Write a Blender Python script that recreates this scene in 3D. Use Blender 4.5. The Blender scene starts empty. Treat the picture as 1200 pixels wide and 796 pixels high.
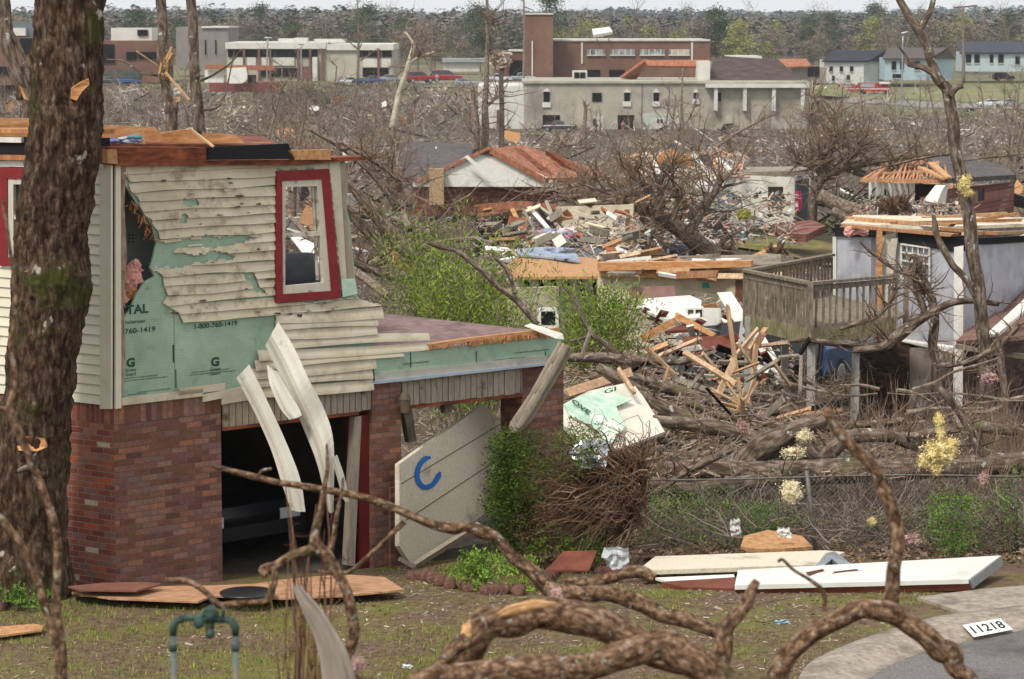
import bpy, math, random
import numpy as np
from mathutils import Vector, Matrix, noise
from mathutils.geometry import tessellate_polygon
random.seed(11); RS=np.random.RandomState(5)
SC=bpy.context.scene; COL=SC.collection; PI=math.pi
# ---------------- camera, sky, sun, exposure ----------------
F=3333.0; CH=6.3; PITCH=math.atan(378/F)
cd=bpy.data.cameras.new('camera'); cam=bpy.data.objects.new('camera',cd); COL.objects.link(cam)
cam.location=(0,0,CH); cam.rotation_euler=(PI/2-PITCH,0,0)
cd.sensor_width=36; cd.lens=100; cd.clip_start=.5; cd.clip_end=20000
cd.dof.use_dof=True; cd.dof.focus_distance=36; cd.dof.aperture_fstop=9
SC.camera=cam
SUN_EL,SUN_AZ=math.radians(50),math.radians(214)   # azimuth from +Y clockwise
W=bpy.data.worlds.new('World'); SC.world=W; W.use_nodes=True
nt=W.node_tree; bg=nt.nodes['Background']
sk=nt.nodes.new('ShaderNodeTexSky'); sk.sky_type='NISHITA'; sk.sun_disc=False
sk.sun_elevation=SUN_EL; sk.sun_rotation=SUN_AZ; sk.dust_density=3; sk.air_density=1; sk.ozone_density=1.5
mx=nt.nodes.new('ShaderNodeMix'); mx.data_type='RGBA'; mx.inputs[0].default_value=.72
mx.inputs[7].default_value=(10.6,10.7,10.9,1)       # even cloud cover over the clear sky
nt.links.new(sk.outputs[0],mx.inputs[6]); nt.links.new(mx.outputs[2],bg.inputs[0]); bg.inputs[1].default_value=.1
sd=bpy.data.lights.new('sun','SUN'); sd.energy=2.4; sd.angle=math.radians(11); sd.color=(1,.95,.87)
so=bpy.data.objects.new('sun',sd); COL.objects.link(so); so.location=(0,0,60)
sdir=Vector((math.sin(SUN_AZ)*math.cos(SUN_EL),math.cos(SUN_AZ)*math.cos(SUN_EL),math.sin(SUN_EL)))
so.rotation_euler=sdir.to_track_quat('Z','Y').to_euler()
SC.view_settings.view_transform='Standard'; SC.view_settings.look='None'
SC.view_settings.exposure=.28; SC.view_settings.gamma=1
SC.render.engine='CYCLES'; SC.cycles.max_bounces=5; SC.cycles.transparent_max_bounces=6; SC.cycles.volume_bounces=0
# ---------------- geometry helpers ----------------
def ray(u,v):
    a,b=(u-600)/F,(398-v)/F; c,s=math.cos(PITCH),math.sin(PITCH)
    return Vector((a,c+b*s,-s+b*c))
def P(u,v,d): r=ray(u,v); return Vector((0,0,CH))+r*(d/r.y)
def PZ(u,v,z): r=ray(u,v); return Vector((0,0,CH))+r*((z-CH)/r.z)
def rnd(a,b): return random.uniform(a,b)
class Pl:
    def __init__(s,p0,e): s.p0=Vector(p0); s.e=Vector(e).normalized(); s.n=Vector((s.e.y,-s.e.x,0))
    def pt(s,u,v,off=0):
        r=ray(u,v); o=Vector((0,0,CH)); return o+r*((s.p0+s.n*off-o).dot(s.n)/r.dot(s.n))
    def sz(s,S,z,off=0): q=s.p0+s.e*S+s.n*off; return Vector((q.x,q.y,z))
    def to(s,u,v):
        q=s.pt(u,v); return (q-s.p0).dot(s.e),q.z
TD=[0,3,10,20,26,31,34,36,42,50,60,75,90,115,150,200,280,380,457]
TZ=[4.55,4.5,3.1,.75,0,-.06,-.36,-.5,-.85,-1.3,-1.6,-2.1,-2.5,-3,-4,-5.5,-8,-10.5,-11.6]
LD=TD+[492,560,700,900,1300,2000,3000,5000]; LZ=TZ+[-5.3,-5.3,-7,-7,-8,-9,-7,-6]
RDD=TD+[500,560,600,680,900,1300,2000,3000,5000]; RZ=TZ+[-10.2,-9.7,-8,-6.6,-7,-8,-9,-4,-3]
def G(x,y):
    q=x/max(y,1); w=min(max((q-.092)/.02,0),1)
    z=float(np.interp(y,LD,LZ))*(1-w)+float(np.interp(y,RDD,RZ))*w
    a=min(max((y-37)/15,0),1)*.28
    if y>600: a*=5
    sc=.18 if y<600 else .006
    if y<1500 or True: z+=noise.noise((x*sc,y*sc,0))*a
    return z
def on(u,v,dmin=18):
    d=dmin; pz=None
    while d<4000:
        p=P(u,v,d)
        if p.z<=G(p.x,p.y): break
        d*=1.01
    return Vector((p.x,p.y,G(p.x,p.y)))
def at(u,d):
    x=(u-600)/F*d; return Vector((x,d,G(x,d)))
def rotm(z=0,x=0,y=0): return Matrix.Rotation(z,3,'Z')@Matrix.Rotation(x,3,'X')@Matrix.Rotation(y,3,'Y')
class MB:
    def __init__(s): s.v=[];s.f=[];s.c=[];s.m=[];s.bk={}
    def add(s,vs,fs,col=(1,1,1),m=0):
        b=len(s.v); s.v+=[tuple(q) for q in vs]
        for f in fs: s.f.append([b+i for i in f]); s.c.append(col); s.m.append(m)
        return s
    def box(s,c,sz,R=None,col=(1,1,1),m=0):
        x,y,z=[q/2 for q in sz]; c=Vector(c); R=R or Matrix.Identity(3)
        vs=[c+R@Vector(q) for q in ((-x,-y,-z),(x,-y,-z),(x,y,-z),(-x,y,-z),(-x,-y,z),(x,-y,z),(x,y,z),(-x,y,z))]
        return s.add(vs,((0,3,2,1),(4,5,6,7),(0,1,5,4),(1,2,6,5),(2,3,7,6),(3,0,4,7)),col,m)
    def beam(s,a,b,w,h,roll=0,col=(1,1,1),m=0):
        a=Vector(a);b=Vector(b);d=b-a; L=d.length
        if L<1e-5: return s
        R=d.to_track_quat('X','Z').to_matrix()@Matrix.Rotation(roll,3,'X')
        return s.box((a+b)/2,(L,w,h),R,col,m)
    def splint(s,a,b,w,h,roll=0,col=(1,1,1),m=0):   # a plank with torn, pointed ends
        a=Vector(a);b=Vector(b);d=b-a;L=d.length
        if L<1e-4:return s
        R=d.to_track_quat('X','Z').to_matrix()@Matrix.Rotation(roll,3,'X'); c=(a+b)/2; vs=[];n=len(s.v)
        e=[[rnd(0,.12)*L for _ in range(4)] for _ in range(2)]
        k=0
        for sx,ee in ((-1,e[0]),(1,e[1])):
            for (y,z),q in zip(((-w/2,-h/2),(w/2,-h/2),(w/2,h/2),(-w/2,h/2)),ee):
                vs.append(c+R@Vector((sx*(L/2-q*.5),y,z)))
        return s.add(vs,((0,3,2,1),(4,5,6,7),(0,1,5,4),(1,2,6,5),(2,3,7,6),(3,0,4,7)),col,m)
    def tube(s,pts,rad,n=8,col=(1,1,1),m=0,lump=0,cap=True,lf=3.):
        pts=[Vector(p) for p in pts]; k=len(pts)
        t=(pts[1]-pts[0]).normalized(); a=t.orthogonal().normalized(); base=len(s.v); AL=0.; RL=0.; ph=(base*.37)%50
        for i,p in enumerate(pts):
            t=(pts[min(i+1,k-1)]-pts[max(i-1,0)]).normalized()
            a=(a-t*a.dot(t)); a=a.normalized() if a.length>1e-6 else t.orthogonal().normalized(); b=t.cross(a)
            if i: dl=(p-pts[i-1]).length; AL+=dl; RL+=dl/max(rad[i],.002)
            for j in range(n):
                an=2*PI*j/n; o=a*math.cos(an)+b*math.sin(an); r=rad[i]; s.bk[len(s.v)]=(math.cos(an)*r+ph,math.sin(an)*r,AL*.3)
                if lump: r*=1+lump*1.3*noise.noise(Vector((math.cos(an)*1.6,math.sin(an)*1.6,RL*.07+ph)))+lump*.4*noise.noise(Vector((math.cos(an)*6,math.sin(an)*6,RL*.4+ph)))
                s.v.append(tuple(p+o*r))
        for i in range(k-1):
            for j in range(n):
                q=base+i*n; s.f.append([q+j,q+(j+1)%n,q+n+(j+1)%n,q+n+j]); s.c.append(col); s.m.append(m)
        if cap and n>2:
            s.f.append([base+j for j in range(n)][::-1]); s.c.append(col); s.m.append(m)
            s.f.append([base+(k-1)*n+j for j in range(n)]); s.c.append(col); s.m.append(m)
        return s
    def poly(s,pts,th,holes=(),nrm=None,col=(1,1,1),m=0):   # flat polygon (3-D points) extruded away from the viewer by th
        pts=[Vector(p) for p in pts]; hs=[[Vector(p) for p in h] for h in holes]
        if nrm is None:
            N=Vector((0,0,0))
            for i in range(len(pts)):
                a,b=pts[i],pts[(i+1)%len(pts)]; N+=Vector(((a.y-b.y)*(a.z+b.z),(a.z-b.z)*(a.x+b.x),(a.x-b.x)*(a.y+b.y)))
            N.normalize()
        else: N=Vector(nrm).normalized()
        if N.dot(pts[0]-Vector((0,0,CH)))>0: N=-N
        loops=[pts]+hs; fl=[p for l in loops for p in l]; tr=tessellate_polygon(loops); k=len(fl)
        vs=fl+[p-N*th for p in fl]; fs=[]
        for t in tr:
            a,b,c=[fl[i] for i in t]
            if (b-a).cross(c-a).dot(N)<0: t=t[::-1]
            fs.append(tuple(t)); fs.append(tuple(i+k for i in t[::-1]))
        o=0
        for l in loops:
            for i in range(len(l)): j=(i+1)%len(l); fs.append((o+i,o+j,o+j+k,o+i+k))
            o+=len(l)
        return s.add(vs,fs,col,m)
    def ico(s,c,r,sub=2,lump=.2,lf=2.,sc=(1,1,1),col=(1,1,1),m=0,R=None):
        V,Fc=ICO[sub]; c=Vector(c); vs=[]; o=Vector((rnd(0,99),rnd(0,99),rnd(0,99)))
        for q in V:
            k=r*(1+lump*noise.noise(q*lf+o)+lump*.4*noise.noise(q*lf*3+o)); w=Vector((q.x*sc[0],q.y*sc[1],q.z*sc[2]))*k
            vs.append(c+(R@w if R else w))
        return s.add(vs,Fc,col,m)
    def lathe(s,c,prof,n=20,R=None,col=(1,1,1),m=0):
        c=Vector(c);R=R or Matrix.Identity(3);vs=[];fs=[];k=len(prof)
        for r,z in prof:
            for j in range(n): vs.append(c+R@Vector((r*math.cos(2*PI*j/n),r*math.sin(2*PI*j/n),z)))
        for i in range(k-1):
            for j in range(n): fs.append((i*n+j,i*n+(j+1)%n,(i+1)*n+(j+1)%n,(i+1)*n+j))
        fs.append(tuple(range(n))[::-1]); fs.append(tuple((k-1)*n+j for j in range(n)))
        return s.add(vs,fs,col,m)
    def build(s,name,mat,parent=None,smooth=False,org=None):
        me=bpy.data.meshes.new(name); V=np.array(s.v,dtype=float)
        if parent is None:
            o=Vector(org) if org is not None else Vector(((V[:,0].min()+V[:,0].max())/2,(V[:,1].min()+V[:,1].max())/2,V[:,2].min()))
        else: o=wloc(parent)
        V=V-np.array(o)
        me.from_pydata(V.tolist(),[],s.f)
        mats=mat if isinstance(mat,(list,tuple)) else [mat]
        for q in mats: me.materials.append(q)
        if len(mats)>1: me.polygons.foreach_set('material_index',s.m)
        if any(c!=(1,1,1) for c in s.c):
            at_=me.color_attributes.new('col','FLOAT_COLOR','CORNER')
            ar=np.ones((sum(len(f) for f in s.f),4)); ar[:,:3]=np.repeat(np.array(s.c),[len(f) for f in s.f],axis=0)
            at_.data.foreach_set('color',ar.ravel())
        if s.bk:
            ab=me.attributes.new('bk','FLOAT_VECTOR','POINT'); ar=np.array(s.v,dtype=float)*0
            ar[list(s.bk.keys())]=list(s.bk.values()); ab.data.foreach_set('vector',ar.ravel())
        if smooth: me.polygons.foreach_set('use_smooth',[True]*len(me.polygons))
        me.update()
        ob=bpy.data.objects.new(name,me); COL.objects.link(ob)
        if parent is None: ob.location=o; ob['_w']=tuple(o)
        else: ob.parent=parent; ob['_w']=tuple(o)
        return ob
def wloc(o): return Vector(o['_w'])
def mkico():
    import bmesh
    out={}
    for k in (1,2,3,4):
        b=bmesh.new(); bmesh.ops.create_icosphere(b,subdivisions=k,radius=1); b.verts.ensure_lookup_table()
        out[k]=([v.co.copy() for v in b.verts],[tuple(v.index for v in f.verts) for f in b.faces]); b.free()
    return out
ICO=mkico()
ALLT=[]
def tag(o,label,cat,group=None,kind=None):
    if label: o['label']=label
    if cat: o['category']=cat
    if group: o['group']=group
    if kind: o['kind']=kind
    return o
def thing(name,label,cat,loc,group=None):
    o=bpy.data.objects.new(name,None); COL.objects.link(o); o.location=loc; o['_w']=tuple(loc); o.empty_display_size=.3
    return tag(o,label,cat,group)
def struct(ob): ob['kind']='structure'; return ob
def dup(r,loc,rz=0,label=None,group=None,scale=1,rx=0,ry=0):
    n=r.copy(); COL.objects.link(n); n.location=loc; n.rotation_euler=(rx,ry,rz); n.scale=(scale,)*3 if not isinstance(scale,tuple) else scale
    if label:n['label']=label
    if group:n['group']=group
    for ch in list(r.children):
        c=ch.copy(); COL.objects.link(c); c.parent=n
        for g in list(ch.children):
            d=g.copy(); COL.objects.link(d); d.parent=c
    return n
def lab(o,l): o['label']=l; return o
def crom(pts,k=6):      # smooth a polyline of tuples
    A=[np.array(p,float) for p in pts]; A=[2*A[0]-A[1]]+A+[2*A[-1]-A[-2]]; out=[]
    for i in range(1,len(A)-2):
        for j in range(k):
            t=j/k; a,b,c,d=A[i-1:i+3]
            out.append(.5*((2*b)+(-a+c)*t+(2*a-5*b+4*c-d)*t*t+(-a+3*b-3*c+d)*t**3))
    out.append(A[-2]); return out
def limb(mb,spec,n=8,k=6,wob=0.0,lump=.12,lf=4.,col=(1,1,1),m=0):   # spec: (u,v,d,radius_px)
    q=crom(spec,k); pts=[];rad=[]
    for i,(u,v,d,r) in enumerate(q):
        p=P(u,v,d)
        if wob: p=p+noise.noise_vector(Vector((i/k*.8,u*.002,d)))*wob*(r/F*d)
        pts.append(p); rad.append(max(r,.15)/F*d)
    mb.tube(pts,rad,n,col,m,lump,lf=lf); return pts,rad
def twigs(mb,pts,rad,count,L,r,depth=2,up=.2,n=4,col=(1,1,1),t0=.2,droop=0):
    for _ in range(count):
        i=random.randrange(int(len(pts)*t0),len(pts)); p=pts[i]
        d=Vector((rnd(-1,1),rnd(-1,1),rnd(-.6,1)+up)).normalized(); l=L*rnd(.4,1); rr=min(rad[i]*.6,r)
        P1=[p]; R1=[rr]; q=p
        for k in range(5):
            d=(d+Vector((rnd(-.35,.35),rnd(-.35,.35),rnd(-.3,.35)-droop))).normalized(); q=q+d*l/5; P1.append(q); R1.append(rr*(1-(k+1)/5.6))
        mb.tube(P1,R1,n,col,cap=False)
        if depth>1: twigs(mb,P1,R1,3,L*.5,rr*.6,depth-1,up,3,col,t0,droop)
# ---------------- materials ----------------
MATS={}
def rgb(h): return tuple(((int(h[i:i+2],16)/255)**2.2) for i in (0,2,4))
class NT:
    def __init__(s,name):
        s.m=bpy.data.materials.new(name); s.m.use_nodes=True; s.t=s.m.node_tree; s.b=s.t.nodes['Principled BSDF']
    def n(s,ty,**k):
        x=s.t.nodes.new('ShaderNode'+ty)
        for a,b in k.items(): setattr(x,a,b)
        return x
    def l(s,a,b): s.t.links.new(a,b)
    def coord(s,sc=(1,1,1),obj=True):
        c=s.n('TexCoord'); mp=s.n('Mapping'); mp.inputs['Scale'].default_value=sc if isinstance(sc,tuple) else (sc,)*3
        if obj: s.l(c.outputs['Object'],mp.inputs[0])
        else:
            g=s.n('NewGeometry'); s.l(g.outputs['Position'],mp.inputs[0])
        return mp.outputs[0]
    def noise(s,vec,scale=5,detail=6,rough=.6,dist=0):
        x=s.n('TexNoise'); x.inputs['Scale'].default_value=scale;x.inputs['Detail'].default_value=detail;x.inputs['Roughness'].default_value=rough;x.inputs['Distortion'].default_value=dist
        s.l(vec,x.inputs['Vector']); return x.outputs['Fac']
    def ramp(s,fac,st,interp='LINEAR'):
        x=s.n('ValToRGB'); e=x.color_ramp.elements; x.color_ramp.interpolation=interp
        while len(e)<len(st): e.new(.5)
        for q,(p,c) in zip(e,st): q.position=p; q.color=(*c,1) if len(c)==3 else c
        s.l(fac,x.inputs[0]); return x.outputs[0]
    def mix(s,f,a,b,mode='MIX'):
        x=s.n('Mix',data_type='RGBA',blend_type=mode); 
        for i,q in ((0,f),(6,a),(7,b)):
            if hasattr(q,'links'): s.l(q,x.inputs[i])
            else: x.inputs[i].default_value=q if i==0 else (*q,1)
        return x.outputs[2]
    def math(s,op,a,b=0):
        x=s.n('Math',operation=op)
        for i,q in ((0,a),(1,b)):
            if hasattr(q,'links'): s.l(q,x.inputs[i])
            else: x.inputs[i].default_value=q
        return x.outputs[0]
    def bump(s,h,st=.3,dist=.02):
        x=s.n('Bump'); x.inputs['Strength'].default_value=st; x.inputs['Distance'].default_value=dist; s.l(h,x.inputs['Height']); s.l(x.outputs[0],s.b.inputs['Normal'])
    def fin(s,col,rough=.8,metal=0,spec=.3):
        if hasattr(col,'links'): s.l(col,s.b.inputs['Base Color'])
        else: s.b.inputs['Base Color'].default_value=(*col,1)
        if hasattr(rough,'links'): s.l(rough,s.b.inputs['Roughness'])
        else: s.b.inputs['Roughness'].default_value=rough
        s.b.inputs['Metallic'].default_value=metal; s.b.inputs['Specular IOR Level'].default_value=spec
        return s.m
def nm(name,c,scale=4,rough=.85,bump=.2,sc=(1,1,1),attr=False,detail=6,dirt=None,metal=0,spec=.25,lo=.3,hi=.7,bd=.01,dsc=1.3,dth=(.5,.68),world=False):
    if name in MATS: return MATS[name]
    t=NT(name); v=t.coord(sc,not world); f=t.noise(v,scale,detail)
    c=[rgb(x) if isinstance(x,str) else x for x in c]
    st=[(lo+(hi-lo)*i/max(len(c)-1,1),x) for i,x in enumerate(c)]
    k=t.ramp(f,st)
    if attr:
        a=t.n('Attribute'); a.attribute_name='col'; k=t.mix(1.,k,a.outputs['Color'],'MULTIPLY')
    if dirt:
        g=t.noise(t.coord(1.,not world),dsc,5,.65); k=t.mix(t.ramp(g,[(dth[0],(0,0,0)),(dth[1],(1,1,1))]),k,rgb(dirt))
    if bump: t.bump(f,bump,bd)
    MATS[name]=t.fin(k,rough,metal,spec); return MATS[name]
def flat(name,c,rough=.6,metal=0,spec=.4): return nm(name,[c,c],1,rough,0,metal=metal,spec=spec)
def brickmat(name,e,cols,mort,bw=.21,rh=.068,ms=.012):
    t=NT(name); g=t.n('NewGeometry'); dt=t.n('VectorMath',operation='DOT_PRODUCT'); t.l(g.outputs['Position'],dt.inputs[0])
    n=(e[1],-e[0]); dt.inputs[1].default_value=(e[0]+n[0],e[1]+n[1],0)
    sp=t.n('SeparateXYZ'); t.l(g.outputs['Position'],sp.inputs[0]); cb=t.n('CombineXYZ'); t.l(dt.outputs['Value'],cb.inputs[0]); t.l(sp.outputs[2],cb.inputs[1])
    wob=t.noise(cb.outputs[0],9,3); wv=t.n('VectorMath',operation='MULTIPLY_ADD')
    cv=t.n('CombineXYZ'); t.l(wob,cv.inputs[0]); t.l(wob,cv.inputs[1]); wv.inputs[1].default_value=(.012,.008,0); t.l(cv.outputs[0],wv.inputs[0]); t.l(cb.outputs[0],wv.inputs[2])
    b=t.n('TexBrick'); b.inputs['Color1'].default_value=(0,0,0,1); b.inputs['Color2'].default_value=(1,1,1,1); b.inputs['Mortar'].default_value=(0,0,0,1)
    b.inputs['Scale'].default_value=1; b.inputs['Brick Width'].default_value=bw; b.inputs['Row Height'].default_value=rh; b.inputs['Mortar Size'].default_value=ms/2; b.inputs['Mortar Smooth'].default_value=.35; b.inputs['Bias'].default_value=0
    t.l(wv.outputs[0],b.inputs['Vector'])
    st=[(i/(len(cols)),rgb(c)) for i,c in enumerate(cols)]
    k=t.ramp(b.outputs['Color'],st,'CONSTANT'); f=t.noise(t.coord(1),26,6,.7)
    k=t.mix(1.,k,t.ramp(f,[(.25,(.55,.55,.55)),(.75,(1.25,1.22,1.2))]),'MULTIPLY')
    st_=t.noise(t.coord((1,1,.35)),1.7,5,.6); k=t.mix(t.ramp(st_,[(.5,(0,0,0)),(.72,(.55,.55,.55))]),k,rgb('4a3531'))
    mo=t.mix(f,rgb(mort),tuple(.6*q for q in rgb(mort)))
    k=t.mix(b.outputs['Fac'],k,mo)
    h=t.math('SUBTRACT',t.math('MULTIPLY',f,.35),b.outputs['Fac']); t.bump(h,.7,.012)
    return t.fin(k,.9,0,.2)
def barkmat(name,c,moss='4a5226',mossy=.62,sc=(1,1,.28),scale=16,bd=.03,lich=None,tube=True):
    t=NT(name)
    if tube: va=t.n('Attribute'); va.attribute_name='bk'; mp=t.n('Mapping'); mp.inputs['Scale'].default_value=(1,1,2.3 if scale>50 else 1); t.l(va.outputs['Vector'],mp.inputs[0]); v=mp.outputs[0]
    else: v=t.coord(sc)
    f=t.noise(v,scale,8,.7,.4); vo=t.n('TexVoronoi'); vo.inputs['Scale'].default_value=scale*.8; t.l(v,vo.inputs['Vector'])
    c=[rgb(x) for x in c]; k=t.ramp(f,[(.28+.44*i/(len(c)-1),x) for i,x in enumerate(c)])
    k=t.mix(t.ramp(vo.outputs['Distance'],[(.0,(0,0,0)),(.4,(.0,.0,.0)),(.75,(.6,.6,.6))]),k,tuple(q*.9 for q in c[0]))
    g=t.noise(t.coord(1),1.6,6,.7); k=t.mix(t.ramp(g,[(mossy-.04,(0,0,0)),(mossy+.08,(.8,.8,.8))]),k,rgb(moss))
    if lich:
        g2=t.noise(t.coord(1),lich[1],4,.6); k=t.mix(t.ramp(g2,[(lich[2],(0,0,0)),(lich[2]+.05,(.9,.9,.9))]),k,rgb(lich[0]))
    h=t.math('SUBTRACT',f,t.math('MULTIPLY',vo.outputs['Distance'],.9)); t.bump(h,.6,bd)
    return t.fin(k,.95,0,.15)
BARK=barkmat('bark_trunk',['241c17','43352b','6e6156','8d857a'],'434a25',.60,(1,1,.3),9,.05)
BARKB=barkmat('bark_branch',['352b23','5c4e42','84766a','a59b90'],'565735',.62,(1,1,1),20,.012,('a9ada3',9,.63))
BARKG=nm('bark_grey',['4b4038','75685b','9d9184'],9,.95,.5,bd=.02,detail=6)
BARKFG=barkmat('bark_log',['2b1d16','5d4636','90755e','b7a28b'],'4c4e30',.56,(1,1,1),56,.02,('989b90',34,.62))
TWIG=nm('twig',['4d3f35','7a6a5c','9a8b7d'],3,.95,0,attr=True)
WOOD=nm('raw_lumber',['917b66','b1977c','cdb799'],3,.8,.2,sc=(6,6,1),attr=True,dirt='6b4a34',dth=(.58,.8))
WOODG=nm('weathered_wood',['5e554a','81786b','9a9184'],6,.9,.3,sc=(5,5,1),dirt='4f4b38')
CHIP=nm('debris_colour',['cccccc','ffffff'],3,.85,.1,attr=True,dirt='6a5a4a',dsc=.8,dth=(.6,.85))
OSB=nm('osb_board',['8d6441','ae8259','c59a6e'],18,.8,.3,sc=(1,1,1),dirt='74503a',dth=(.6,.8))
RUST=nm('rusty_wood',['4d2a1f','74412c','94583a'],5,.85,.3,sc=(1,1,4),dirt='2c1d18')
WHITE=nm('white_paint',['cfcdc2','dedcd2'],5,.55,.05,dirt='a39b8b',dth=(.55,.85))
GLASS=NT('glass_dark'); GLASS=GLASS.fin((.02,.025,.03),.08,0,.6)
BLACK=flat('black_rubber','1c1c1d',.7)
DARK=flat('dark_interior','15130f',.95,spec=.05)
FENCEM=nm('fence_metal',['55534f','78756f'],20,.6,.1,metal=.3,dirt='4a3a2e',dsc=6,dth=(.5,.65))
CHROME=nm('galvanised',['8d9194','a9adb0'],8,.4,.05,metal=.7)
LEAF=nm('leaf',['4a5c22','6c8236','8aa04c'],3,.7,0,attr=True)
LEAFD=nm('leaf_dark',['2c3a18','45572a','5e7038'],.6,.8,0,attr=True)
# ---------------- terrain ----------------
def terrain():
    ds=[0.2]; 
    while ds[-1]<4800:
        d=ds[-1]; ds.append(d+(1.2 if d<24 else .35 if d<60 else .8 if d<120 else d*.012))
    M=150; vs=[];fs=[]
    for d in ds:
        hw=max(34,.85*d)
        for j in range(M+1):
            t=(j/M*2-1); x=hw*(abs(t)**1.6)*(1 if t>0 else -1); vs.append((x,d,G(x,d)))
    for i in range(len(ds)-1):
        for j in range(M): q=i*(M+1)+j; fs.append((q,q+1,q+M+2,q+M+1))
    mb=MB(); mb.v=vs; mb.f=[list(f) for f in fs]; mb.c=[(1,1,1)]*len(fs); mb.m=[0]*len(fs)
    t=NT('ground_soil'); v=t.coord(1,False); sp=t.n('SeparateXYZ'); g=t.n('NewGeometry'); t.l(g.outputs['Position'],sp.inputs[0])
    f1=t.noise(v,.9,7,.7); f2=t.noise(v,11,7,.75); f3=t.noise(v,60,4,.8)
    soil=t.ramp(f2,[(.25,rgb('3f3129')),(.5,rgb('6b5849')),(.75,rgb('8b7664'))])
    grass=t.ramp(f3,[(.3,rgb('4e4c2a')),(.6,rgb('7a7a40')),(.8,rgb('949254'))])
    lawn=t.mix(t.ramp(t.math('ADD',t.math('MULTIPLY',f1,.6),t.math('MULTIPLY',f2,.4)),[(.47,(0,0,0)),(.58,(.85,.85,.85))]),soil,grass)
    rub=t.ramp(f2,[(.25,rgb('2b241e')),(.5,rgb('4f443a')),(.78,rgb('7d7163'))])
    fy=t.math('MULTIPLY',sp.outputs[1],1.); 
    def step(a,b): 
        x=t.n('MapRange'); x.inputs[1].default_value=a;x.inputs[2].default_value=b; t.l(fy,x.inputs[0]); return x.outputs[0]
    k=t.mix(step(33,38),lawn,t.mix(.5,soil,rub))
    k=t.mix(step(45,60),k,rub)
    f4=t.noise(v,.05,5,.6); far=t.ramp(f3,[(.3,rgb('5f5c46')),(.7,rgb('7d7960'))])
    gx=t.ramp(t.noise(v,.09,4,.6),[(.52,(0,0,0)),(.6,(.55,.55,.55))]); k=t.mix(gx,k,t.mix(step(60,90),k,far))
    k=t.mix(step(470,500),k,far)
    t.bump(f2,.6,.06); gm=t.fin(k,.95,0,.1)
    return tag(mb.build('ground',gm,None,True,org=(0,0,0)),None,None,None,'structure')
terrain()
# ---------------- curb, street, driveway ----------------
CONC=nm('concrete',['7a6f63','958a7c','a89d8f'],14,.95,.25,dirt='6f665b',dsc=2.,world=True)
ASPH=nm('asphalt',['55524f','6c6965','83807b'],50,.95,.4,dirt='4e4a46',dsc=.8,world=True)
def sheet(name,pts,z,m,th=.05,gz=0):
    mb=MB(); q=[PZ(u,v,z) for u,v in pts]
    if gz: q=[Vector((p.x,p.y,G(p.x,p.y)+.035)) for p in (on(u,v,20) for u,v in pts)]
    mb.poly(q,th,nrm=(0,0,1)); return struct(mb.build(name,m))
sheet('street',[(985,830),(1010,796),(1060,772),(1120,755),(1180,742),(1330,715),(1330,830)],.012,ASPH,.02)
sheet('driveway',[(1075,706),(1150,697),(1320,681),(1320,718),(1180,742),(1150,735)],.01,CONC,.12,1)
def curb():
    out=[(925,830),(945,790),(985,768),(1040,748),(1105,730),(1170,722),(1320,702)]
    inn=[(1000,830),(1020,796),(1065,772),(1125,754),(1185,742),(1230,733),(1340,716)]
    o=[PZ(u,v,0) for u,v in out]; i=[PZ(u,v,0) for u,v in inn]; mb=MB(); prof=[(0,-.05),(0,.085),(.3,.10),(.5,.085),(.8,.03),(1,.018),(1,-.05)]
    k=len(prof); vs=[]
    A=crom([tuple(a)+tuple(b) for a,b in zip(o,i)],5)
    for r in A:
        a=Vector(r[:3]);b=Vector(r[3:])
        for w,z in prof: q=a.lerp(b,w); vs.append((q.x,q.y,z))
    fs=[(j*k+m,j*k+m+1,(j+1)*k+m+1,(j+1)*k+m) for j in range(len(A)-1) for m in range(k-1)]
    mb.add(vs,fs); return struct(mb.build('curb',CONC,None,True))
curb()
def text_mesh(s,size,bold=0,ext=.0):
    c=bpy.data.curves.new('txt','FONT'); c.body=s; c.size=size; c.offset=bold; c.extrude=ext; c.resolution_u=3
    o=bpy.data.objects.new('txt',c); COL.objects.link(o); bpy.context.view_layer.update()
    me=bpy.data.meshes.new_from_object(o.evaluated_get(bpy.context.evaluated_depsgraph_get()))
    V=[v.co.copy() for v in me.vertices]; Fc=[tuple(p.vertices) for p in me.polygons]
    bpy.data.objects.remove(o); bpy.data.meshes.remove(me); bpy.data.curves.remove(c); return V,Fc
def put_text(mb,s,o,ex,ey,h,w=None,bold=0):     # writes s from corner o along ex (reading) and ey (up); h cap height, w total width
    V,Fc=text_mesh(s,1,bold); 
    if not V: return
    x0=min(v.x for v in V);x1=max(v.x for v in V);y0=min(v.y for v in V);y1=max(v.y for v in V)
    sy=h/(y1-y0); sx=(w/(x1-x0)) if w else sy; ex=Vector(ex);ey=Vector(ey)
    mb.add([Vector(o)+ex*((v.x-x0)*sx)+ey*((v.y-y0)*sy) for v in V],Fc)
def number_sign():
    a,b,c,d=[PZ(u,v,z) for u,v,z in ((1141,747,.05),(1187,738,.05),(1172,725,.093),(1128,733,.093))]
    b0=thing('address_plate','white painted house number 11218 on the sloping concrete curb','sign',(a+b+c+d)/4)
    ex=(b-a); ey=(d-a); n=ex.cross(ey).normalized()
    mb=MB(); mb.add([p+n*s for s in (.004,.0) for p in (a,b,c,d)],((0,1,2,3),(7,6,5,4),(0,4,5,1),(1,5,6,2),(2,6,7,3),(3,7,4,0))); mb.build('plate',flat('plate_white','dcdcd8',.7),b0)
    m2=MB(); put_text(m2,'11218',a+n*.007+ex*.1+ey*.2,ex.normalized(),ey.normalized(),ey.length*.6,ex.length*.8,.02); m2.build('digits',BLACK,b0)
number_sign()
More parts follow.
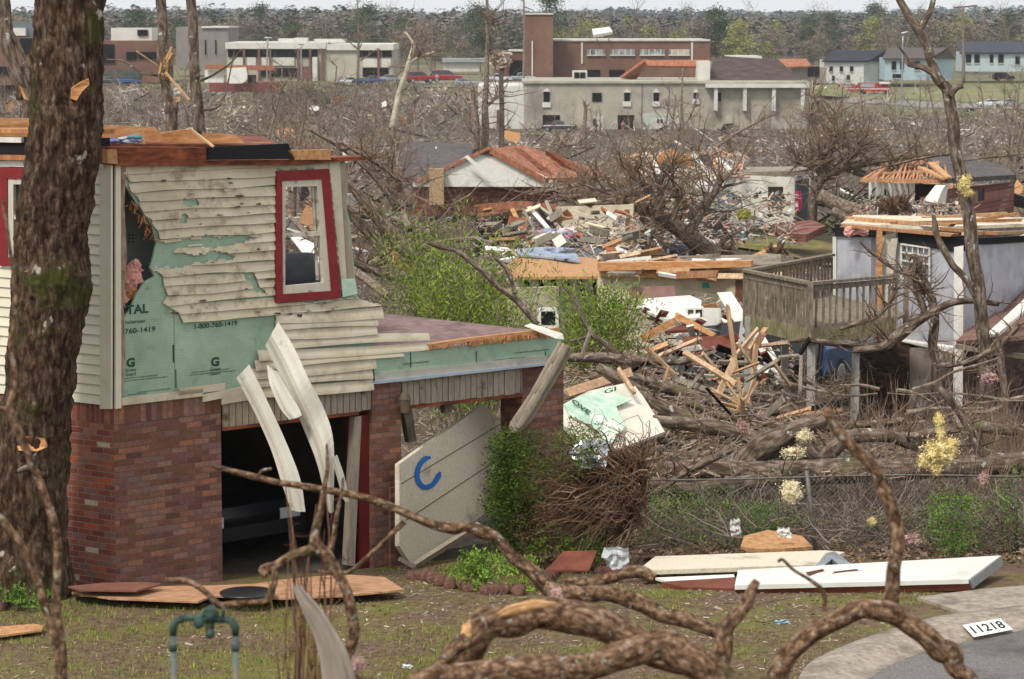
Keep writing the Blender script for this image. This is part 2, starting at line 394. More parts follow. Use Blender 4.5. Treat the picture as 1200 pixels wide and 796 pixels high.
# ---------------- the brick and clapboard house with the open garage ----------------
A0=P(133,478,31.5); FP=Pl((A0.x,A0.y,0),(.731,.682,0)); LP=Pl((A0.x,A0.y,0),(.8,-.6,0)); ZB=1.97
BR=['77453b','81493e','8b4f42','8e5648','7e483b','955d4c','854f42','985f4d','8b5443','9d6856','86635a','b0593c','804c42','8c564a','bfb299']
BRF=['66463e','71503f','755147','80594c','6c4b42','876052','775348','8b6355','966852','79605a','826459','70503f','785750','8c6a5e']
MB1=brickmat('brick_front',(.731,.682),BRF,'6f625b'); MB2=brickmat('brick_side',(.8,-.6),BR,'948579')
MS1=brickmat('brick_soldier_front',(.731,.682),BRF,'6f625b',.075,.4,.012); MS2=brickmat('brick_soldier_side',(.8,-.6),BR,'948579',.075,.4,.012)
SID=nm('vinyl_siding',['b1a893','beb6a1','c8c0ac'],2.2,.6,.03,dirt='8c8270',dsc=2.6,dth=(.5,.78))
SID2=nm('vinyl_siding_clean',['c9c3ac','d4ceb9'],2.2,.6,.03,dirt='a79d86',dsc=1.6,dth=(.58,.85))
VIN=nm('vinyl_loose',['b3afa0','c4c1b4'],3,.5,.03,dirt='857e70',dsc=6,dth=(.57,.74))
TRIM=nm('trim_board',['b4ad9e','c6bfb0'],5,.7,.1,sc=(3,3,1),dirt='6d5a49',dsc=5,dth=(.56,.66))
TAUPE=nm('taupe_board',['84796a','968b7b','a09585'],5,.8,.15,sc=(4,4,1),dirt='574b41',dsc=4,dth=(.58,.72))
RED=nm('red_paint',['6e2326','832c2f'],6,.65,.1,dirt='5a3630',dsc=6,dth=(.6,.75))
def sheathmat():
    t=NT('green_sheathing'); g=t.n('NewGeometry'); dt=t.n('VectorMath',operation='DOT_PRODUCT'); t.l(g.outputs['Position'],dt.inputs[0]); dt.inputs[1].default_value=(.731,.682,0)
    sp=t.n('SeparateXYZ'); t.l(g.outputs['Position'],sp.inputs[0]); w=[]
    for o in (dt.outputs['Value'],sp.outputs[2]):
        f=t.math('FRACT',t.math('MULTIPLY',o,34)); w.append(t.math('LESS_THAN',f,.18))
    k=t.ramp(t.noise(t.coord(1),2.5,6,.65),[(.3,rgb('859e8a')),(.6,rgb('9cb49d')),(.8,rgb('aebfa9'))])
    k=t.mix(t.math('MULTIPLY',t.math('MAXIMUM',w[0],w[1]),.35),k,rgb('70866f'))
    k=t.mix(t.ramp(t.noise(t.coord(1),7,6,.7),[(.58,(0,0,0)),(.72,(.6,.6,.6))]),k,rgb('6f7461'))
    return t.fin(k,.7,0,.2)
SHE=sheathmat(); SHED=nm('sheathing_torn',['93b39c','adc7b1','c6d6c4'],5,.75,.1,dirt='e6dfcf',dsc=2.2,dth=(.55,.7))
INK=flat('green_ink','1f4a39',.8)
H=thing('damaged_house','brick and cream clapboard house with torn siding, no roof and open garage bays','house',(A0.x,A0.y,0))
def fsz(s,z,off=0): return FP.sz(s,z,off)
def lsz(s,z,off=0): return LP.sz(s,z,off)
def wall_box(mb,pl,s0,s1,z0,z1,o0,o1,col=(1,1,1),m=0):   # o0 front offset, o1 back offset
    vs=[pl.sz(s,z,o) for o in (o0,o1) for s,z in ((s0,z0),(s1,z0),(s1,z1),(s0,z1))]
    mb.add(vs,((0,1,2,3),(7,6,5,4),(0,4,5,1),(1,5,6,2),(2,6,7,3),(3,7,4,0)),col,m)
sg1=FP.to(260,600)[0]; sp0=FP.to(436,600)[0]; sp1=FP.to(469,600)[0]; sp2=FP.to(612,500)[0]; sp3=FP.to(659,500)[0]
ZS=ZB-.2
m=MB(); wall_box(m,FP,.002,sg1,-.6,ZS,0,-.24); m.build('brick_wall',MB1,H)
m=MB(); wall_box(m,FP,.002,sg1,ZS,ZB,.006,-.24); m.build('brick_course',MS1,H)
m=MB(); wall_box(m,LP,-3.6,-.001,-.6,ZS,0,-.22); m.build('brick_wall',MB2,H)
m=MB(); wall_box(m,LP,-3.6,-.001,ZS,ZB,.006,-.22); m.build('brick_course',MS2,H)
for a,b,top in ((sp0,sp1,1.95),(sp2,sp3,1.93)):
    m=MB(); wall_box(m,FP,a,b,-.7,top,.02,-.4); m.build('brick_pier',MB1,H)
m=MB(); wall_box(m,FP,sp0+.25,sp1+.03,-.7,.6,.05,-.3); m.build('brick_pier_foot',MB1,H)
# garage shell, floors
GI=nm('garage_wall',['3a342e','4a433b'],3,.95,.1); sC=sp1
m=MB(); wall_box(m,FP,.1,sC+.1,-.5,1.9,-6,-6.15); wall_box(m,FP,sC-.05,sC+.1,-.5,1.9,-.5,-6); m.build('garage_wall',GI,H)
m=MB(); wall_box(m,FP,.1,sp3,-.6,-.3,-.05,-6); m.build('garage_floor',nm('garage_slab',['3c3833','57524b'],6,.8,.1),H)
FLB=nm('floor_boards',['6d5237','8a6a48'],4,.8,.1,sc=(5,1,1))
m=MB(); wall_box(m,FP,.1,4.3,1.93,2.05,-.1,-5.6); m.build('upper_floor',FLB,H)
# sheathing with hole + window opening
def px(l): return [FP.to(*q) for q in l]
outl=[(140,192),(250,192),(392,190),(410,258),(418,345),(436,372),(436,446),(350,458),(255,469),(200,473),(141,478)]
hole=[(143,212),(150,222),(156,232),(165,247),(177,262),(183,285),(180,300),(176,314),(181,324),(170,330),(160,345),(153,362),(146,372),(143,340)]
win=[(330,214),(373,213),(384,339),(331,342)]
def fpoly(mb,l,off,th,holes=(),pl=FP,col=(1,1,1),m_=0): mb.poly([pl.sz(*pl.to(*q),off) for q in l],th,[[pl.sz(*pl.to(*q),off) for q in h] for h in holes],pl.n,col,m_)
m=MB(); fpoly(m,outl,0.0,.03,[hole,win]); SHO=m.build('sheathing',SHE,H)
m=MB(); fpoly(m,[(146,196),(325,195),(325,470),(146,474)],-.06,.01,[hole]); 
def ftext(mb,s,u,v,u2,hpx,bold=.01,off=.004):
    a=FP.to(u,v); b=FP.to(u2,v); S=FP.to(u,v-hpx)
    put_text(mb,s,fsz(a[0],a[1],off),FP.e,(0,0,1),S[1]-a[1],abs(b[0]-a[0]),bold)
m2=MB()
ftext(m2,'TAL',148,369,174,11,.03); ftext(m2,'GreenGuard insulation',146,380,170,4); ftext(m2,'-760-1419',143,392,182,6.5,.02); ftext(m2,'1-800-760-1419',228,386,278,6,.02)
for u,v in ((148,431),(247,430)):
    ftext(m2,'G',u,v,u+10,11,.05); ftext(m2,'Green',u-1,v+5,u+11,4,.01); ftext(m2,'Guard',u-1,v+10,u+11,4,.01)
for u,v,u2 in ((144,448,196),(144,445,185),(222,441,276),(224,438,268),(160,461,200),(150,464,172)): ftext(m2,'extruded insulation board residential sheathing applied',u,v,u2,2.2)
for u in (202,203,205): 
    wall_box(m2,FP,FP.to(u,400)[0],FP.to(u,400)[0]+.012,FP.to(u,425 if u!=205 else 455)[1],FP.to(u,404 if u!=205 else 433)[1],.004,.002)
m2.build('printed_text',INK,SHO)
m=MB(); wall_box(m,FP,FP.to(204,400)[0],FP.to(204,400)[0]+.004,ZB+.05,ZB+1.15,.003,.0); m.build('seam',flat('seam','3f5f50'),SHO)
# clapboards
def inside(q,poly):
    x,y=q;c=False
    for i in range(len(poly)):
        (x1,y1),(x2,y2)=poly[i],poly[i-1]
        if (y1>y)!=(y2>y) and x<(x2-x1)*(y-y1)/(y2-y1)+x1: c=not c
    return c
def clap(mb,pl,z0,z1,pitch,outp,holes,jag=.02,col=None,warp=0):
    n=int((z1-z0)/pitch); st=.011; S=[q[0] for q in outp]; a,b=min(S),max(S); NB=6; ks=int((b-a)/st)+1
    for i in range(n):
        zb=z0+i*pitch; sh=rnd(.93,1.04); ph=rnd(0,99)
        def pt(j,w,lip=0):
            x=a+j*st; wv=warp*noise.noise((x*1.3+ph,i*.35,0)); de=noise.noise((x*3,ph,1))*.004
            t=w/NB; z=zb+pitch*1.03*t+(.003 if w==0 else 0); o=.036-.024*t+de
            if lip: z=zb+wv*0; o=.018+de
            return pl.sz(x,z+wv,o)
        for w in range(NB):
            j0=None
            for j in range(ks+1):
                s=a+(j+.5)*st; z=zb+pitch*(w+.5)/NB; q=(s+noise.noise((s*7,z*9,3))*jag,z+noise.noise((s*8,z*6,7))*jag*.7)
                ok=j<ks and inside(q,outp) and not any(inside(q,h) for h in holes)
                if ok and j0 is None: j0=j
                if j0 is not None and (not ok or j-j0>9):
                    mb.add([pt(j0,w),pt(j,w),pt(j,w+1),pt(j0,w+1)],((0,1,2,3),),(sh,sh,sh*.99))
                    if w==0: mb.add([pt(j0,0),pt(j,0),pt(j,0,1),pt(j0,0,1)],((0,3,2,1),),(sh,sh,sh))
                    j0=j if ok else None
cl=px([(143,193),(145,206),(156,229),(166,248),(181,267),(187,283),(177,316),(188,325),(194,342),(190,357),(207,365),(213,388),(322,382),(434,376),(452,358),(420,350),(397,350),(392,190)])
hl=[px(h) for h in ([(213,233),(230,233),(230,241),(213,241)],[(209,254),(219,252),(218,261),(209,261)],
 [(184,283),(200,284),(211,281),(226,283),(241,276),(255,279),(277,274),(292,277),(284,286),(262,288),(250,291),(232,287),(215,291),(200,290),(190,296),(182,292)],[(181,299),(196,297),(212,295),(230,298),(246,294),(258,297),(276,299),(264,306),(250,304),(238,310),(226,308),(210,315),(196,312),(184,316),(178,310)],[(182,290),(205,290),(200,300),(180,300)],
 [(283,320),(297,322),(306,340),(312,346),(300,345),(290,332)],[(321,199),(383,198),(397,351),(321,355)])]
m=MB(); clap(m,FP,2.84,4.72,.108,cl,hl,.055,warp=.028)
m.build('siding',nm('vinyl_siding_rows',['b2a68c','c2b8a0','cdc4ae'],2.2,.6,.03,attr=True,dirt='7d7059',dsc=4.5,dth=(.5,.74)),H)
# torn sheath flaps and small tears
m=MB()
for _ in range(64):
    u=random.choice([rnd(180,290),rnd(190,400)]);v=rnd(205,375) if u<320 else rnd(352,372); r=rnd(.8,3.6)
    if u>200 and 200<v<352 and 318<u<400: continue
    q=[FP.sz(*FP.to(u+math.cos(a)*r*rnd(.5,2.2),v+math.sin(a)*r*rnd(.2,.8)),.045+rnd(0,.02)) for a in (0,1.2,2.5,3.9,5.1)]
    m.poly(q,.004,nrm=FP.n,col=random.choice([(.3,.36,.3),(.16,.13,.11),(.12,.1,.08),(.12,.1,.09),(.6,.54,.44)]))
m.build('torn_flap',CHIP,H)
# lower fanned strips
m=MB(); fan=[(322,367,447,361),(322,376,440,370),(326,386,439,380),(338,397,501,391),(300,411,502,402),(296,423,470,410),(290,433,437,420),(292,443,434,432),(296,454,434,445)]
for i,(u,v,u2,v2) in enumerate(fan):
    a=(u,v);b=(u2,v2); k=12; vs=[]
    for j in range(k+1):
        t=j/k; uu=u+(u2-u)*t+rnd(-1,1)*(j in(0,k)); vv=v+(v2-v)*t+1.6*math.sin(t*PI)*(-1)**i
        w=11.5*(1-.35*t*(i in(3,4,5)))
        for dv,of in ((-1,.014),(w*.7,.04),(w,.045),(w,.028)): S,z=FP.to(uu,vv+dv); vs.append(fsz(S,z,of+.004*i))
    m.add(vs,[(j*4+q,j*4+q+1,j*4+5+q,j*4+4+q) for j in range(k) for q in range(3)],(rnd(.9,1.03),)*3)
for (u,v,u2,v2,w) in ((141,466,236,455,9),(208,455,262,449,8),(236,462,286,452,9),(258,466,300,459,8)):
    fpoly(m,[(u,v),(u2,v2),(u2,v2+w),(u,v+w)],.035,.02)
m.build('siding_strip',nm('vinyl_siding_low',['b2a68c','c2b8a0','ccc3ad'],2.4,.6,.03,attr=True,dirt='877c6c',dsc=3,dth=(.52,.75)),H)
# left face
m=MB(); cw=[LP.to(*q) for q in [(-60,186),(121,190),(121,479),(-60,466)]]; hw=[LP.to(*q) for q in [(3,196),(70,198),(70,311),(3,311)]]
clap(m,LP,ZB+.01,4.72,.1125,cw,[hw],.0,warp=0); m.build('siding',nm('vinyl_siding_left',['cdc7b1','d8d2bd'],2.2,.6,.03,attr=True,dirt='a59c86',dsc=1.4,dth=(.58,.85)),H)
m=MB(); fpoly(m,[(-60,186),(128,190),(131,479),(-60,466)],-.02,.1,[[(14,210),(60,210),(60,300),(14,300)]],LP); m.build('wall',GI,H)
m=MB(); fpoly(m,[(120,191),(133,192),(133,479),(120,479)],.04,.03,(),LP); fpoly(m,[(133,192),(139,193),(140,478),(133,479)],.04,.03)
m.build('corner_board',SID2,H)
m=MB(); fpoly(m,[(139,193),(146,194),(144,240),(147,300),(143,360),(145,420),(141,478),(138,478)],.03,.05); m.build('corner_stud',nm('split_wood',['6b5545','8e7a66','a9957f'],7,.9,.3,sc=(3,3,1)),H)
# left window
def window(pl,out,fr,gl,mid,parent,name='window',sash=True,glass=True):
    f=MB(); fpoly(f,out,.06,.05,[fr],pl); o=f.build(name,RED,parent)
    g=MB(); fpoly(g,fr,.045,.07,[gl],pl)
    if mid: fpoly(g,mid,.035,.04,(),pl)
    g.build('window_frame',TRIM,o); return o
w=window(LP,[(4,196),(72,197),(72,311),(4,311)],[(13,209),(64,210),(64,301),(13,301)],[(19,216),(58,216),(58,295),(19,295)],[(19,252),(58,252),(58,257),(19,257)],H)
m=MB(); fpoly(m,[(19,216),(58,216),(58,295),(19,295)],.0,.01,(),LP); m.build('pane',GLASS,w)
w=window(FP,[(321.4,200.3),(382,198),(396,349),(320.6,354.5)],[(327,212),(374,210),(385,340.5),(328,344.5)],[(332,219),(369,218),(377,331),(331.5,335)],[(331.5,273.5),(373,271),(373.3,276),(331.5,278.5)],H)
m=MB(); fpoly(m,[(372,213),(374,213),(385,335),(381,336)],.01,.03,()); fpoly(m,[(366,216),(367.5,216),(374,328),(372,328)],.0,.03,()); m.build('broken_sash',TRIM,w)
# right end corner board, green scrap
m=MB(); fpoly(m,[(392,190),(396,190),(404,327),(404,340),(399,342),(385,205),(384,192)],.035,.03); m.build('corner_board',SID,H)
m=MB(); fpoly(m,[(396,191),(407,191),(405,250),(415,330),(408,346),(401,345)],.02,.05); m.build('corner_stud',TAUPE,H)
m=MB(); fpoly(m,[(397,328),(413,326),(416,344),(399,348)],.05,.02); m.build('sheathing_scrap',SHED,H)
# interior seen through the tear: pegboard panel, wires, insulation
m=MB(); a,b,z0,z1=.02,.95,2.6,4.6
wall_box(m,FP,a,b,z0,z1,-.42,-.46); m.build('inner_panel',flat('panel_grey','6a6a68',.7),H)
m=MB()
for i in range(9):
    for r in (0,1,2): S,z=FP.to(147+i*4.2,279+r*4); wall_box(m,FP,S,S+.016,z,z+.016,-.415,-.43)
for i in range(5):
    for r in range(9): S,z=FP.to(146+i*4.2,224+r*5); wall_box(m,FP,S,S+.012,z,z+.012,-.415,-.43)
m.build('perforation',DARK,H)
m=MB(); c=fsz(*FP.to(151,304),-.36); m.lathe(c,[(.03,0),(.06,.02),(.065,.05),(.04,.09)],16,Vector((FP.n.x,FP.n.y,0)).to_track_quat('Z','Y').to_matrix()); m.build('socket',BLACK,H)
m=MB(); m.ico(fsz(*FP.to(157,328),-.16),.13,3,.6,3,(1.3,.6,.9)); m.ico(fsz(*FP.to(166,318),-.12),.08,3,.7,3,(1,.6,1.4)); m.ico(fsz(*FP.to(148,352),-.12),.08,3,.7,3,(1,.6,1.4)); m.build('pink_insulation',nm('insulation_pink',['b5706b','cf9a90','d9a98f'],7,1,.6,bd=.03),H)
m=MB(); m.ico(fsz(*FP.to(160,341),-.14),.09,3,.5,3,(1,.6,1.1)); m.build('orange_insulation',nm('insulation_orange',['b87d4e','d19b68'],7,1,.6,bd=.03),H)
m=MB()
for i in range(60):
    t=rnd(0,1); u=152+t*31+rnd(-3,4); v=235+t*45+rnd(-6,4); S,z=FP.to(u,v); m.splint(fsz(S,z,rnd(-.05,.04)),fsz(S+rnd(-.05,.05),z-rnd(.02,.1),rnd(-.1,.06)),.012,.006,rnd(0,3),random.choice([(.8,.5,.3),(.45,.25,.15),(1,.75,.5)]))
m.build('splintered_edge',WOOD,H)
# top plates
m=MB(); fpoly(m,[(120,172),(130,172),(238,173),(238,188),(338,187),(420,183),(424,187),(338,193),(130,194),(120,192)],.1,.35); m.build('top_plate',RUST,H)
m=MB(); fpoly(m,[(236,172),(330,168),(338,186),(236,187)],.12,.05); m.build('tar_paper',flat('tar_paper','17161a',.9),H)
m=MB(); fpoly(m,[(330,176),(380,175),(380,187),(338,187)],.12,.1); m.build('fascia_block',OSB,H); m=MB(); fpoly(m,[(118,175),(129,175),(130,192),(118,191)],.13,.1); m.build('fascia_block',OSB,H)
m=MB(); fpoly(m,[(-60,150),(120,152),(120,157),(-60,155)],.1,.3,(),LP,(.95,.6,.38)); fpoly(m,[(-60,180),(120,183),(120,189),(-60,186)],.12,.3,(),LP,(.8,.45,.28)); m.build('plate_board',WOOD,H)
m=MB(); fpoly(m,[(-60,160),(120,162),(120,182),(-60,180)],.08,.2,(),LP); m.build('tar_paper',flat('tar_paper','17161a'),H)
m=MB(); fpoly(m,[(-60,159),(34,161),(34,167),(-60,165)],.12,.1,(),LP); fpoly(m,[(-60,187),(125,190),(125,197),(-60,194)],.06,.1,(),LP); m.build('soffit_strip',WHITE,H)
JO=nm('joist_orange',['96683f','b58358','cb9c72'],5,.8,.2,sc=(1,1,4),dirt='7a4a30',dth=(.62,.8))
for l,d in (([(-40,138),(35,139),(35,161),(-40,160)],33.6),([(116,147),(182,149),(189,158),(187,167),(170,165),(119,166)],32.2),([(187,156),(226,151),(241,163),(240,172),(190,171)],32.4),([(238,156),(277,158),(287,168),(286,173),(241,172)],32.6),([(286,168),(318,167),(318,174),(286,173)],32.8)):
    m=MB(); m.poly([P(u,v,d+.004*u-.02*v*0) for u,v in l],.06); m.build('broken_joist',JO,H)
m=MB(); m.poly([P(118,168,32.3),P(330,170,33.5),P(300,158,38),P(150,158,36)],.05); m.build('attic_deck',RUST,H)
m=MB(); m.beam(P(222,150,32.3),P(250,172,32.1),.03,.02); m.beam(P(151,157,32),P(166,153,32),.02,.02); m.beam(P(166,153,32),P(169,169,32),.02,.02); m.build('splinter',nm('pale_wood',['d3b07c','e0c294'],5,.8,.1),H)
# garage lintels, flashing, fascia, roof
def vboards(name,l,wid,mat,off=.0):
    (s0,zt0),(s1,zt1),(s1b,zb1),(s0b,zb0)=px(l); mb=MB(); s=s0
    while s<s1:
        e=min(s+wid-.012,s1); t=(s-s0)/(s1-s0); zt=zt0+(zt1-zt0)*t; zb=zb0+(zb1-zb0)*t; o=off+rnd(-.006,.008)
        wall_box(mb,FP,s,e,zb+rnd(-.012,.012),zt,o,o-.03); s+=wid
    wall_box(mb,FP,s0,s1,min(zb0,zb1)+.03,max(zt0,zt1)-.01,off-.014,off-.05)
    return mb.build(name,mat,H)
vboards('lintel_boards',[(261,474),(442,448),(442,480),(261,502)],.095,TAUPE)
vboards('lintel_boards',[(471,448),(630,430),(630,459),(471,476)],.095,TAUPE)
m=MB(); fpoly(m,[(261,501),(420,482),(420,486),(261,505)],.01,.05); fpoly(m,[(471,476),(630,459),(630,463),(471,480)],.01,.05); m.build('lintel_trim',RUST,H)
m=MB(); fpoly(m,[(436,419),(500,410),(655,391),(655,424),(560,433),(436,446)],.04,.04); GF=m.build('green_fascia',SHE,H)
m2=MB()
for u,v,u2 in ((462,437,500),(508,432,556),(575,424,612),(600,415,640),(470,428,500)):
    a=FP.to(u,v); b=FP.to(u2,v); put_text(m2,'residential sheathing board',fsz(a[0],a[1],.045),FP.e,(0,0,1),.03,b[0]-a[0],.01)
for u in (478,555,636): S,z=FP.to(u,430); wall_box(m2,FP,S,S+.012,z,z+.2,.046,.04)
m2.build('printed_text',INK,GF)
m=MB(); fpoly(m,[(436,437),(649,415),(649,424),(436,447)],.055,.03); m.build('fascia_board',nm('grey_fascia',['9c9a8e','adaba0'],4,.7,.1,dirt='766e62'),H)
m=MB(); fpoly(m,[(434,446),(649,423.5),(649,426),(434,449.5)],.09,.05); m.build('drip_edge',nm('drip_metal',['9fb0c4','b7c4d2'],6,.35,0,metal=.6),H)
m=MB(); z=2.27; pts=[fsz(3.7,2.05,0.02),fsz(4.6,2.13,.02),fsz(6.85,2.29,.02),fsz(6.7,2.30,-3.6),fsz(3.9,2.30,-3.6),fsz(2.6,2.30,-3.6),fsz(2.9,2.1,-.2)]
m.poly([p for p in pts],.08,nrm=(0,0,1)); m.build('garage_roof',nm('roof_felt',['6a5552','7d6763','8b7671'],7,.95,.3,dirt='5b4643'),H)
m=MB(); fpoly(m,[(498,403),(545,396),(548,399),(500,409)],.08,.1); fpoly(m,[(545,396),(650,384),(655,392),(548,405)],.06,.06); m.build('roof_edge_board',JO,H)
m=MB()
for i in range(70): 
    t=rnd(0,1); S,z=FP.to(500+t*150,407-t*16+rnd(-2,1)); m.splint(fsz(S,z+.03,.07),fsz(S+rnd(-.04,.04),z-rnd(.0,.05),.08),.015,.01,0,random.choice([(.6,.35,.22),(.9,.6,.4)]))
m.build('splintered_edge',WOOD,H)
# jambs
m=MB(); fpoly(m,[(424,488),(438,485),(438,671),(424,669)],-.05,.25); m.build('door_jamb',nm('jamb_red',['561f1c','6c2924'],5,.7,.1),H)
m=MB(); fpoly(m,[(417,489),(425,488),(417,664),(408,663)],-.02,.1); m.build('jamb_trim',TAUPE,H)
# wall lantern on pier
L=MB(); c=fsz(*FP.to(467,470),.12)
L.lathe(c,[(.015,.12),(.05,.10),(.075,.03),(.07,.02),(.055,-.13),(.02,-.16)],10); lo=L.build('wall_lantern',nm('lantern_metal',['4b4238','6b5e4f'],9,.6,.2),H)
m=MB(); m.beam(c+Vector((0,0,.08)),c-FP.n*.12+Vector((0,0,.06)),.025,.025); m.box(c-FP.n*.1,(.06,.06,.14)); m.build('bracket',MATS['lantern_metal'],H)
# loose items on the house -------------------------------------------------
def ribbon(mb,L,Rr,d,bul=.05,cols=7,th=.006,pl=None,off=.1,col=(1,1,1),k=5):
    A=crom([tuple(a)+tuple(b)+(dd,) for a,b,dd in zip(L,Rr,d)],k); vs=[];n=len(A)
    for r in A:
        for side in (0,1):
            for j in range(cols):
                t=j/(cols-1); p=P(r[0]+(r[2]-r[0])*t,r[1]+(r[3]-r[1])*t,r[4]); p=p+Vector((0,-1,0))*(bul*(2.2 if .25<t<.75 else 0)+bul*.6*(j%2))+Vector((0,1,0))*th*side
                vs.append(p)
    c=cols;fs=[]
    for i in range(n-1):
        for j in range(c-1):
            a=i*2*c+j; b=a+2*c; fs.append((a,a+1,b+1,b)); fs.append((a+c,b+c,b+c+1,a+c+1))
        for j,s in ((0,0),(c-1,1)): a=i*2*c+j;b=a+2*c; fs.append((a,b,b+c,a+c) if s==0 else (a,a+c,b+c,b))
    return mb.add(vs,fs,col)
m=MB(); ribbon(m,[(277,443),(299,485),(318,528),(330,566),(341,598)],[(292,427),(312,467),(336,520),(352,562),(358,600)],[32.2,32.1,32.0,31.9,31.9],.015)
tag(m.build('vinyl_scrap',VIN,None),'straight pale vinyl siding strip hanging in front of the garage opening','siding','siding strips hanging off the house')
m=MB(); ribbon(m,[(311,405),(326,436),(342,470),(358,508),(372,545),(385,600)],[(326,377),(345,408),(362,445),(380,480),(391,520),(391,600)],[32.6,32.4,32.2,32.2,32.1,32.1],.03)
ribbon(m,[(313,428),(316,450),(328,478),(339,492)],[(325,436),(338,458),(350,478),(354,487)],[32.3,32.15,32.05,32.0],.015)
tag(m.build('vinyl_scrap',VIN,None),'long curled pale vinyl siding strip with a torn flap, hanging right of the straight one','siding','siding strips hanging off the house')
m=MB(); ribbon(m,[(388,536),(395,560),(402,585)],[(395,533),(404,560),(409,588)],[31.9,31.9,31.9],.03); 
tag(m.build('vinyl_scrap',VIN,None),'short torn vinyl scrap dangling beside the end of the curled siding strip','siding')
m=MB(); ribbon(m,[(655,400),(640,426),(620,462),(598,495),(597,503)],[(672,408),(662,428),(642,462),(622,495),(604,510)],[35.6]*5,.04,9,.03,k=3)
for t in (.33,.66):
    a=[(655+17*t,400+8*t),(640+22*t,426+2*t),(620+22*t,462),(598+24*t,495)]
    for i in range(3): m.beam(P(*a[i],35.55-.0),P(*a[i+1],35.55),.02,.03)
tag(m.build('debris_board',TAUPE,None,True),'broken taupe fluted corner board leaning from the garage roof corner down to the shrub','board')
m=MB(); m.poly([P(614,382,35.8),P(622,379,35.8),(P(659,391,35.7)),P(661,398,35.7),P(652,397,35.7)],.05); tag(m.build('debris_board',WHITE),'white trim scrap lying on the right corner of the garage roof','board')
m=MB()
for i in range(14): m.ico(P(rnd(128,165),rnd(160,167),32.25),rnd(.03,.06),2,.5,3,(1.6,1,.5),random.choice([(.1,.18,.5),(.3,.3,.6),(.7,.7,.75),(.15,.4,.45)]))
tag(m.build('cloth_heap',CHIP,None,True),'blue and white rags caught between the orange boards on top of the house wall','cloth')
# armchair seen through the window
ch=thing('armchair','dark grey armchair standing behind the red framed window','chair',P(352,345,37.5)+Vector((0,0,-.3)))
GREY=nm('dark_fabric',['4a4b4e','5a5b5e'],8,.9,.1); m=MB(); c=P(352,318,37.5)
def rbox(mb,c,sz,R=None,r=.15,col=(1,1,1),m=0,n=3,pw=5.):
    V,Fc=ICO[4 if n>3 else 3]; vs=[];c=Vector(c)
    for q in V:
        k=1/((abs(q.x)**pw+abs(q.y)**pw+abs(q.z)**pw)**(1/pw)); w=Vector((q.x*k*sz[0]/2,q.y*k*sz[1]/2,q.z*k*sz[2]/2)); vs.append(c+(R@w if R else w))
    return mb.add(vs,Fc,col,m)
rbox(m,c,(.48,.16,.5)); m.build('backrest',GREY,ch,True); m=MB(); rbox(m,c+Vector((0,-.3,-.3)),(.46,.5,.18)); m.build('seat',GREY,ch,True)
for s in (-1,1): m=MB(); rbox(m,c+Vector((s*.27,-.25,-.18)),(.1,.5,.28)); m.build('armrest',GREY,ch,True)
# fallen garage door with painted blue mark
gd=thing('garage_door','stucco textured garage door fallen askew in the second bay with a blue painted C','door',P(535,640,35.2))
DOOR=nm('door_panel',['bdb39c','cfc5ae','dbd2bd'],40,.8,.35,bd=.01,detail=3,dirt='6f675b',dsc=1.8,dth=(.56,.8))
Q=[(468,544,34.0),(568,473,36.2),(592,506,36.6),(570,600,35.7),(482,662,34.1),(468,640,33.9)]

DGR=[]
for a,b in (((475,610,33.98),(584,538,36.1)),((470,567,33.95),(590,495,36.35))):
    DGR.append((a,b))
N=(P(*Q[1])-P(*Q[0])).cross(P(*Q[4])-P(*Q[0])).normalized()
if N.y>0:N=-N
def dp(u,v,o=.012):
    r=ray(u,v); O=Vector((0,0,CH)); p0=P(*Q[0])+N*o; return O+r*((p0-O).dot(N)/r.dot(N))
m=MB(); m.poly([dp(a,b,0) for a,b in ((468,544),(500,521),(535,497),(568,473),(592,506),(583,560),(570,600),(520,640),(482,662),(468,640))],.06); m.build('door_panel',DOOR,gd)
BLUE=nm('blue_spray',['1f63ab','2a72bb'],6,.6,0)
m=MB()
for a,b in DGR: m.beam(dp(a[0],a[1],0),dp(b[0],b[1],0),.012,.012)
m.build('panel_groove',flat('groove','6a6154'),gd)
m=MB(); arc=crom([(505,536),(498,538),(492,545),(489,555),(491,565),(498,571),(507,568),(513,560),(516,553)],6); n=len(arc)
w=[(4.6+1.2*noise.noise(Vector((i*.5,0,0)))) if 2<i<n-3 else 2.6 for i in range(n)]; vs=[]
for i,p in enumerate(arc):
    q=arc[min(i+1,n-1)]-arc[max(i-1,0)]; q=q/np.linalg.norm(q); k=w[i]*.62; vs+=[dp(p[0]-q[1]*k,p[1]+q[0]*k),dp(p[0]+q[1]*k,p[1]-q[0]*k)]
m.add(vs,[(2*i,2*i+1,2*i+3,2*i+2) for i in range(n-1)]); m.build('painted_mark',BLUE,gd)
m=MB(); m.beam(P(484,664,34.0),P(560,616,35.4),.06,.09,.4); m.beam(P(468,655,33.9),P(484,664,34),.04,.05); m.build('bottom_rail',TAUPE,gd)
m=MB(); fpoly(m,[(534,455),(543,453),(546,485),(537,487)],-.25,.08); fpoly(m,[(486,470),(545,456),(546,462),(487,478)],-.3,.08); fpoly(m,[(491,480),(501,478),(507,520),(498,522)],-.3,.08);m.build('track_post',WOODG,gd)
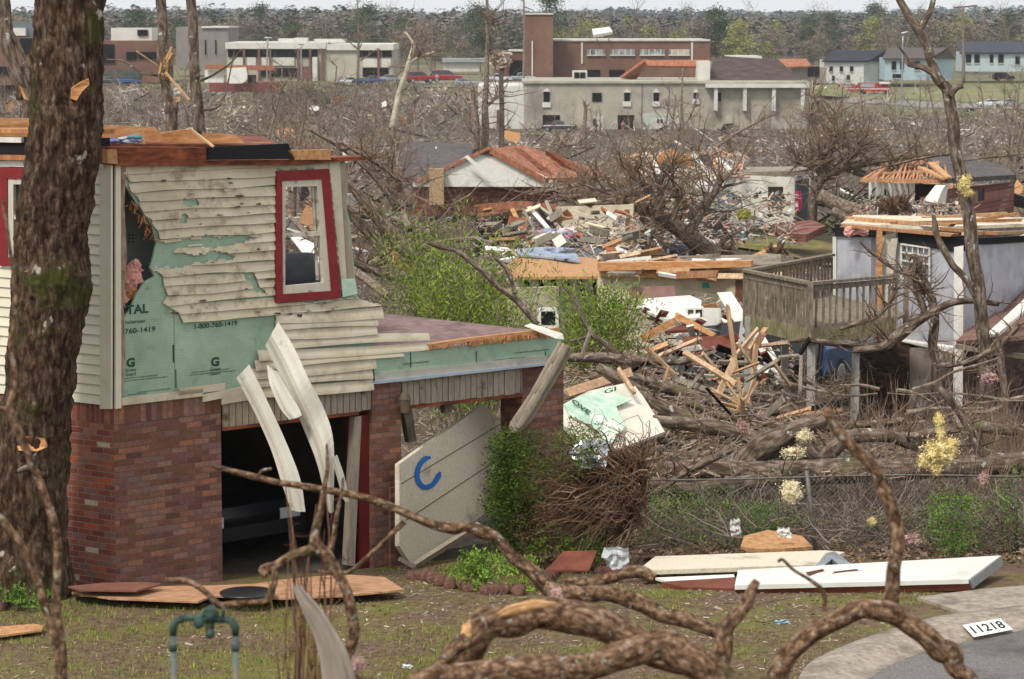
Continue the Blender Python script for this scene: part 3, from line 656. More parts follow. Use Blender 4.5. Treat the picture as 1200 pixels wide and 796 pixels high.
# ---------------- near trees, fallen limbs and yard things ----------------
def big_tree():
    spec=[(86,-60,42),(84,-20,41),(78,100,41),(76,143,42),(72,195,42),(64,244,43),(60,282,41),(61,335,46),(54,391,41),(46,456,40),(41,494,42),(34,550,45),(30,626,48),(24,672,56),(18,702,66),(14,722,80)]
    d=30.9; q=crom([(u,v,r) for u,v,r in spec],28); n=110
    t=thing('tree','big mossy oak trunk with bark scars at the left corner of the brick house','tree',P(18,708,d)); m=MB(); sc={}
    base=[]
    for i,(u,v,r) in enumerate(q):
        c=P(u,v,d); R=r/F*d
        for j in range(n):
            a=2*PI*j/n; o=Vector((math.cos(a),math.sin(a),0)); w=c+o*R
            k=noise.noise(Vector((o.x*R*15,o.y*R*15,c.z*3.)))*.035+noise.noise(w*5)*.03+noise.noise(w*24)*.012+abs(noise.noise(Vector((o.x*R*26,o.y*R*26,c.z*6+9))))*.04-.01
            fl=max(0,(v-640)/80)
            k+=fl*.35*max(0,math.sin(a*3+1.2))*.35
            m.v.append(tuple(c+o*(R+k)))
    K=len(q)
    for i in range(K-1):
        for j in range(n): m.f.append([i*n+j,(i+1)*n+j,(i+1)*n+(j+1)%n,i*n+(j+1)%n]); m.c.append((1,1,1)); m.m.append(0)
    m.f.append(list(range(n))); m.c.append((1,1,1)); m.m.append(0)
    m.build('trunk',barkmat('bark_oak',['1c1410','3d2e25','604f41','85786a'],'3f4423',.56,(1,1,.35),20,.05,('b7ada2',3.1,.655),False),t,True)
    SCAR=nm('bare_wood',['94603a','b98558','d0a070'],9,.8,.3,sc=(1,1,3),dirt='5f3d2a',dth=(.55,.7))
    for l,nme in (([(84,104),(94,97),(104,92),(105,99),(96,108),(90,118),(84,116)],'bark_scar'),([(16,516),(30,511),(52,514),(55,524),(44,529),(22,528)],'bark_scar')):
        m=MB(); 
        def surf(u,v): 
            z=P(u,v,d).z; 
            best=min(q,key=lambda s:abs(P(s[0],s[1],d).z-z)); c=P(best[0],best[1],d); R=best[2]/F*d; x=(P(u,v,d).x-c.x); return P(u,v,d-math.sqrt(max(R*R-x*x,0))-.03)
        m.poly([surf(*p) for p in l],.07); m.build(nme,SCAR,t)
    m=MB(); m.tube([P(28,640,30.3),P(22,652,30.2),P(10,655,30.2)],[.03,.035,.03],8,lump=.3); 
    m=MB(); m.tube([P(50,556,30.5),P(30,549,30.3),P(22,552,30.2)],[.03,.035,.025],8,lump=.3,lf=9); m.build('stub',BARKB,t,True)
    return t
big_tree()
def trunkthing(name,label,cat,specs,mat=BARKB,n=10,tw=None,lump=.18,lf=6,leaf=None,k=6,group=None,wob=.4,partname='trunk'):
    d=specs[0][0]; base=P(*specs[0][-1][:3]) if len(specs[0][0])==4 else None
    m=MB(); allp=[]
    for i,s in enumerate(specs): allp.append(limb(m,s,n,k,wob,lump,lf))
    zs=min((p for pr in allp for p in pr[0]),key=lambda p:p.z)
    t=thing(name,label,cat,zs,group); m.build(partname,mat,t,True)
    if tw:
        m=MB()
        for (pts,rad) in allp: twigs(m,pts,rad,*tw)
        m.build('twigs',TWIG,t)
    return t
def D(l,d): return [(a[0],a[1],d,a[2]) for a in l]
def tobase(l,d,r,dx=0):   # run a trunk on down to the ground
    u,v=l[-1][0],l[-1][1]; p=at(u+dx,d); vb=20+(CH-p.z)*F/d; return l+[(u+dx,vb+6,r)]
TR=[('slim bare trunk with a splintered bulge behind the house roof',[(184,-30,5.5),(188,0,5.5),(191,35,5.5),(193,75,7),(195,100,5.5),(199,130,7),(201,160,7)],41,8),
 ('slim bare trunk, right one of the two behind the house roof',[(220,-30,5),(223,0,5.2),(227,50,5.8),(231,100,6.5),(233,150,7),(235,200,7.5)],42,9)]
for l,s,d,r in TR:
    s=tobase(s,d,r); t=trunkthing('tree',l,'tree',[D(s,d)],BARKB,tw=None)
    m=MB()
    if d==41:
        for i in range(16): a=P(193+rnd(-4,5),78+rnd(-8,16),40.8); m.splint(a,a+Vector((rnd(-.05,.12),rnd(-.1,.1),rnd(-.25,.3))),.03,.012,rnd(0,3),random.choice([(1,.85,.55),(.3,.25,.2)]))
        m.beam(P(194,85,40.7),P(222,118,40.4),.03,.03,0,(.9,.8,.6)); m.beam(P(186,78,40.7),P(160,60,40.5),.02,.02,0,(.9,.8,.6)); m.build('splinters',WOOD,t)
        m=MB(); limb(m,D([(185,88,2),(165,85,1.6),(145,72,1.2),(125,70,1)],40.9),6); limb(m,D([(190,30,1.6),(180,22,1),(172,24,.8)],40.9),6); m.build('branch',BARKB,t)
    else:
        m=MB(); limb(m,D([(234,95,1.6),(250,88,1.4),(270,74,1.2),(283,58,1)],41.9),6); limb(m,D([(237,130,1.6),(260,120,1.2),(275,60,.8)],41.9),6); m.build('branch',BARKB,t)
t=trunkthing('tree','leaning bare tree with a pale bark wound at the far left edge','tree',[D(tobase([(-2,-30,7),(3,0,7),(8,45,7.5),(18,85,7.5),(28,115,7.5),(34,150,8)],37,9,4),37),D([(8,30,3),(24,60,3),(34,95,3.2),(38,125,3.2)],37)])
m=MB(); m.poly([P(22,100,36.85),P(26,104,36.85),(P(33,118,36.85)),P(28,116,36.85)],.03); m.build('bark_scar',MATS['bare_wood'],t)
# fallen limbs close to the camera
FB=[
 ('fallen_limb','long forked limb reaching in front of the garage opening with a pale broken tip','branch',
  [D([(248,546,1.6),(262,549,3),(290,557,4.2),(325,566,4),(355,570,4.2),(420,582,5),(470,600,5.6),(505,612,6),(528,618,8),(545,617,6.5),(565,622,9),(580,632,7.5),(600,652,8),(625,672,9),(645,692,11)],11),
   D([(474,612,4),(455,630,3.2),(430,652,2.8),(412,669,2.8),(395,672,2.4),(372,669,2)],11.05), D([(302,561,2.4),(307,552,2.2),(318,549,1.8)],11)],(1.5,)),
 ('fallen_limb','lichen covered limb lying right of the garden edging with a thinner branch on top','branch',
  [D([(640,688,8),(655,692,11),(690,692,10.5),(717,697,10.5),(750,711,11),(777,721,10.5),(805,729,10),(850,741,9)],10.8),D([(660,684,6),(683,683,8),(710,677,7),(747,670,8),(765,680,7)],11)],None),
 ('fallen_limb','upright crooked limb with a Y fork in front of the garage opening','branch',
  [D([(383,520,1.5),(383,556,3),(379,585,4),(372,615,5),(372,640,7.5),(385,655,8),(400,680,7),(412,710,7),(415,740,7.5),(411,775,8),(420,800,9),(430,840,10)],9.6),
   D([(372,640,7),(350,650,6.5),(330,661,6),(312,668,6.5),(308,672,4)],9.6),D([(322,664,4),(321,685,4.2),(315,703,5),(300,707,3.5),(272,708,4.2),(256,709,4.5),(245,697,4),(222,682,4),(193,679,3)],9.5),
   D([(385,655,4),(392,620,3),(398,590,2.5),(402,560,2)],9.7)],None),
 ('fallen_log','thick arched log with pale torn bark on top at the bottom centre','log',
  [D([(480,830,12),(510,790,10),(530,765,10),(550,748,12)],8.2),D([(548,800,24),(553,765,22),(572,738,22),(602,724,22),(640,720,22),(682,727,23),(722,742,22),(757,757,21),(800,770,20)],8.5)],None),
 ('fallen_log','thick lichen spotted log along the bottom edge with an upright broken stub','log',
  [D([(480,805,16),(530,795,20),(600,786,20),(680,782,20),(740,775,20),(775,764,21),(800,775,24),(840,792,25),(900,812,26)],8.1),D([(842,775,15),(850,745,12),(863,722,10),(878,697,8),(888,682,5)],8.6)],None),
 ('fallen_log','arched rough barked log over the curb at the bottom right','log',
  [D([(895,830,15),(915,790,14),(943,751,13),(980,728,13),(1010,714,14),(1040,714,15),(1067,732,14),(1092,752,15),(1113,766,16),(1122,785,12),(1138,805,12),(1160,850,13)],9)],None),
 ('fallen_limb','tall curved bare limb rising from the arched log to a reddish broken tip','branch',
  [D([(970,484,5),(978,498,6.5),(1000,525,7.2),(1020,548,7.5),(1035,570,8.5),(1046,595,9),(1051,622,9.5),(1050,650,8.5),(1046,680,9),(1043,712,10)],9.3)],None),
 ('bent_sapling','bent grey sapling crossing the big trunk at the left edge','sapling',
  [D([(3,235,2.2),(10,280,2.4),(18,350,2.6),(13,400,3),(18,440,3.5),(11,480,5),(33,529,5),(54,583,5),(67,632,5.5),(69,708,6),(74,775,6.5),(76,840,7)],9),D([(11,480,3),(4,480,3),(-8,478,3)],9)],None),
 ('bent_sapling','pale lichen spotted sapling below the bent one at the left edge','sapling',
  [D([(-10,595,4.5),(8,618,5),(27,645,5),(47,686,5.5),(58,726,5.2),(66,770,4.5),(72,840,4.5)],8.8)],None),
 ('forked_twig','thin grey hooked twig between the logs in front of the white door panel','twig',
  [D([(911,659,2),(918,656,2),(930,668,2),(948,680,2.4),(962,690,3),(967,700,3),(966,716,3)],9.4)],None)]
for nme,l,c,sp,tw in FB:
    sp=[[(a,b,e,r*(.88 if 'log' in nme else .92)) for a,b,e,r in s_] for s_ in sp]
    t=trunkthing(nme,l,c,sp,BARKFG,28 if 'log' in nme else 14,None,(.09 if 'log' in nme else .12),26 if 'log' in nme else 40,None,14,None,.7,'wood')
    if 'arched log with pale' in l:
        m=MB(); ribbon(m,[(583,719),(596,711),(610,707),(628,704),(644,706),(652,707)],[(588,724),(600,722),(616,719),(630,714),(641,713),(653,708)],[8.22,8.2,8.2,8.2,8.2,8.22],.008,9,.02,k=6); ribbon(m,[(541,734),(539,750),(541,770)],[(551,728),(553,745),(550,765)],[8.25,8.23,8.25],.006,5,.02); m.build('torn_wood',nm('fresh_torn_wood',['7d5434','b98e5f','d9b98b'],26,.8,.3,sc=(1,3,3)),t,True)
    if 'reddish' in l or 'upright crooked' in l:
        m=MB(); q=(970,484,9.3) if 'reddish' in l else (310,671,9.6); m.ico(P(*q),.017,3,.7,3,(.8,1,1.2)); m.build('broken_tip',nm('torn_tip',['5e4438','80604c','a5846a'],20,.9,.3),t,True)
PINK=nm('fibreglass_pink',['96736f','b89790','cfb9b0'],9,1,.7,bd=.03)
YEL=nm('fibreglass_yellow',['bfa566','d9c88c','e9dcae'],9,1,.7,bd=.03); CRM=nm('fibreglass_cream',['bfae88','d8cdaa','e8dfc6'],9,1,.7,bd=.03)
def leafc(m,c,r,n,size,col,up=.3,asp=2.5,flat_=1):
    for _ in range(n):
        q=Vector(c)+Vector((random.gauss(0,1)*r[0],random.gauss(0,1)*r[1],random.gauss(0,1)*r[2]))*.5
        d=Vector((rnd(-1,1),rnd(-1,1),rnd(-.6,.8)+up)).normalized(); s=d.cross(Vector((rnd(-1,1),rnd(-1,1),rnd(-1,1)))).normalized(); L=size*rnd(.6,1.3)
        k=rnd(.75,1.25); cc=tuple(x*k for x in col)
        m.add([q,q+d*L*.5+s*L/asp*.5,q+d*L,q+d*L*.5-s*L/asp*.5],((0,1,2,3),),cc)
def fluff(name,label,pts,mat,cat='insulation',lump=.7,group=None):
    m=MB()
    for u,v,d,r,a in pts:
        R=r/F*d; m.ico(P(u,v,d),R*.66,3,1.1,2.4,(1,.7,a))
        leafc(m,P(u,v,d),(R*.85,R*.7,R*a*.85),520,R*.2,(1,1,1),0,1.5)
        for k_ in range(5): th=rnd(0,6.3); leafc(m,P(u,v,d)+Vector((math.cos(th)*R*.8,0,math.sin(th)*R*a*.8)),(R*.35,R*.3,R*.35),90,R*.16,(1,1,1),0,1.7)
    return tag(m.build(name,mat),label,cat,group)
fluff('insulation_clump','small pink insulation clump stuck on the joint of the lichen covered limb',[(652,697,10.7,9,1.1)],PINK)
fluff('insulation_clump','pale pink insulation clump on the lower stem of the upright crooked limb',[(419,779,9.3,9,1.3)],PINK)
# gas regulator on two pipes
def gas():
    d=8; t=thing('gas_regulator','green painted gas regulator bridging two upright pipes on the lawn','gas meter',Vector((P(240,700,d).x,d,G(0,8))))
    GP=nm('pipe_green',['263530','31453f','445850'],20,.6,.2,dirt='6a5a48',dsc=30,dth=(.55,.7))
    m=MB()
    def tb(a,b,r): 
        n_=MB(); n_.tube([P(*a,d),P(*b,d)],[r*.8/F*d]*2,14); return n_
    for u in (203,276):
        x=P(u,733,d); n=MB(); n.tube([Vector((x.x,d,G(0,8)-.1)),P(u,740,d)],[.0095]*2,14); n.build('pipe',nm('pipe_grey',['3f4a48','5a6562','7a6a5a'],20,.6,.2),t,True)
        n=MB(); n.tube([P(u,763,d),P(u,759,d),P(u,755,d)],[.011,.0125,.011],10); n.build('coupling',GP,t,True)
        n=MB(); n.tube([P(u,745,d),P(u,735,d),P(u+(4 if u<240 else -4),728,d),P(u+(12 if u<240 else -12),726,d)],[.010,.0115,.0115,.010],14); n.build('elbow',GP,t,True)
    tb((210,724),(236,725),4.4).build('cross_pipe',GP,t,True); tb((256,726),(272,727),4.4).build('cross_pipe',GP,t,True)
    for u,v,r in ((233,730,6.5),(247,742,5)): n=MB(); n.lathe(P(u,v,d-.01),[(r*.7/F*d,-.02),(r/F*d,-.012),(r/F*d,.012),(r*.6/F*d,.02)],14,Matrix.Rotation(PI/2,3,'X')); n.build('cap',GP,t,True)
    n=MB(); R=Matrix.Rotation(PI/2,3,'X'); n.lathe(P(247,720,d),[(.008,-.034),(.011,-.03),(.011,-.02),(.018,-.012),(.019,-.005),(.025,-.004),(.025,.004),(.019,.005),(.014,.02),(.006,.026)],20,R@Matrix.Rotation(.5,3,'X'))
    for a in range(6): n.box(P(247,720,d)+Vector((math.cos(a*1.047)*.0215,-.006,math.sin(a*1.047)*.0215)),(.006,.014,.006))
    n.tube([P(228,725,d),P(262,726,d)],[.011,.011],12); n.tube([P(232,731,d),P(243,714,d)],[.009,.009],10); n.box(P(262,716,d),(.008,.01,.03))
    n.lathe(P(246,728,d),[(.006,-.05),(.012,-.045),(.014,0),(.012,.028),(.016,.03),(.016,.036),(.008,.04)],14); n.build('body',GP,t,True)
gas()
m=MB(); ribbon(m,[(342,682),(347,700),(357,722),(368,747),(374,771),(378,800),(384,850)],[(352,686),(362,698),(377,714),(392,738),(407,764),(418,800),(430,850)],[8.9]*7,.02,9,.004)
tag(m.build('bent_downspout',nm('weathered_vinyl',['7f756c','968c82','aba198'],8,.6,.2,sc=(1,1,.4)),None,True),'weathered grey bent metal downspout strip standing in weeds at the bottom left centre','strip')
def weeds(name,label,u0,u1,vb,vt,d,n,col,r=.9,leaf=0,lab_cat='weeds'):
    m=MB(); 
    for _ in range(n):
        u=rnd(u0,u1); uu=u+rnd(-22,22); v=rnd(vt,vt+(vb-vt)*.5); p=[];R=[]
        for i in range(6): t=i/5; q=P(u+(uu-u)*t**1.5+rnd(-2,2),vb+(v-vb)*t,d+rnd(-.1,.1)*t); p.append(q); R.append(r*(1-.6*t)/F*d)
        m.tube(p,R,5,random.choice(col),cap=False)
        if random.random()<.6: twigs(m,p,R,3,.12,R[0]*.6,1,.3,3,col[0],.4)
    o=m.build(name,TWIG); return tag(o,label,lab_cat)
weeds('bare_shrub','bare reddish shrub of thin stems standing before the garage opening',345,392,830,545,10.2,16,[(.75,.5,.45),(.9,.75,.6)],1.6,lab_cat='shrub')
weeds('dry_weeds','dry yellow weed stalks around the bent grey strip',325,375,830,640,9.4,14,[(1.2,1.0,.6),(.8,.65,.4)],1.2)
# boards on the lawn
def gsheet(name,label,l,z,mat,th=.02,cat='board',tilt=0,group=None):
    m=MB(); q=[PZ(u,v,z+(zz if len(e)>2 else 0)) for e in l for (u,v,zz) in [tuple(e)+(0,)*(3-len(e))]]
    m.poly(q,th,nrm=(0,0,1)); return tag(m.build(name,mat),label,cat,group)
OSB2=nm('plywood_wet',['8a6247','a87f60','bd9878'],6,.85,.3,sc=(1,4,1),dirt='5f4634',dth=(.55,.75))
gsheet('plywood_sheet','long torn brown plywood sheet lying across the garage threshold',[(84,694),(130,701),(232,705),(250,698),(330,701),(400,698),(474,691),(450,676),(400,673),(330,679),(300,684),(250,686),(187,687),(120,692)],.06,OSB2)
gsheet('plywood_scrap','dark reddish board scrap on the left end of the plywood at the brick corner',[(80,687),(95,691),(160,692),(190,684),(170,682),(120,683)],.14,nm('board_dark',['6a463a','80584a'],5,.85,.2))
m=MB(); m.poly([P(88,699,30.6),P(235,705,30.4),P(232,709,30.4),P(150,711,30.4),P(100,708,30.5)],.2); tag(m.build('debris_board',nm('gap_shade',['2c2420','4a3d33'],6,.9,.3)),'dark slab coloured as the shade in the gap under the plywood edge','board')  # not a board: slab coloured dark for the shaded gap beneath the plywood
gsheet('plywood_scrap','small orange plywood piece on the lawn at the left edge',[(-20,736),(40,731),(51,733),(49,738),(-20,748)],.03,OSB)
m=MB(); c=PZ(290,697,.10); 
for a in range(1): m.lathe(c,[(.28,0),(.3,.015),(.3,.03),(.27,.04),(.12,.055)],28)
tag(m.build('bin_lid',flat('lid_black','26282b',.35),None,True),'round black plastic lid lying on the plywood before the garage','lid')
# scalloped edging blocks
SCB=nm('edging_block',['4a362f','674a40','7f6257'],14,.95,.5,dirt='3f342c',dsc=9,dth=(.5,.68))
def block():
    m=MB(); 
    for i in range(3):
        m.lathe(((i-1)*.1,0,0),[(.07,0),(.075,.005),(.075,.085),(.06,.11),(.03,.12)],12)
    m.box((0,0,.05),(.34,.11,.1)); return m
b0=block().build('edging_block',SCB,None,True,org=(0,0,0)); first=True
nb=0
for (arc,where) in (([(494,680),(520,690),(560,697),(600,697),(634,688),(650,672)],'around the small flower bed'),([(640,672),(690,673),(735,676),(768,686)],'in the row between the bed and the white panels'),([(-10,714),(20,712),(44,706)],'at the foot of the big trunk')):
    A=[on(u,v) for u,v in crom(arc,14)]; A=[Vector(a) for a in A]; acc=0
    for i in range(len(A)-1):
        acc+=(A[i+1]-A[i]).length
        if acc>.29 or i==0:
            acc=0; d_=A[i+1]-A[i]; o=b0 if first else b0.copy()
            if not first: COL.objects.link(o)
            first=False; o.location=A[i]+Vector((0,0,-.02)); o.rotation_euler=(rnd(-.1,.1),rnd(-.05,.05),math.atan2(d_.y,d_.x)+rnd(-.08,.08)); tag(o,'brown scalloped edging block '+where,'edging block','scalloped edging blocks '+where); nb+=1
def plant(name,label,u,v,d,w,h,n,size,col,cat='plant',base=None,mat=None,up=.6,asp=2.5,stems=5,sr=.6,group=None):
    b=base or at(u,d); W=w/F*d; Hh=h/F*d; t=thing(name,label,cat,b,group); top=P(u,v,d); m=MB(); s=MB()
    for _ in range(stems):
        e=b+Vector((rnd(-.4,.4)*W,rnd(-.3,.3)*W,Hh*rnd(.6,.95))); s.tube([b+Vector((rnd(-.05,.05),0,0)),b.lerp(e,.5)+Vector((rnd(-.05,.05),0,0)),e],[sr/F*d*1.5,sr/F*d,sr/F*d*.5],5,cap=False)
    s.build('stems',BARKB,t)
    K=max(6,n//40)
    for _ in range(K):
        z=rnd(.15,1); ww=math.sin(min(1,z*1.3)*PI*.75)+.15; c=b+Vector((random.gauss(0,.28)*W*ww,random.gauss(0,.25)*W*ww,Hh*z)); kk=rnd(.75,1.2)
        leafc(m,c,(W*.22,W*.22,Hh*.16),n//K,size,tuple(x*kk for x in col),up,asp)
    m.build('foliage',mat or LEAF,t); return t
plant('leafy_plant','fresh green leafy plant growing in the small flower bed',565,640,31.6,62,42,1500,.055,(1,1.1,.95),stems=8)
plant('leafy_plant','low yellow green plant behind the edging blocks, right of the fresh green one',612,668,31.2,26,14,300,.035,(1.2,1.2,.7),stems=4)
plant('leafy_plant','thin green plant at the right end of the flower bed beside the upturned shrub',625,645,32,30,36,350,.045,(1,1,.8),stems=6)
plant('leafy_plant','low green plants at the foot of the big trunk',14,672,30.1,50,28,700,.045,(.7,.9,.8),stems=6)
# upturned shrub
def shrub():
    t=thing('upturned_shrub','torn over juniper shrub, green on its left, bare brown stems on its right','shrub',on(690,640,30)); d0=34
    m=MB(); 
    for i in range(900):
        su,sv=rnd(690,760),rnd(540,620); a=rnd(1.2,4.1); L=rnd(45,115); du,dv=math.cos(a)*L,-math.sin(a)*L*.62; dr=rnd(5,50); dd=rnd(-.8,.8); p=[];R=[]; rr_=rnd(.35,1.0) if random.random()<.9 else rnd(1.2,2.2); ph=rnd(0,9)
        for k in range(8):
            q=k/7; u=su+du*q+30*q*noise.noise((q*3,ph,1)); v=sv+dv*math.sin(q*1.6)+dr*q*q+34*q*noise.noise((q*3,ph,7)); p.append(P(min(max(u,585),790),v,d0+dd*q-math.sin(q*PI)*.4)); R.append(rr_*(1.1-.8*q)/F*d0)
        k=rnd(.55,1.15); m.tube(p,R,4,(k,k*.82,k*.72),cap=False)
    m.build('stems',TWIG,t)
    m=MB()
    for i in range(430):
        r=random.random(); 
        if r<.8: u,v=568+abs(random.gauss(0,1))*30+2,rnd(508,650); v+=0
        elif r<.9: u,v=rnd(650,690),rnd(500,560)
        else: u,v=rnd(650,700),rnd(625,652)
        if u>655 and r<.8: continue
        off=abs(v-580)/75; u+=off*off*12+10*noise.noise((v*.05,2,3))+4
        k=rnd(.5,1.5); leafc(m,P(u,v,d0-.55+rnd(-.35,.4)),(.12,.14,.12),46,.045,(1.15*k,1.1*k,.55*k),.1,3)
    m.build('foliage',LEAFD,t)
    m=MB(); m.lathe(on(637,652,31)+Vector((0,0,-.1)),[(.17,0),(.15,.3),(.14,.6),(.16,.75)],12); m.build('root_stump',nm('stump',['4a332a','6a4a3c','7f6252'],12,.95,.5,sc=(1,1,.3)),t,True)
shrub()
# ---------------- yard behind: panels, fence, logs, deck, broken houses ----------------
RUSTB=nm('rust_brown',['5c342a','7c4a3a'],5,.8,.2)
def panel(mb,l,th,col=(1,1,1),m=0): return mb.poly([P(*q) for q in l],th,col=col,m=m)
# two garage door sections on the grass
t=thing('garage_door_section','smooth white garage door section with a tear lying on the grass near the curb','door',on(1000,690))
m=MB(); panel(m,[(865,668,31.9),(861,686,31.1),(1135,679,31.2),(1173,651,33)],.05,); WS=nm('white_skin',['c9cabf','d8d9cf'],3,.5,.03,dirt='a8a394',dth=(.6,.9)); m.build('skin',WS,t)
m=MB(); panel(m,[(862,689,31.12),(1136,682,31.22),(1138,692,31.25),(862,698,31.15)],.04); m.build('core_edge',RUSTB,t)
m=MB(); panel(m,[(1137,680,31.2),(1174,652,33),(1176,662,33),(1140,690,31.25)],.1); m.build('end_cap',CHROME,t)
TEARM=flat('torn_rust','5a3229',.9); m=MB(); m.poly([P(*q)+Vector((0,0,.012)) for q in ((970,677,31.5),(978,671,31.7),(1004,668,31.9),(1008,671,31.8),(990,677,31.5),(975,681,31.3))],.005,nrm=(0,0,1)); m.build('tear',TEARM,t)
m=MB(); m.poly([P(*q)+Vector((0,0,.012)) for q in ((944,672,31.6),(964,668,31.8),(966,670,31.8),(948,675,31.5))],.005,nrm=(0,0,1)); m.build('tear',TEARM,t)
t=thing('garage_door_section','stucco textured garage door section with a metal end lying behind the white one','door',on(860,680))
m=MB(); panel(m,[(746,669,32),(768,652,33.2),(966,645,34),(990,647,34),(956,662,32.6)],.05); m.build('skin',DOOR,t)
m=MB(); panel(m,[(957,662,32.6),(968,648,33.6),(978,646,34),(998,661,32.9),(985,664,32.7),(975,655,33),(963,665,32.6)],.04); m.build('end_cap',CHROME,t)
m=MB(); panel(m,[(768,677,31.9),(860,673,32),(861,677,31.9),(780,681,31.8)],.03); m.build('lower_skin',WHITE,t)
m=MB(); panel(m,[(775,682,31.7),(866,676,31.9),(866,690,31.4),(800,688,31.5)],.08); tag(m.build('debris_board',RUSTB),'reddish brown board under the left end of the white door section','board')
# insulation board
t=thing('insulation_board','broken cream and green insulation board lying tilted on the brush beside the brick pier','board',P(720,530,38))
N1=[(659.5,474,39),(690,458,39.5),(733,449,40.2),(739,457,40),(744,452,40.2),(754,465,40),(766,484,39.6),(779,506,39),(711,531,38),(700,522,38.2),(685,527,38.1),(672,510,38.3),(659.5,497,38.4)]
m=MB(); panel(m,N1,.05); m.build('board',nm('board_cream',['c9c2b0','d9d3c3'],4,.7,.1,dirt='a89c88',dth=(.55,.8)),t)
def dp2(u,v,o):
    a,b,c=[P(*N1[i]) for i in (2,7,8)]; n=(b-a).cross(c-a).normalized(); n=-n if n.y>0 else n; p0=a+n*o; r=ray(u,v); O=Vector((0,0,CH)); return O+r*((p0-O).dot(n)/r.dot(n))
m=MB(); m.poly([dp2(u,v,.07) for u,v in ((661,474),(690,459),(721,452),(726,462),(741,468),(722,476),(733,500),(712,524),(702,505),(684,494),(668,487))],.012); m.build('facing',SHED,t)
m=MB(); o=dp2(669,471,.10); ex=(dp2(692,488,.10)-o); put_text(m,'OVE',o,ex.normalized(),(dp2(676,462,.10)-o).normalized(),.13,ex.length*.9,.03); o=dp2(708,462,.10); ex=dp2(722,458,.10)-o; put_text(m,'GI',o,ex.normalized(),Vector((0,.2,1)),.06,ex.length,.02); m.build('printed_text',INK,t)
def crumple(name,label,u,v,d,w,h,mat,cat,seed=0,n=9):
    m=MB(); W=w/F*d; Hh=h/F*d; c=P(u,v,d); o=Vector((seed*3.1,0,0)); vs=[]
    for i in range(n+1):
        for j in range(n+1):
            x,z=(i/n-.5),(j/n-.5); k=noise.noise(Vector((x*4,z*4,seed)))*.5; vs.append(c+Vector(((x+.25*noise.noise(Vector((x*3,z*3,seed+9))))*W*(1-.5*abs(z)),k*W*.7,(z+.2*k)*Hh)))
    fs=[(i*(n+1)+j,(i+1)*(n+1)+j,(i+1)*(n+1)+j+1,i*(n+1)+j+1) for i in range(n) for j in range(n)]
    b=len(vs); vs+=[q+Vector((0,.01,0)) for q in vs]; fs+=[tuple(b+i for i in f[::-1]) for f in fs]
    m.add(vs,fs); return tag(m.build(name,mat),label,cat)
crumple('foil_sheet','crumpled silver foil sheet on the brown stems of the upturned shrub',690,532,33.3,44,34,flat('foil','c9cdd0',.22,.9),'foil',3)
PLA=NT('clear_plastic'); PLA=PLA.fin((.62,.66,.68),.15,0,.6); PLA.node_tree.nodes['Principled BSDF'].inputs['Alpha'].default_value=.5
crumple('plastic_bag','clear plastic bag lying between the edging blocks and the door sections',722,654,32.2,34,26,PLA,'bag',5,12)
gsheet('brown_board','smooth red brown board tilted on the ground below the shrub',[(640,668),(660,646,.12),(700,645,.15),(690,668)],.05,RUSTB)
m=MB(); panel(m,[(868,640,34),(872,628,34.6),(900,621,35),(940,628,34.8),(952,640,34.2),(920,643,34),(880,643,34)],.04); tag(m.build('plywood_scrap',OSB),'orange torn plywood piece at the foot of the chain link fence','board')
crumple('paper_scrap','white crumpled paper beside the plywood at the fence foot',919,624,34.2,18,12,flat('paper','d0d0cc'),'paper',8)
crumple('paper_scrap','grey white wad of paper left of the fence post',862,618,34.6,15,20,flat('paper2','b9b9b5'),'paper',11)
crumple('plastic_scrap','pale blue shred of film on the lawn before the white door section',917,729,28.5,16,5,flat('film_blue','8fa9b5'),'film',13)
crumple('paper_scrap','small white card lying on the bare lawn at the bottom centre',477,781,25.6,12,5,flat('paper3','cfd2cf'),'paper',15)
# chain link fence
t=thing('chain_link_fence','sagging grey chain link fence with tilted posts behind the door sections','fence',on(960,640,34)); 
def fz(x,top): y=35.6-.03*x; g=G(x,y); return Vector((x,y,(.52-.04*math.sin(x*.9)) if top else g-.05))
m=MB(); m.tube([fz(x*.25,1) for x in range(6,34)],[.014]*28,6); m.build('top_rail',FENCEM,t,True)
m=MB(); x=1.5
while x<8.2:
    for s in (-1,1): m.tube([fz(x,0),fz(x,0).lerp(fz(x+s*1.0,1),.5)+Vector((0,rnd(-.03,.03),0)),fz(x+s*1.0,1)],[.0023]*3,3,cap=False)
    x+=.062
m.build('wire_mesh',FENCEM,t)
for u,v,du in ((945,555,14),(1122,590,0),(1190,560,3)):
    m=MB(); a=P(u,v,35.5); b=Vector((a.x+du/F*35,a.y,G(a.x,a.y)-.1)); m.tube([b,a.lerp(b,.5),a+Vector((0,0,.05))],[.028,.028,.028],10); m.lathe(a+Vector((0,0,.05)),[(.032,0),(.03,.02),(.01,.04)],10); m.build('fence_post',FENCEM,t,True)
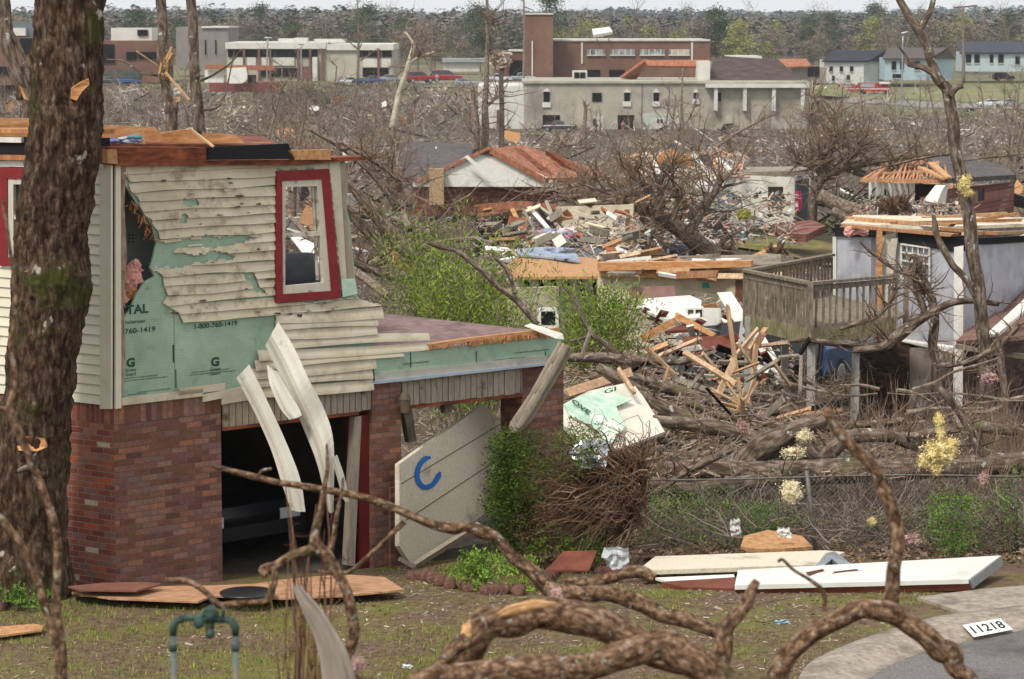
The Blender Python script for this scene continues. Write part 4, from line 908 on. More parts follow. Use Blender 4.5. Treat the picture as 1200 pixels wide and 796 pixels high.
# yellow insulation
fluff('insulation_clump','large ragged yellow insulation clump hung on twigs at the right',[(1101,492,33.9,7,1.3),(1102,507,33.9,6,1.8),(1100,530,33.9,18,.8),(1083,540,33.9,8,1.2),(1114,524,33.9,10,1.2),(1097,548,33.9,8,1.1)],YEL)
fluff('insulation_clump','round cream insulation clump on a stem just left of the fence post',[(927,575,33.8,13,1)],CRM)
fluff('insulation_clump','cream insulation clump on the mossy elbow log',[(943,511,37.8,10,.8)],CRM)
fluff('insulation_clump','flat yellowish insulation piece below the mossy elbow log',[(930,531,37.6,14,.5)],CRM)
fluff('insulation_clump','yellow insulation wad wrapped round the tall crooked tree',[(1131,215,46.5,9,1.2),(1134,226,46.5,7,.8)],YEL)
fluff('insulation_clump','small yellow insulation tuft low on the chain link fence',[(1022,611,34,5,1)],YEL)
fluff('insulation_clump','pink insulation rag among the leaves left of the fence',[(1068,632,34,11,.6)],PINK)
fluff('insulation_clump','pink insulation tuft on a twig at the right fence end',[(1152,560,34,6,1.4)],PINK)
fluff('insulation_clump','pink insulation tuft on brush left of the cream clumps',[(870,500,38,7,1)],PINK)
fluff('insulation_clump','dirty pink insulation rag in the brush below the blue grey house',[(1160,443,45,11,.6)],PINK)
# fallen logs and brush behind the fence
LG=[('mossy_log','long thick mossy log lying level behind the chain link fence','log',[(770,549,9),(830,550,12),(900,556,14),(1000,552,15),(1100,548,13),(1215,541,11)],38),
('broken_log','thick bent mossy elbow log left of the fence post','log',[(850,572,12),(868,552,15),(893,526,16),(920,511,13),(950,500,11),(968,490,8)],38.4),
('broken_log','hooked log end curling under the cream insulation','log',[(944,506,9),(946,525,10),(964,536,10),(985,518,9),(1010,511,8),(1040,512,7),(1075,524,6)],38.2),
('broken_log','grey log running right from the cream and green insulation board','log',[(700,430,6),(735,452,8),(775,478,9),(820,496,9.5),(880,508,9),(945,517,7)],40.5),
('broken_log','log crossing the pile above the fence','log',[(765,492,6),(830,499,9),(880,512,9),(930,535,10),(980,548,8)],39.5),
('broken_log','pale split branch lying over the logs above the leafy patch','log',[(752,590,3),(775,573,4),(800,556,4),(830,541,5),(857,528,4)],37.2),
('broken_log','log lying flat on the brush under the splintered boards','log',[(655,420,4),(700,418,6),(745,424,6),(790,424,5),(815,420,4)],44),
('broken_log','dark log at the top of the pile below the leaning white door','log',[(690,440,5),(740,442,6),(800,460,7),(860,478,6),(930,482,5)],42),
('broken_log','thin log lying behind the pile under the deck','log',[(800,470,4),(860,492,5),(930,500,6),(1000,498,5),(1060,492,4)],41),
('broken_log','lichen grey log low in the pile behind the upturned shrub','log',[(735,560,7),(800,575,9),(870,568,9),(925,560,7)],37.6),
('broken_log','log stretching right from the pile at the fence top','log',[(1000,505,4),(1060,512,5),(1130,500,6),(1190,505,6)],40),
('broken_log','dark broken limb slanting down to the right end of the fence','log',[(1100,455,4),(1122,480,5),(1140,508,6),(1155,545,6)],38)]
for n_,l,c,s,d in LG: trunkthing(n_,l,c,[D(s,d)],BARKB,14,(14,.7,.02,2,.4,3,(.8,.75,.7)),.2,9,None,7,None,.3,'wood')
m=MB(); prs=None
first=None
for i in range(70):     # loose limbs
    u,v=rnd(640,960),rnd(440,600); 
    if i>38: u,v=rnd(1020,1230),rnd(455,560)
    d=float(np.interp(v,[400,450,500,560,600],[47,43.5,41,38.6,37])); L=rnd(40,130); a=rnd(-.6,.6)+ (PI if random.random()<.5 else 0); r=rnd(1.2,4.2)
    pts=[]; q=(u,v)
    for k in range(5): pts.append((q[0],q[1],d+rnd(-.1,.1),r*(1-.15*k))); a+=rnd(-.35,.35); q=(q[0]+math.cos(a)*L/4,q[1]+math.sin(a)*L/4*.6)
    mm=MB(); P1,R1=limb(mm,pts,6,4,.2,.15,9); 
    if random.random()<.6: twigs(mm,P1,R1,6,.6,.012,2,.4,3)
    w='in the log pile between garage and deck' if i<=38 else 'in the brush below the blue grey house'
    tag(mm.build('fallen_branch',BARKG),'fallen grey branch lying tangled '+w,'branch','fallen branches '+w)
WC=[(1,1,1),(.8,.75,.7),(1.1,1.05,1),(.6,.5,.45),(1,.8,.65)]
def plank(a,b,w,h,col,label,group,name='splintered_board',mat=None):
    mm=MB(); mm.splint(a,b,w,h,rnd(0,3),col); return tag(mm.build(name,mat or WOOD),label,'board',group)
for i in range(80):
    u,v=rnd(640,940),rnd(405,520)
    d=float(np.interp(v,[400,450,500,560],[47,43,40.6,38])); a=rnd(0,PI) if random.random()<.4 else rnd(-.5,.5); L=rnd(15,70)
    plank(P(u,v,d),P(u+math.cos(a)*L,v-math.sin(a)*L*.8,d+rnd(-.5,.5)),rnd(.03,.11),rnd(.02,.05),random.choice(WC),'splintered board strewn over the log pile right of the garage','splintered boards on the log pile',mat=random.choice([WOOD,WOOD,WOODG]))
for l,a,b,w in (('long orange board leaning behind the insulation board',(662,462,40),(742,436,41.5),.14),('second orange board below the long leaning one',(660,478,39.4),(735,452,40.4),.1),('reddish stake crossing the top of the insulation board',(724,432,40),(744,462,39.6),.07),
  ('tall pale splintered post standing in front of the leaning white door',(852,355,44),(868,470,44),.09),('pale board pair rising from the pile near the overturned car',(838,470,41),(862,420,42),.09),('pale board rising left from the same point as the pair',(862,450,41),(800,412,43),.08),('thin pale stake standing beside the left deck post',(886,400,44),(880,490,44),.07),
  ('split orange board crossing the pile behind the fence log',(868,505,40),(900,530,39.6),.07)):
    plank(P(*a),P(*b),w,.05,(1.05,.95,.85),l,None)
for i in range(12):
    u=870+rnd(-30,26); v=rnd(470,500); a=rnd(-.2,1.6); L=rnd(15,45); plank(P(870+rnd(-8,8),478+rnd(-8,8),41),P(870+math.cos(a)*L*random.choice((-1,1)),478-math.sin(a)*L,41),.03,.02,(1.1,1,.85),'thin splinter bristling from the broken log end below the deck','splinters of the broken log end','splinter')
# leafy green patches behind the fence
for l,u,v,d,w,h,n,c in (('low green vine patch between the upturned shrub and the fence',800,612,36.4,170,60,4200,(.6,.75,.45)),('bright green bush by the right end of the fence',1125,640,35,80,75,2600,(.6,.85,.5)),('green vine patch on the left stretch of the fence',895,600,35.9,90,55,2000,(.5,.75,.5)),('sparse green weeds at the right edge by the fence',1190,600,35.4,60,110,900,(.6,.8,.6)),('small green bush below the mossy log at the right',1040,575,36.6,90,40,600,(.5,.7,.5))):
    plant('green_bush',l,u,v,d,w,h,n,.035,c,'bush',at(u,d),LEAF,.2,2,6,.4)

# fine splinters and sticks packed in the log pile
m=MB()
for _ in range(3400):
    u=rnd(640,1060); v=rnd(415,560)
    if v<425+(u-660)*.24+22*noise.noise((u*.03,v*.02,1)) or (u>895 and v<490): continue
    d=float(np.interp(v,[400,450,500,560],[46.5,42.6,40.2,37.7]))+rnd(-.3,.3); c=P(u,v,d); L=rnd(4,26)/F*d; a=rnd(0,PI); w=rnd(.006,.03); k=rnd(.6,1.2); col=random.choice([(.2,.15,.11),(.28,.22,.17),(.14,.1,.08),(.36,.3,.24),(.42,.29,.19),(.5,.38,.26)])
    e=Vector((math.cos(a),rnd(-.4,.4),math.sin(a)*.6))*L*.5; m.beam(c-e,c+e,w,w*.7,rnd(0,3),tuple(x*k for x in col))
tag(m.build('splintered_sticks',nm('debris_colour2',['cccccc','ffffff'],3,.9,.1,attr=True)),'fine splintered sticks packed between the logs right of the garage','debris',None,'stuff')
# ---------------- vehicles ----------------
def carpaint(h,name): return nm('car_paint_'+name,[h,h],3,.3,0,spec=.6,dirt='6d6357',dsc=2.5,dth=(.6,.9))
def vehicle(name,label,kind,paint,loc,rz=0,parts=True,cat='car',group=None,rx=0,ry=0,scale=1,spare=False):
    # length along +x is the front
    pr={'sedan':(4.7,1.8,[(-2.35,.45,.85,.0),(-2.3,.3,.95,0),(-1.7,.25,1.0,0),(-1.15,.25,1.0,.36),(-.3,.25,.98,.44),(.35,.25,.96,.40),(1.0,.25,.93,0),(1.9,.27,.82,0),(2.28,.3,.72,0),(2.35,.42,.6,0)]),
        'suv':(4.5,1.85,[(-2.25,.5,.95,0),(-2.2,.38,1.1,.3),(-2.1,.35,1.12,.62),(-1.0,.35,1.1,.68),(.2,.35,1.08,.66),(.55,.35,1.06,.5),(1.05,.35,1.05,0),(1.9,.37,.98,0),(2.18,.4,.88,0),(2.25,.5,.75,0)]),
        'pickup':(5.6,1.95,[(-2.8,.55,1.05,0),(-2.75,.45,1.1,0),(-.75,.42,1.1,0),(-.7,.42,1.1,.55),(-.1,.42,1.1,.66),(.7,.42,1.08,.62),(1.25,.42,1.08,0),(2.4,.45,1.02,0),(2.72,.5,.9,0),(2.8,.6,.75,0)])}[kind]
    L,Wd,st=pr; hw=Wd/2; t=thing(name,label,cat,loc,group)
    m=MB();vs=[];k=8
    for i,(x,zb,zt,g) in enumerate(st):
        e=.86 if i in(0,len(st)-1) else 1; w=hw*e
        for y,z in ((-w*.9,zb),(-w,zb+.15),(-w,zt-.12),(-w*.93,zt),(w*.93,zt),(w,zt-.12),(w,zb+.15),(w*.9,zb)): vs.append((x,y,z))
    fs=[(i*k+j,i*k+(j+1)%k,(i+1)*k+(j+1)%k,(i+1)*k+j) for i in range(len(st)-1) for j in range(k)]+[tuple(range(k))[::-1],tuple((len(st)-1)*k+j for j in range(k))]
    def P0(mb,nm_,mat,sm=False): 
        mb.v=[tuple(Vector(q)+wloc(t)) for q in mb.v]; o=mb.build(nm_,mat,t,sm); return o
    m.add(vs,fs); P0(m,'body',paint)
    gs=[s for s in st if s[3]>0]; x0=st[st.index(gs[0])-1]; x1=st[st.index(gs[-1])+1]; m=MB(); vs=[]; seq=[(x0[0],x0[2],.0)]+[(s[0],s[2],s[3]) for s in gs]+[(x1[0],x1[2],.0)]
    for x,zt,g in seq:
        for y,z in ((-hw*.9,zt-.03),(-hw*(.9-.18*min(g,.5)/.5),zt+max(g-.05,0)),(hw*(.9-.18*min(g,.5)/.5),zt+max(g-.05,0)),(hw*.9,zt-.03)): vs.append((x,y,z))
    fs=[(i*4+j,i*4+j+1,(i+1)*4+j+1,(i+1)*4+j) for i in range(len(seq)-1) for j in range(3)]; m.add(vs,fs); P0(m,'windows',GLASS)
    m=MB(); vs=[]
    for x,zt,g in seq[1:-1]:
        for y,dz in ((-hw*.74,-.06),(-hw*.7,.0),(hw*.7,.0),(hw*.74,-.06)): vs.append((x,y,zt+g+dz))
    n=len(seq)-2; m.add(vs,[(i*4+j,i*4+j+1,(i+1)*4+j+1,(i+1)*4+j) for i in range(n-1) for j in range(3)])
    for i in range(len(seq)-1):
        if i in (0,len(seq)-2) or (n>3 and i in (2,)):
            for s in (-1,1):
                a,b=seq[i],seq[i+1]; m.beam((a[0],s*hw*.88,a[1]),(b[0],s*hw*.74,b[1]+b[2]-.03),.07,.05) if b[2]>0 else m.beam((a[0],s*hw*.74,a[1]+a[2]-.03),(b[0],s*hw*.88,b[1]),.07,.05)
    P0(m,'roof',paint)
    r=.33 if kind=='sedan' else .38
    for x in (-L*.31,L*.31):
        for s in (-1,1):
            R=Matrix.Rotation(PI/2,3,'X'); c=Vector((x,s*(hw-.1),r))
            m=MB(); m.lathe(c,[(r*.7,-.11),(r*.95,-.11),(r,-.07),(r,.07),(r*.95,.11),(r*.7,.11)],18,R); w=P0(m,'wheel',BLACK)
            if parts: m=MB(); m.lathe(c,[(r*.6,-.125),(r*.64,-.12),(r*.64,.12),(r*.6,.125),(r*.2,.13)],14,R); m.v=[tuple(Vector(q)+wloc(t)) for q in m.v]; m.build('rim',CHROME,w)
    if parts:
        e=st[-1]; b=st[0]
        for s in (-1,1):
            m=MB(); m.box((L/2-.04,s*hw*.68,e[2]-.04),(.1,.32,.14)); P0(m,'headlight',flat('lamp_glass','c8ccd0',.1))
            m=MB(); m.box((-L/2+.03,s*hw*.78,b[2]-.1),(.1,.2,.24)); P0(m,'taillight',flat('tail_red','8c1f1d',.2))
        m=MB(); m.box((L/2,0,.42),(.14,hw*1.8,.16)); P0(m,'bumper',BLACK); m=MB(); m.box((-L/2,0,.48),(.14,hw*1.8,.16)); P0(m,'bumper',BLACK)
        if kind=='pickup': m=MB(); m.box((-1.75,0,1.1),(1.85,Wd*.8,.02)); P0(m,'bed_floor',BLACK)
    if spare:
        R=Matrix.Rotation(PI/2,3,'Y'); m=MB(); m.lathe((-L/2-.12,.1,.95),[(r*.7,-.1),(r*.95,-.1),(r,-.06),(r,.06),(r*.95,.1),(r*.7,.1)],18,R); w=P0(m,'spare_wheel',BLACK)
        m=MB(); m.lathe((-L/2-.12,.1,.95),[(r*.6,-.12),(r*.62,.0),(r*.2,.02)],14,R); m.v=[tuple(Vector(q)+wloc(t)) for q in m.v]; m.build('rim',CHROME,w)
    t.rotation_euler=(rx,ry,rz); t.scale=(scale,)*3; return t
def V(u,v,d): return P(u,v,d)
vehicle('dark_car','black car parked inside the dark first garage bay','sedan',carpaint('17191c','black'),fsz(2.55,-.3,-3.3),math.atan2(FP.n.y,FP.n.x)+.05)
vehicle('crushed_car','silver blue car showing under the fallen garage door','sedan',carpaint('6f8fae','silver_blue'),fsz(5.35,-.42,-4.2),math.atan2(FP.n.y,FP.n.x)-.25)
vehicle('parked_suv','blue off road car with rear spare wheel behind the deck posts','suv',carpaint('2c4a6d','blue'),on(966,452,55)+Vector((0,0,0)),math.radians(62),spare=True,scale=1.0,cat='suv')
vehicle('overturned_pickup','dark pickup tipped on its side under the leaning white panels','pickup',carpaint('1c1d20','dark'),on(886,478,50)+Vector((0,0,1.0)),math.radians(150),rx=math.radians(-62),ry=.12,cat='pickup',scale=.55)
vehicle('crushed_car','dark blue car crushed beneath the fallen tree trunk','sedan',carpaint('1f2a3a','navy'),on(810,303,60),math.radians(-70),scale=.62)
# ---------------- deck ----------------
DK=nm('deck_wood',['51483c','776c5e','958a7c'],5,.9,.3,sc=(4,4,1),dirt='4d5136',dth=(.58,.75)); DP=nm('deck_post',['85827a','9d9a92','aca9a1'],5,.85,.2,sc=(4,4,1),dirt='5d5a50')
zf=P(872,371,50).z; zr=zf+.76
K0=[(875,50.6),(951,48.2),(1052,49.6),(1064,50.6),(976,54)]; KP=[Vector(((u-600)/F*d,d,0)) for u,d in K0]
t=thing('wooden_deck','weathered grey wooden deck on tall posts attached to the blue grey house','deck',Vector((KP[1].x,KP[1].y,G(KP[1].x,KP[1].y))))
m=MB(); m.poly([Vector((p.x,p.y,zf)) for p in KP],.05,nrm=(0,0,1)); m.build('deck_floor',DK,t)
for i,j in ((0,1),(1,2),(0,4)):
    a,b=KP[i],KP[j]; m=MB(); m.beam((a.x,a.y,zf-.15),(b.x,b.y,zf-.15),.05,.26); m.build('rim_beam',nm('deck_beam',['5c563f','7d7658','938c6c'],5,.9,.3,sc=(3,3,1),dirt='55602f',dth=(.5,.66)),t)
    m=MB(); m.beam((a.x,a.y,zr),(b.x,b.y,zr),.14,.045); m.beam((a.x,a.y,zr-.09),(b.x,b.y,zr-.09),.04,.09); m.build('top_rail',DK,t)
    m=MB(); n=int((b-a).length/(.11 if (i,j)==(0,1) else .16)); 
    for q in range(n+1): 
        p=a.lerp(b,q/n); tl=rnd(-.02,.02); m.beam((p.x+tl,p.y,zf-(.12 if (i,j)==(0,1) else .02)),(p.x,p.y,zr-.05),.04,.04)
    m.build('balusters',DK,t)
for u,d,vt in ((879,50.4,392),(922,51.8,392),(953,48.4,398),(1005,49.2,396)):
    x=(u-600)/F*d; g=G(x,d)-.2; m=MB(); m.beam((x,d,g),(x,d,zf-.05),.13,.13); m.build('post',DP,t)
for p in (KP[0],KP[1],KP[3]): m=MB(); m.beam((p.x,p.y,zf-.25),(p.x,p.y,zr+.02),.09,.09); m.build('rail_post',DK,t)
# ---------------- blue grey house ----------------
BG=nm('blue_grey_siding',['96989e','a8a9ae','b6b6b9'],3,.7,.05,dirt='8a8a88',dsc=2.4,dth=(.6,.85))
BH=thing('blue_grey_house','pale blue grey wooden house without a roof behind the deck','house',at(1118,51))
def quadwall(mb,l,th=.15,holes=()): mb.poly([P(*q) for q in l],th,[[P(*q) for q in h] for h in holes])
m=MB(); quadwall(m,[(977,278,54.5),(1021,278,53.6),(1020,392,53.6),(977,392,54.5)]); m.build('wall',BG,BH)
m=MB(); quadwall(m,[(1050,283,52.6),(1120,296,51),(1118,412,51),(1050,400,52.6)],.15,[[(1056,286,52.45),(1089,291,51.7),(1089,330,51.7),(1056,326,52.45)]]); m.build('wall',BG,BH)
m=MB(); quadwall(m,[(1127,287,50.95),(1215,285,54.5),(1215,345,54.5),(1127,400,50.95)]); m.build('wall',BG,BH)
m=MB(); quadwall(m,[(1118,290,50.9),(1129,288,50.85),(1128,500,50.9),(1117,500,50.9)],.06); m.build('corner_board',WHITE,BH); m=MB(); quadwall(m,[(976,278,54.4),(980,278,54.4),(980,392,54.4),(976,392,54.4)],.05); m.build('corner_board',WHITE,BH); m=MB(); quadwall(m,[(1045,398,52.4),(1117,408,50.9),(1117,414,50.9),(1060,404,52.4)],.05); m.build('skirt_board',WHITE,BH)
m=MB(); quadwall(m,[(1056,286,52.4),(1089,291,51.65),(1089,330,51.65),(1056,326,52.4)],.02); w=m.build('window',nm('pane_pale',['6a6f73','83888b'],2,.15,0,spec=.6),BH)
m=MB()
for i in range(6): 
    x=1056+i*6.6; a=P(x,286+i,52.35-.15*i);b=P(x,306+i*.8,52.35-.15*i); m.beam(a,b,.025,.02)
for r in (0,9.5,19,40): m.beam(P(1056,286+r,52.3),P(1089,291+r,51.6),.03,.025)
m.beam(P(1056,286,52.3),P(1056,326,52.3),.05,.03); m.beam(P(1089,291,51.6),P(1089,330,51.6),.05,.03); m.build('window_frame',WHITE,w)
m=MB()
for l in ([(1031,277,52.9),(1049,273,52.7),(1040,330,52.7),(1031,396,52.7),(1022,396,52.9),(1026,330,52.9)],[(1044,280,52.5),(1052,279,52.4),(1038,395,52.5),(1033,395,52.5)]): quadwall(m,l,.04)
m.build('torn_board',nm('torn_white',['a9a497','c4bfb2'],5,.7,.1,dirt='7c6a58',dth=(.5,.7)),BH)
m=MB(); quadwall(m,[(1028,271,52.6),(1034,271,52.6),(1033,398,52.6),(1025,398,52.6)],.1); m.build('wall_stud',JO,BH)
m=MB(); quadwall(m,[(978,263,54.4),(1030,268,53.3),(1030,278,53.3),(978,277,54.4)],.2); quadwall(m,[(1052,270,52.5),(1121,277,50.9),(1121,295,50.9),(1052,284,52.5)],.2); quadwall(m,[(1131,280,50.9),(1215,276,54.5),(1215,284,54.5),(1131,287,50.9)],.2); m.build('tar_paper',MATS['tar_paper'],BH)
for u,w_ in ((996,9),(1016,16)):
    m=MB(); m.ico(P(u,271,53.6),.1,3,.5,3,(w_/8,.6,1)); m.build('pink_insulation',MATS['insulation_pink'],BH)
m=MB(); quadwall(m,[(985,262,54.4),(1100,266,53),(1210,262,54.6),(1210,255,60),(1000,252,60)],.06); m.build('ceiling_deck',nm('ceiling_cream',['b7ab92','cdc3aa','d8cfb8'],4,.8,.1,dirt='8c7356',dth=(.5,.7)),BH)
for a,b,w_,c in (((985,264,54),(1122,276,50.8),.12,(.85,.6,.42)),((1000,258,56),(1120,264,52),.1,(.95,.75,.55)),((1040,262,54),(1200,258,56),.08,(.8,.55,.4)),((1130,274,51),(1215,272,54),.14,(.9,.8,.6)),((1100,268,52),(1170,274,51.5),.08,(.7,.45,.3)),((990,255,57),(1080,262,55),.08,(1,.8,.6)),((1080,256,58),(1180,250,60),.08,(1,.85,.65)),((1150,256,56),(1215,264,56),.1,(1,.85,.65)),((1195,250,56),(1120,262,54),.05,(.9,.6,.4))):
    m=MB(); m.splint(P(*a),P(*b),w_,.06,0,c); m.build('loose_rafter',WOOD,BH)
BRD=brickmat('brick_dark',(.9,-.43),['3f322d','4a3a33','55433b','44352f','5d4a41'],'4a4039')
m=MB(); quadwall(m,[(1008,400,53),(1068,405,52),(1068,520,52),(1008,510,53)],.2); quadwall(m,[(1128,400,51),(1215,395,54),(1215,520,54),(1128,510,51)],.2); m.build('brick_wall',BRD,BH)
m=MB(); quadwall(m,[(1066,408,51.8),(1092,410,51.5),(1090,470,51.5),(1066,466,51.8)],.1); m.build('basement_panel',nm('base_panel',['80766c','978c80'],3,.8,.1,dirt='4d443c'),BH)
m=MB(); quadwall(m,[(1070,446,51.5),(1086,444,51.3),(1084,476,51.3),(1066,478,51.5)],.05); m.build('door',nm('door_grey',['8d8a84','a8a59f'],3,.7,.1),BH)
m=MB(); m.poly([P(1120,400,50),P(1168,396,48.5),P(1215,392,48.5),P(1215,330,54),P(1165,357,54)],.08); m.build('porch_roof',nm('roof_maroon',['5f4640','775a52','8a6a60'],6,.95,.3),BH)
m=MB(); m.beam(P(1163,393,48.6),P(1215,345,50),.22,.05); m.build('porch_trim',WHITE,BH); m=MB(); m.beam(P(1122,406,49.8),P(1215,420,48.3),.12,.08); m.build('porch_gutter',WOODG,BH)
# tree limbs around the blue house
trunkthing('crooked_tree','tall crooked forked tree standing before the blue grey house','tree',[D(tobase([(1048,-25,3.5),(1054,0,3.8),(1068,22,4.5),(1078,36,5.2),(1086,52,5.6),(1092,70,5.8),(1100,92,6.2),(1110,108,6.5),(1115,140,6.5),(1118,172,6.8),(1127,212,7),(1135,250,7.4),(1141,300,7.8),(1149,345,8),(1152,392,8),(1156,428,8.5)],46.8,10),46.8),
 D([(1078,36,4.4),(1085,22,3.8),(1092,10,3.2),(1098,-20,2.6)],46.8),D([(1103,98,4.5),(1093,86,4),(1082,79,3.6),(1072,77,3.2),(1066,74,4),(1062,66,2),(1052,52,1)],46.7),D([(1113,112,4),(1122,103,3.4),(1129,101,3)],46.7),D([(1118,180,1.4),(1090,184,1.6),(1060,190,1.2),(1020,200,.8)],46.9),D([(1120,190,1.3),(1150,186,1),(1200,181,.8)],46.9)],BARKB,14,None,.2,8,None,8)
for n_,l,s,d,mt in (('leaning_limb','pale broken limb leaning left of the crooked tree','',0,0),):
    trunkthing(n_,l,'branch',[D([(1094,252,2),(1096,266,3.4),(1099,279,3.5),(1107,295,4),(1115,308,4),(1124,318,4.4),(1134,330,4),(1143,350,2.6)],46.4)],BARKB,8)
trunkthing('fallen_tree','fallen grey limbs draped across the deck edge and the blue grey wall','tree',[D([(1000,410,4),(1030,408,5),(1050,396,7),(1066,384,7),(1085,370,5),(1112,356,4.4),(1142,352,3.6),(1170,356,3)],47.2),D([(900,404,2),(940,398,3),(980,402,4),(1020,404,4.5),(1050,398,5)],47.4),D([(1008,283,1.6),(1024,298,2),(1050,316,2.2),(1072,326,2.4),(1083,345,2.6)],47.6),
  D([(1064,305,3),(1068,300,2.4),(1076,302,3),(1077,315,3.6),(1085,332,4),(1092,350,4.6),(1096,372,5),(1092,400,5.5),(1098,430,5),(1100,470,6)],47.5),D([(1072,308,4),(1068,330,4.5),(1078,350,4),(1084,368,4)],47.6),D([(985,385,2),(1010,378,3),(1030,370,2.5),(1045,352,2.2),(1048,340,1.6)],47),D([(930,440,2),(960,455,2),(990,470,2.4)],47),D([(1098,430,3),(1130,425,3),(1170,405,3.5),(1195,380,3)],46.2)],BARKB,9,(20,.8,.02,2,.2,3,(.85,.8,.75)))
trunkthing('bare_tree','mossy bare broken tree standing under the blue grey corner','tree',[D([(1168,390,2),(1172,420,4),(1178,460,4.5),(1184,560,5)],44)],BARKB,8,(12,.8,.02,2,.3,3,(.85,.8,.75)))
# brush under the blue house: bare shrubs, one thing each
for i in range(46):
    u=rnd(1020,1215); d=rnd(36.5,47); g=at(u,d); vb=20+(CH-g.z)*F/d; h=rnd(.6,1.9); m=MB()
    for _ in range(12):
        a=rnd(0,6.3); s=rnd(.1,.55); p=[g+Vector((0,0,-.05))]; e=Vector((math.cos(a)*s,math.sin(a)*s,1)).normalized()
        for k in range(5): p.append(p[-1]+(e+Vector((rnd(-.2,.2),rnd(-.2,.2),rnd(-.15,.1))))*h/5)
        k=rnd(.6,1.2); R=[.009*(1-j*.15) for j in range(6)]; m.tube(p,R,3,(k,k*.92,k*.85),cap=False); twigs(m,p,R,4,.3,.004,1,.3,3,(k,k*.92,k*.85))
    tag(m.build('bare_shrub',TWIG,org=g),'thin bare grey brown shrub in the tangle below the blue grey house','shrub','bare shrubs below the blue grey house')
# ---------------- feathery green saplings ----------------
def feather(label,pts,d,hh,n,leaves,col,spread):
    b=at(pts[0],d); t=thing('green_sapling',label,'tree',b); m=MB(); s=MB(); top=P(pts[0],pts[1],d).z; H_=top-b.z
    for i in range(n):
        x=rnd(-spread,spread)/F*d; a=b+Vector((x*.5,rnd(-.5,.5),rnd(0,H_*.5))); L=H_*rnd(.35,.75); e=Vector((rnd(-.35,.35),rnd(-.3,.3),1)); p=[a]
        for k in range(4): p.append(p[-1]+(e+Vector((rnd(-.12,.12)+x*.03,0,0)))*L/4)
        z=min(1,(top-p[-1].z)/.01) 
        if p[-1].z>top+.15: continue
        s.tube(p,[.012,.01,.007,.005,.003],4,cap=False)
        for k in range(leaves):
            q=p[1].lerp(p[-1],random.random()**.7); o=Vector((random.gauss(0,.17),random.gauss(0,.17),rnd(-.12,.12))); dd=(o.normalized()*.6+Vector((0,0,rnd(.1,.9)))).normalized(); kk=rnd(.6,1.35); sd_=dd.cross(Vector((rnd(-1,1),rnd(-1,1),.2))).normalized(); l=rnd(.07,.15)
            q=q+o*.6; m.add([q,q+dd*l*.5+sd_*.011,q+dd*l,q+dd*l*.5-sd_*.011],((0,1,2,3),),(col[0]*kk,col[1]*kk,col[2]*kk))
    s.build('stems',BARKG,t); m.build('foliage',LEAF,t)
feather('big feathery green sapling clump behind the low garage roof',(545,285),47,0,130,85,(1.15,1.05,.85),75)
feather('hazy green sapling left of and behind the big feathery clump',(505,238),56,0,90,70,(1.0,.92,.85),55)
feather('round feathery green sapling at the right end of the garage roof',(702,322),50,0,110,90,(1.1,1.05,.8),46)
feather('small green sapling between the two feathery clumps',(600,335),49,0,40,60,(1.1,1.05,.85),36)
trunkthing('broken_branch','pale peeled branch slanting down across the big feathery sapling','branch',[D([(500,283,2),(516,289,2.6),(535,294,3),(560,314,3.4),(585,335,3.6),(605,352,3.6),(618,366,3.6),(630,380,3)],45),D([(580,302,2),(592,312,2.6),(598,325,2.6),(604,345,3)],45.1)],BARKB,8)
trunkthing('broken_branch','forked pale branch in front of the round feathery sapling','branch',[D([(662,338,1.6),(676,356,2.2),(684,375,2.5),(694,392,3),(715,408,3.4),(730,425,3.6),(742,448,3.6)],46),D([(694,392,2),(680,398,1.6),(668,400,1)],46)],BARKB,8)
# ---------------- wrecked houses in the middle distance ----------------
CREAM=nm('cream_wall',['b9ae92','cdc2a6','dbd1b7'],2,.8,.05,dirt='857760',dsc=1.2,dth=(.52,.75))
WH2=nm('white_wall',['cfccc0','e4e1d6'],2,.8,.05,dirt='8f877a',dsc=.9,dth=(.55,.8))
ROOFR=nm('roof_bare_deck',['7d4e3a','98634a','ab7c62'],1.6,.9,.2,sc=(4,.6,1),dirt='6d4636',dsc=1,dth=(.55,.75))
SHIN=nm('roof_shingle_dark',['3c3838','534e4d','6d6763'],5,.95,.3,dirt='7a6352',dsc=1.,dth=(.55,.75))
TAN=nm('tan_brick',['8a7357','a08868','b09a7a'],8,.9,.3)
RB=brickmat('brick_mid',(.95,.3),['6a3f36','7a4b41','8a564a','744439','916256'],'8a7a6c',.3,.1,.02)
PAL=[(.5,.35,.23),(.4,.26,.16),(.62,.48,.35),(.36,.3,.25),(.5,.47,.42),(.3,.25,.21),(.22,.17,.13),(.36,.2,.14),(.28,.29,.3),(.2,.15,.11)]
PALX=PAL*3+[(.75,.74,.7),(.7,.68,.62),(.6,.56,.48),(.25,.3,.36),(.5,.3,.28),(.12,.12,.13),(.2,.17,.15),(.35,.24,.18)]
def W(parent,name,mat,*ls,th=.15,col=(1,1,1)):
    o=None
    for l in ls:
        h=[]
        if isinstance(l,tuple): l,h=l
        m=MB(); m.poly([P(*q) for q in l],th,[[P(*q) for q in x] for x in h],col=col); o=m.build(name,mat,parent)
    return o
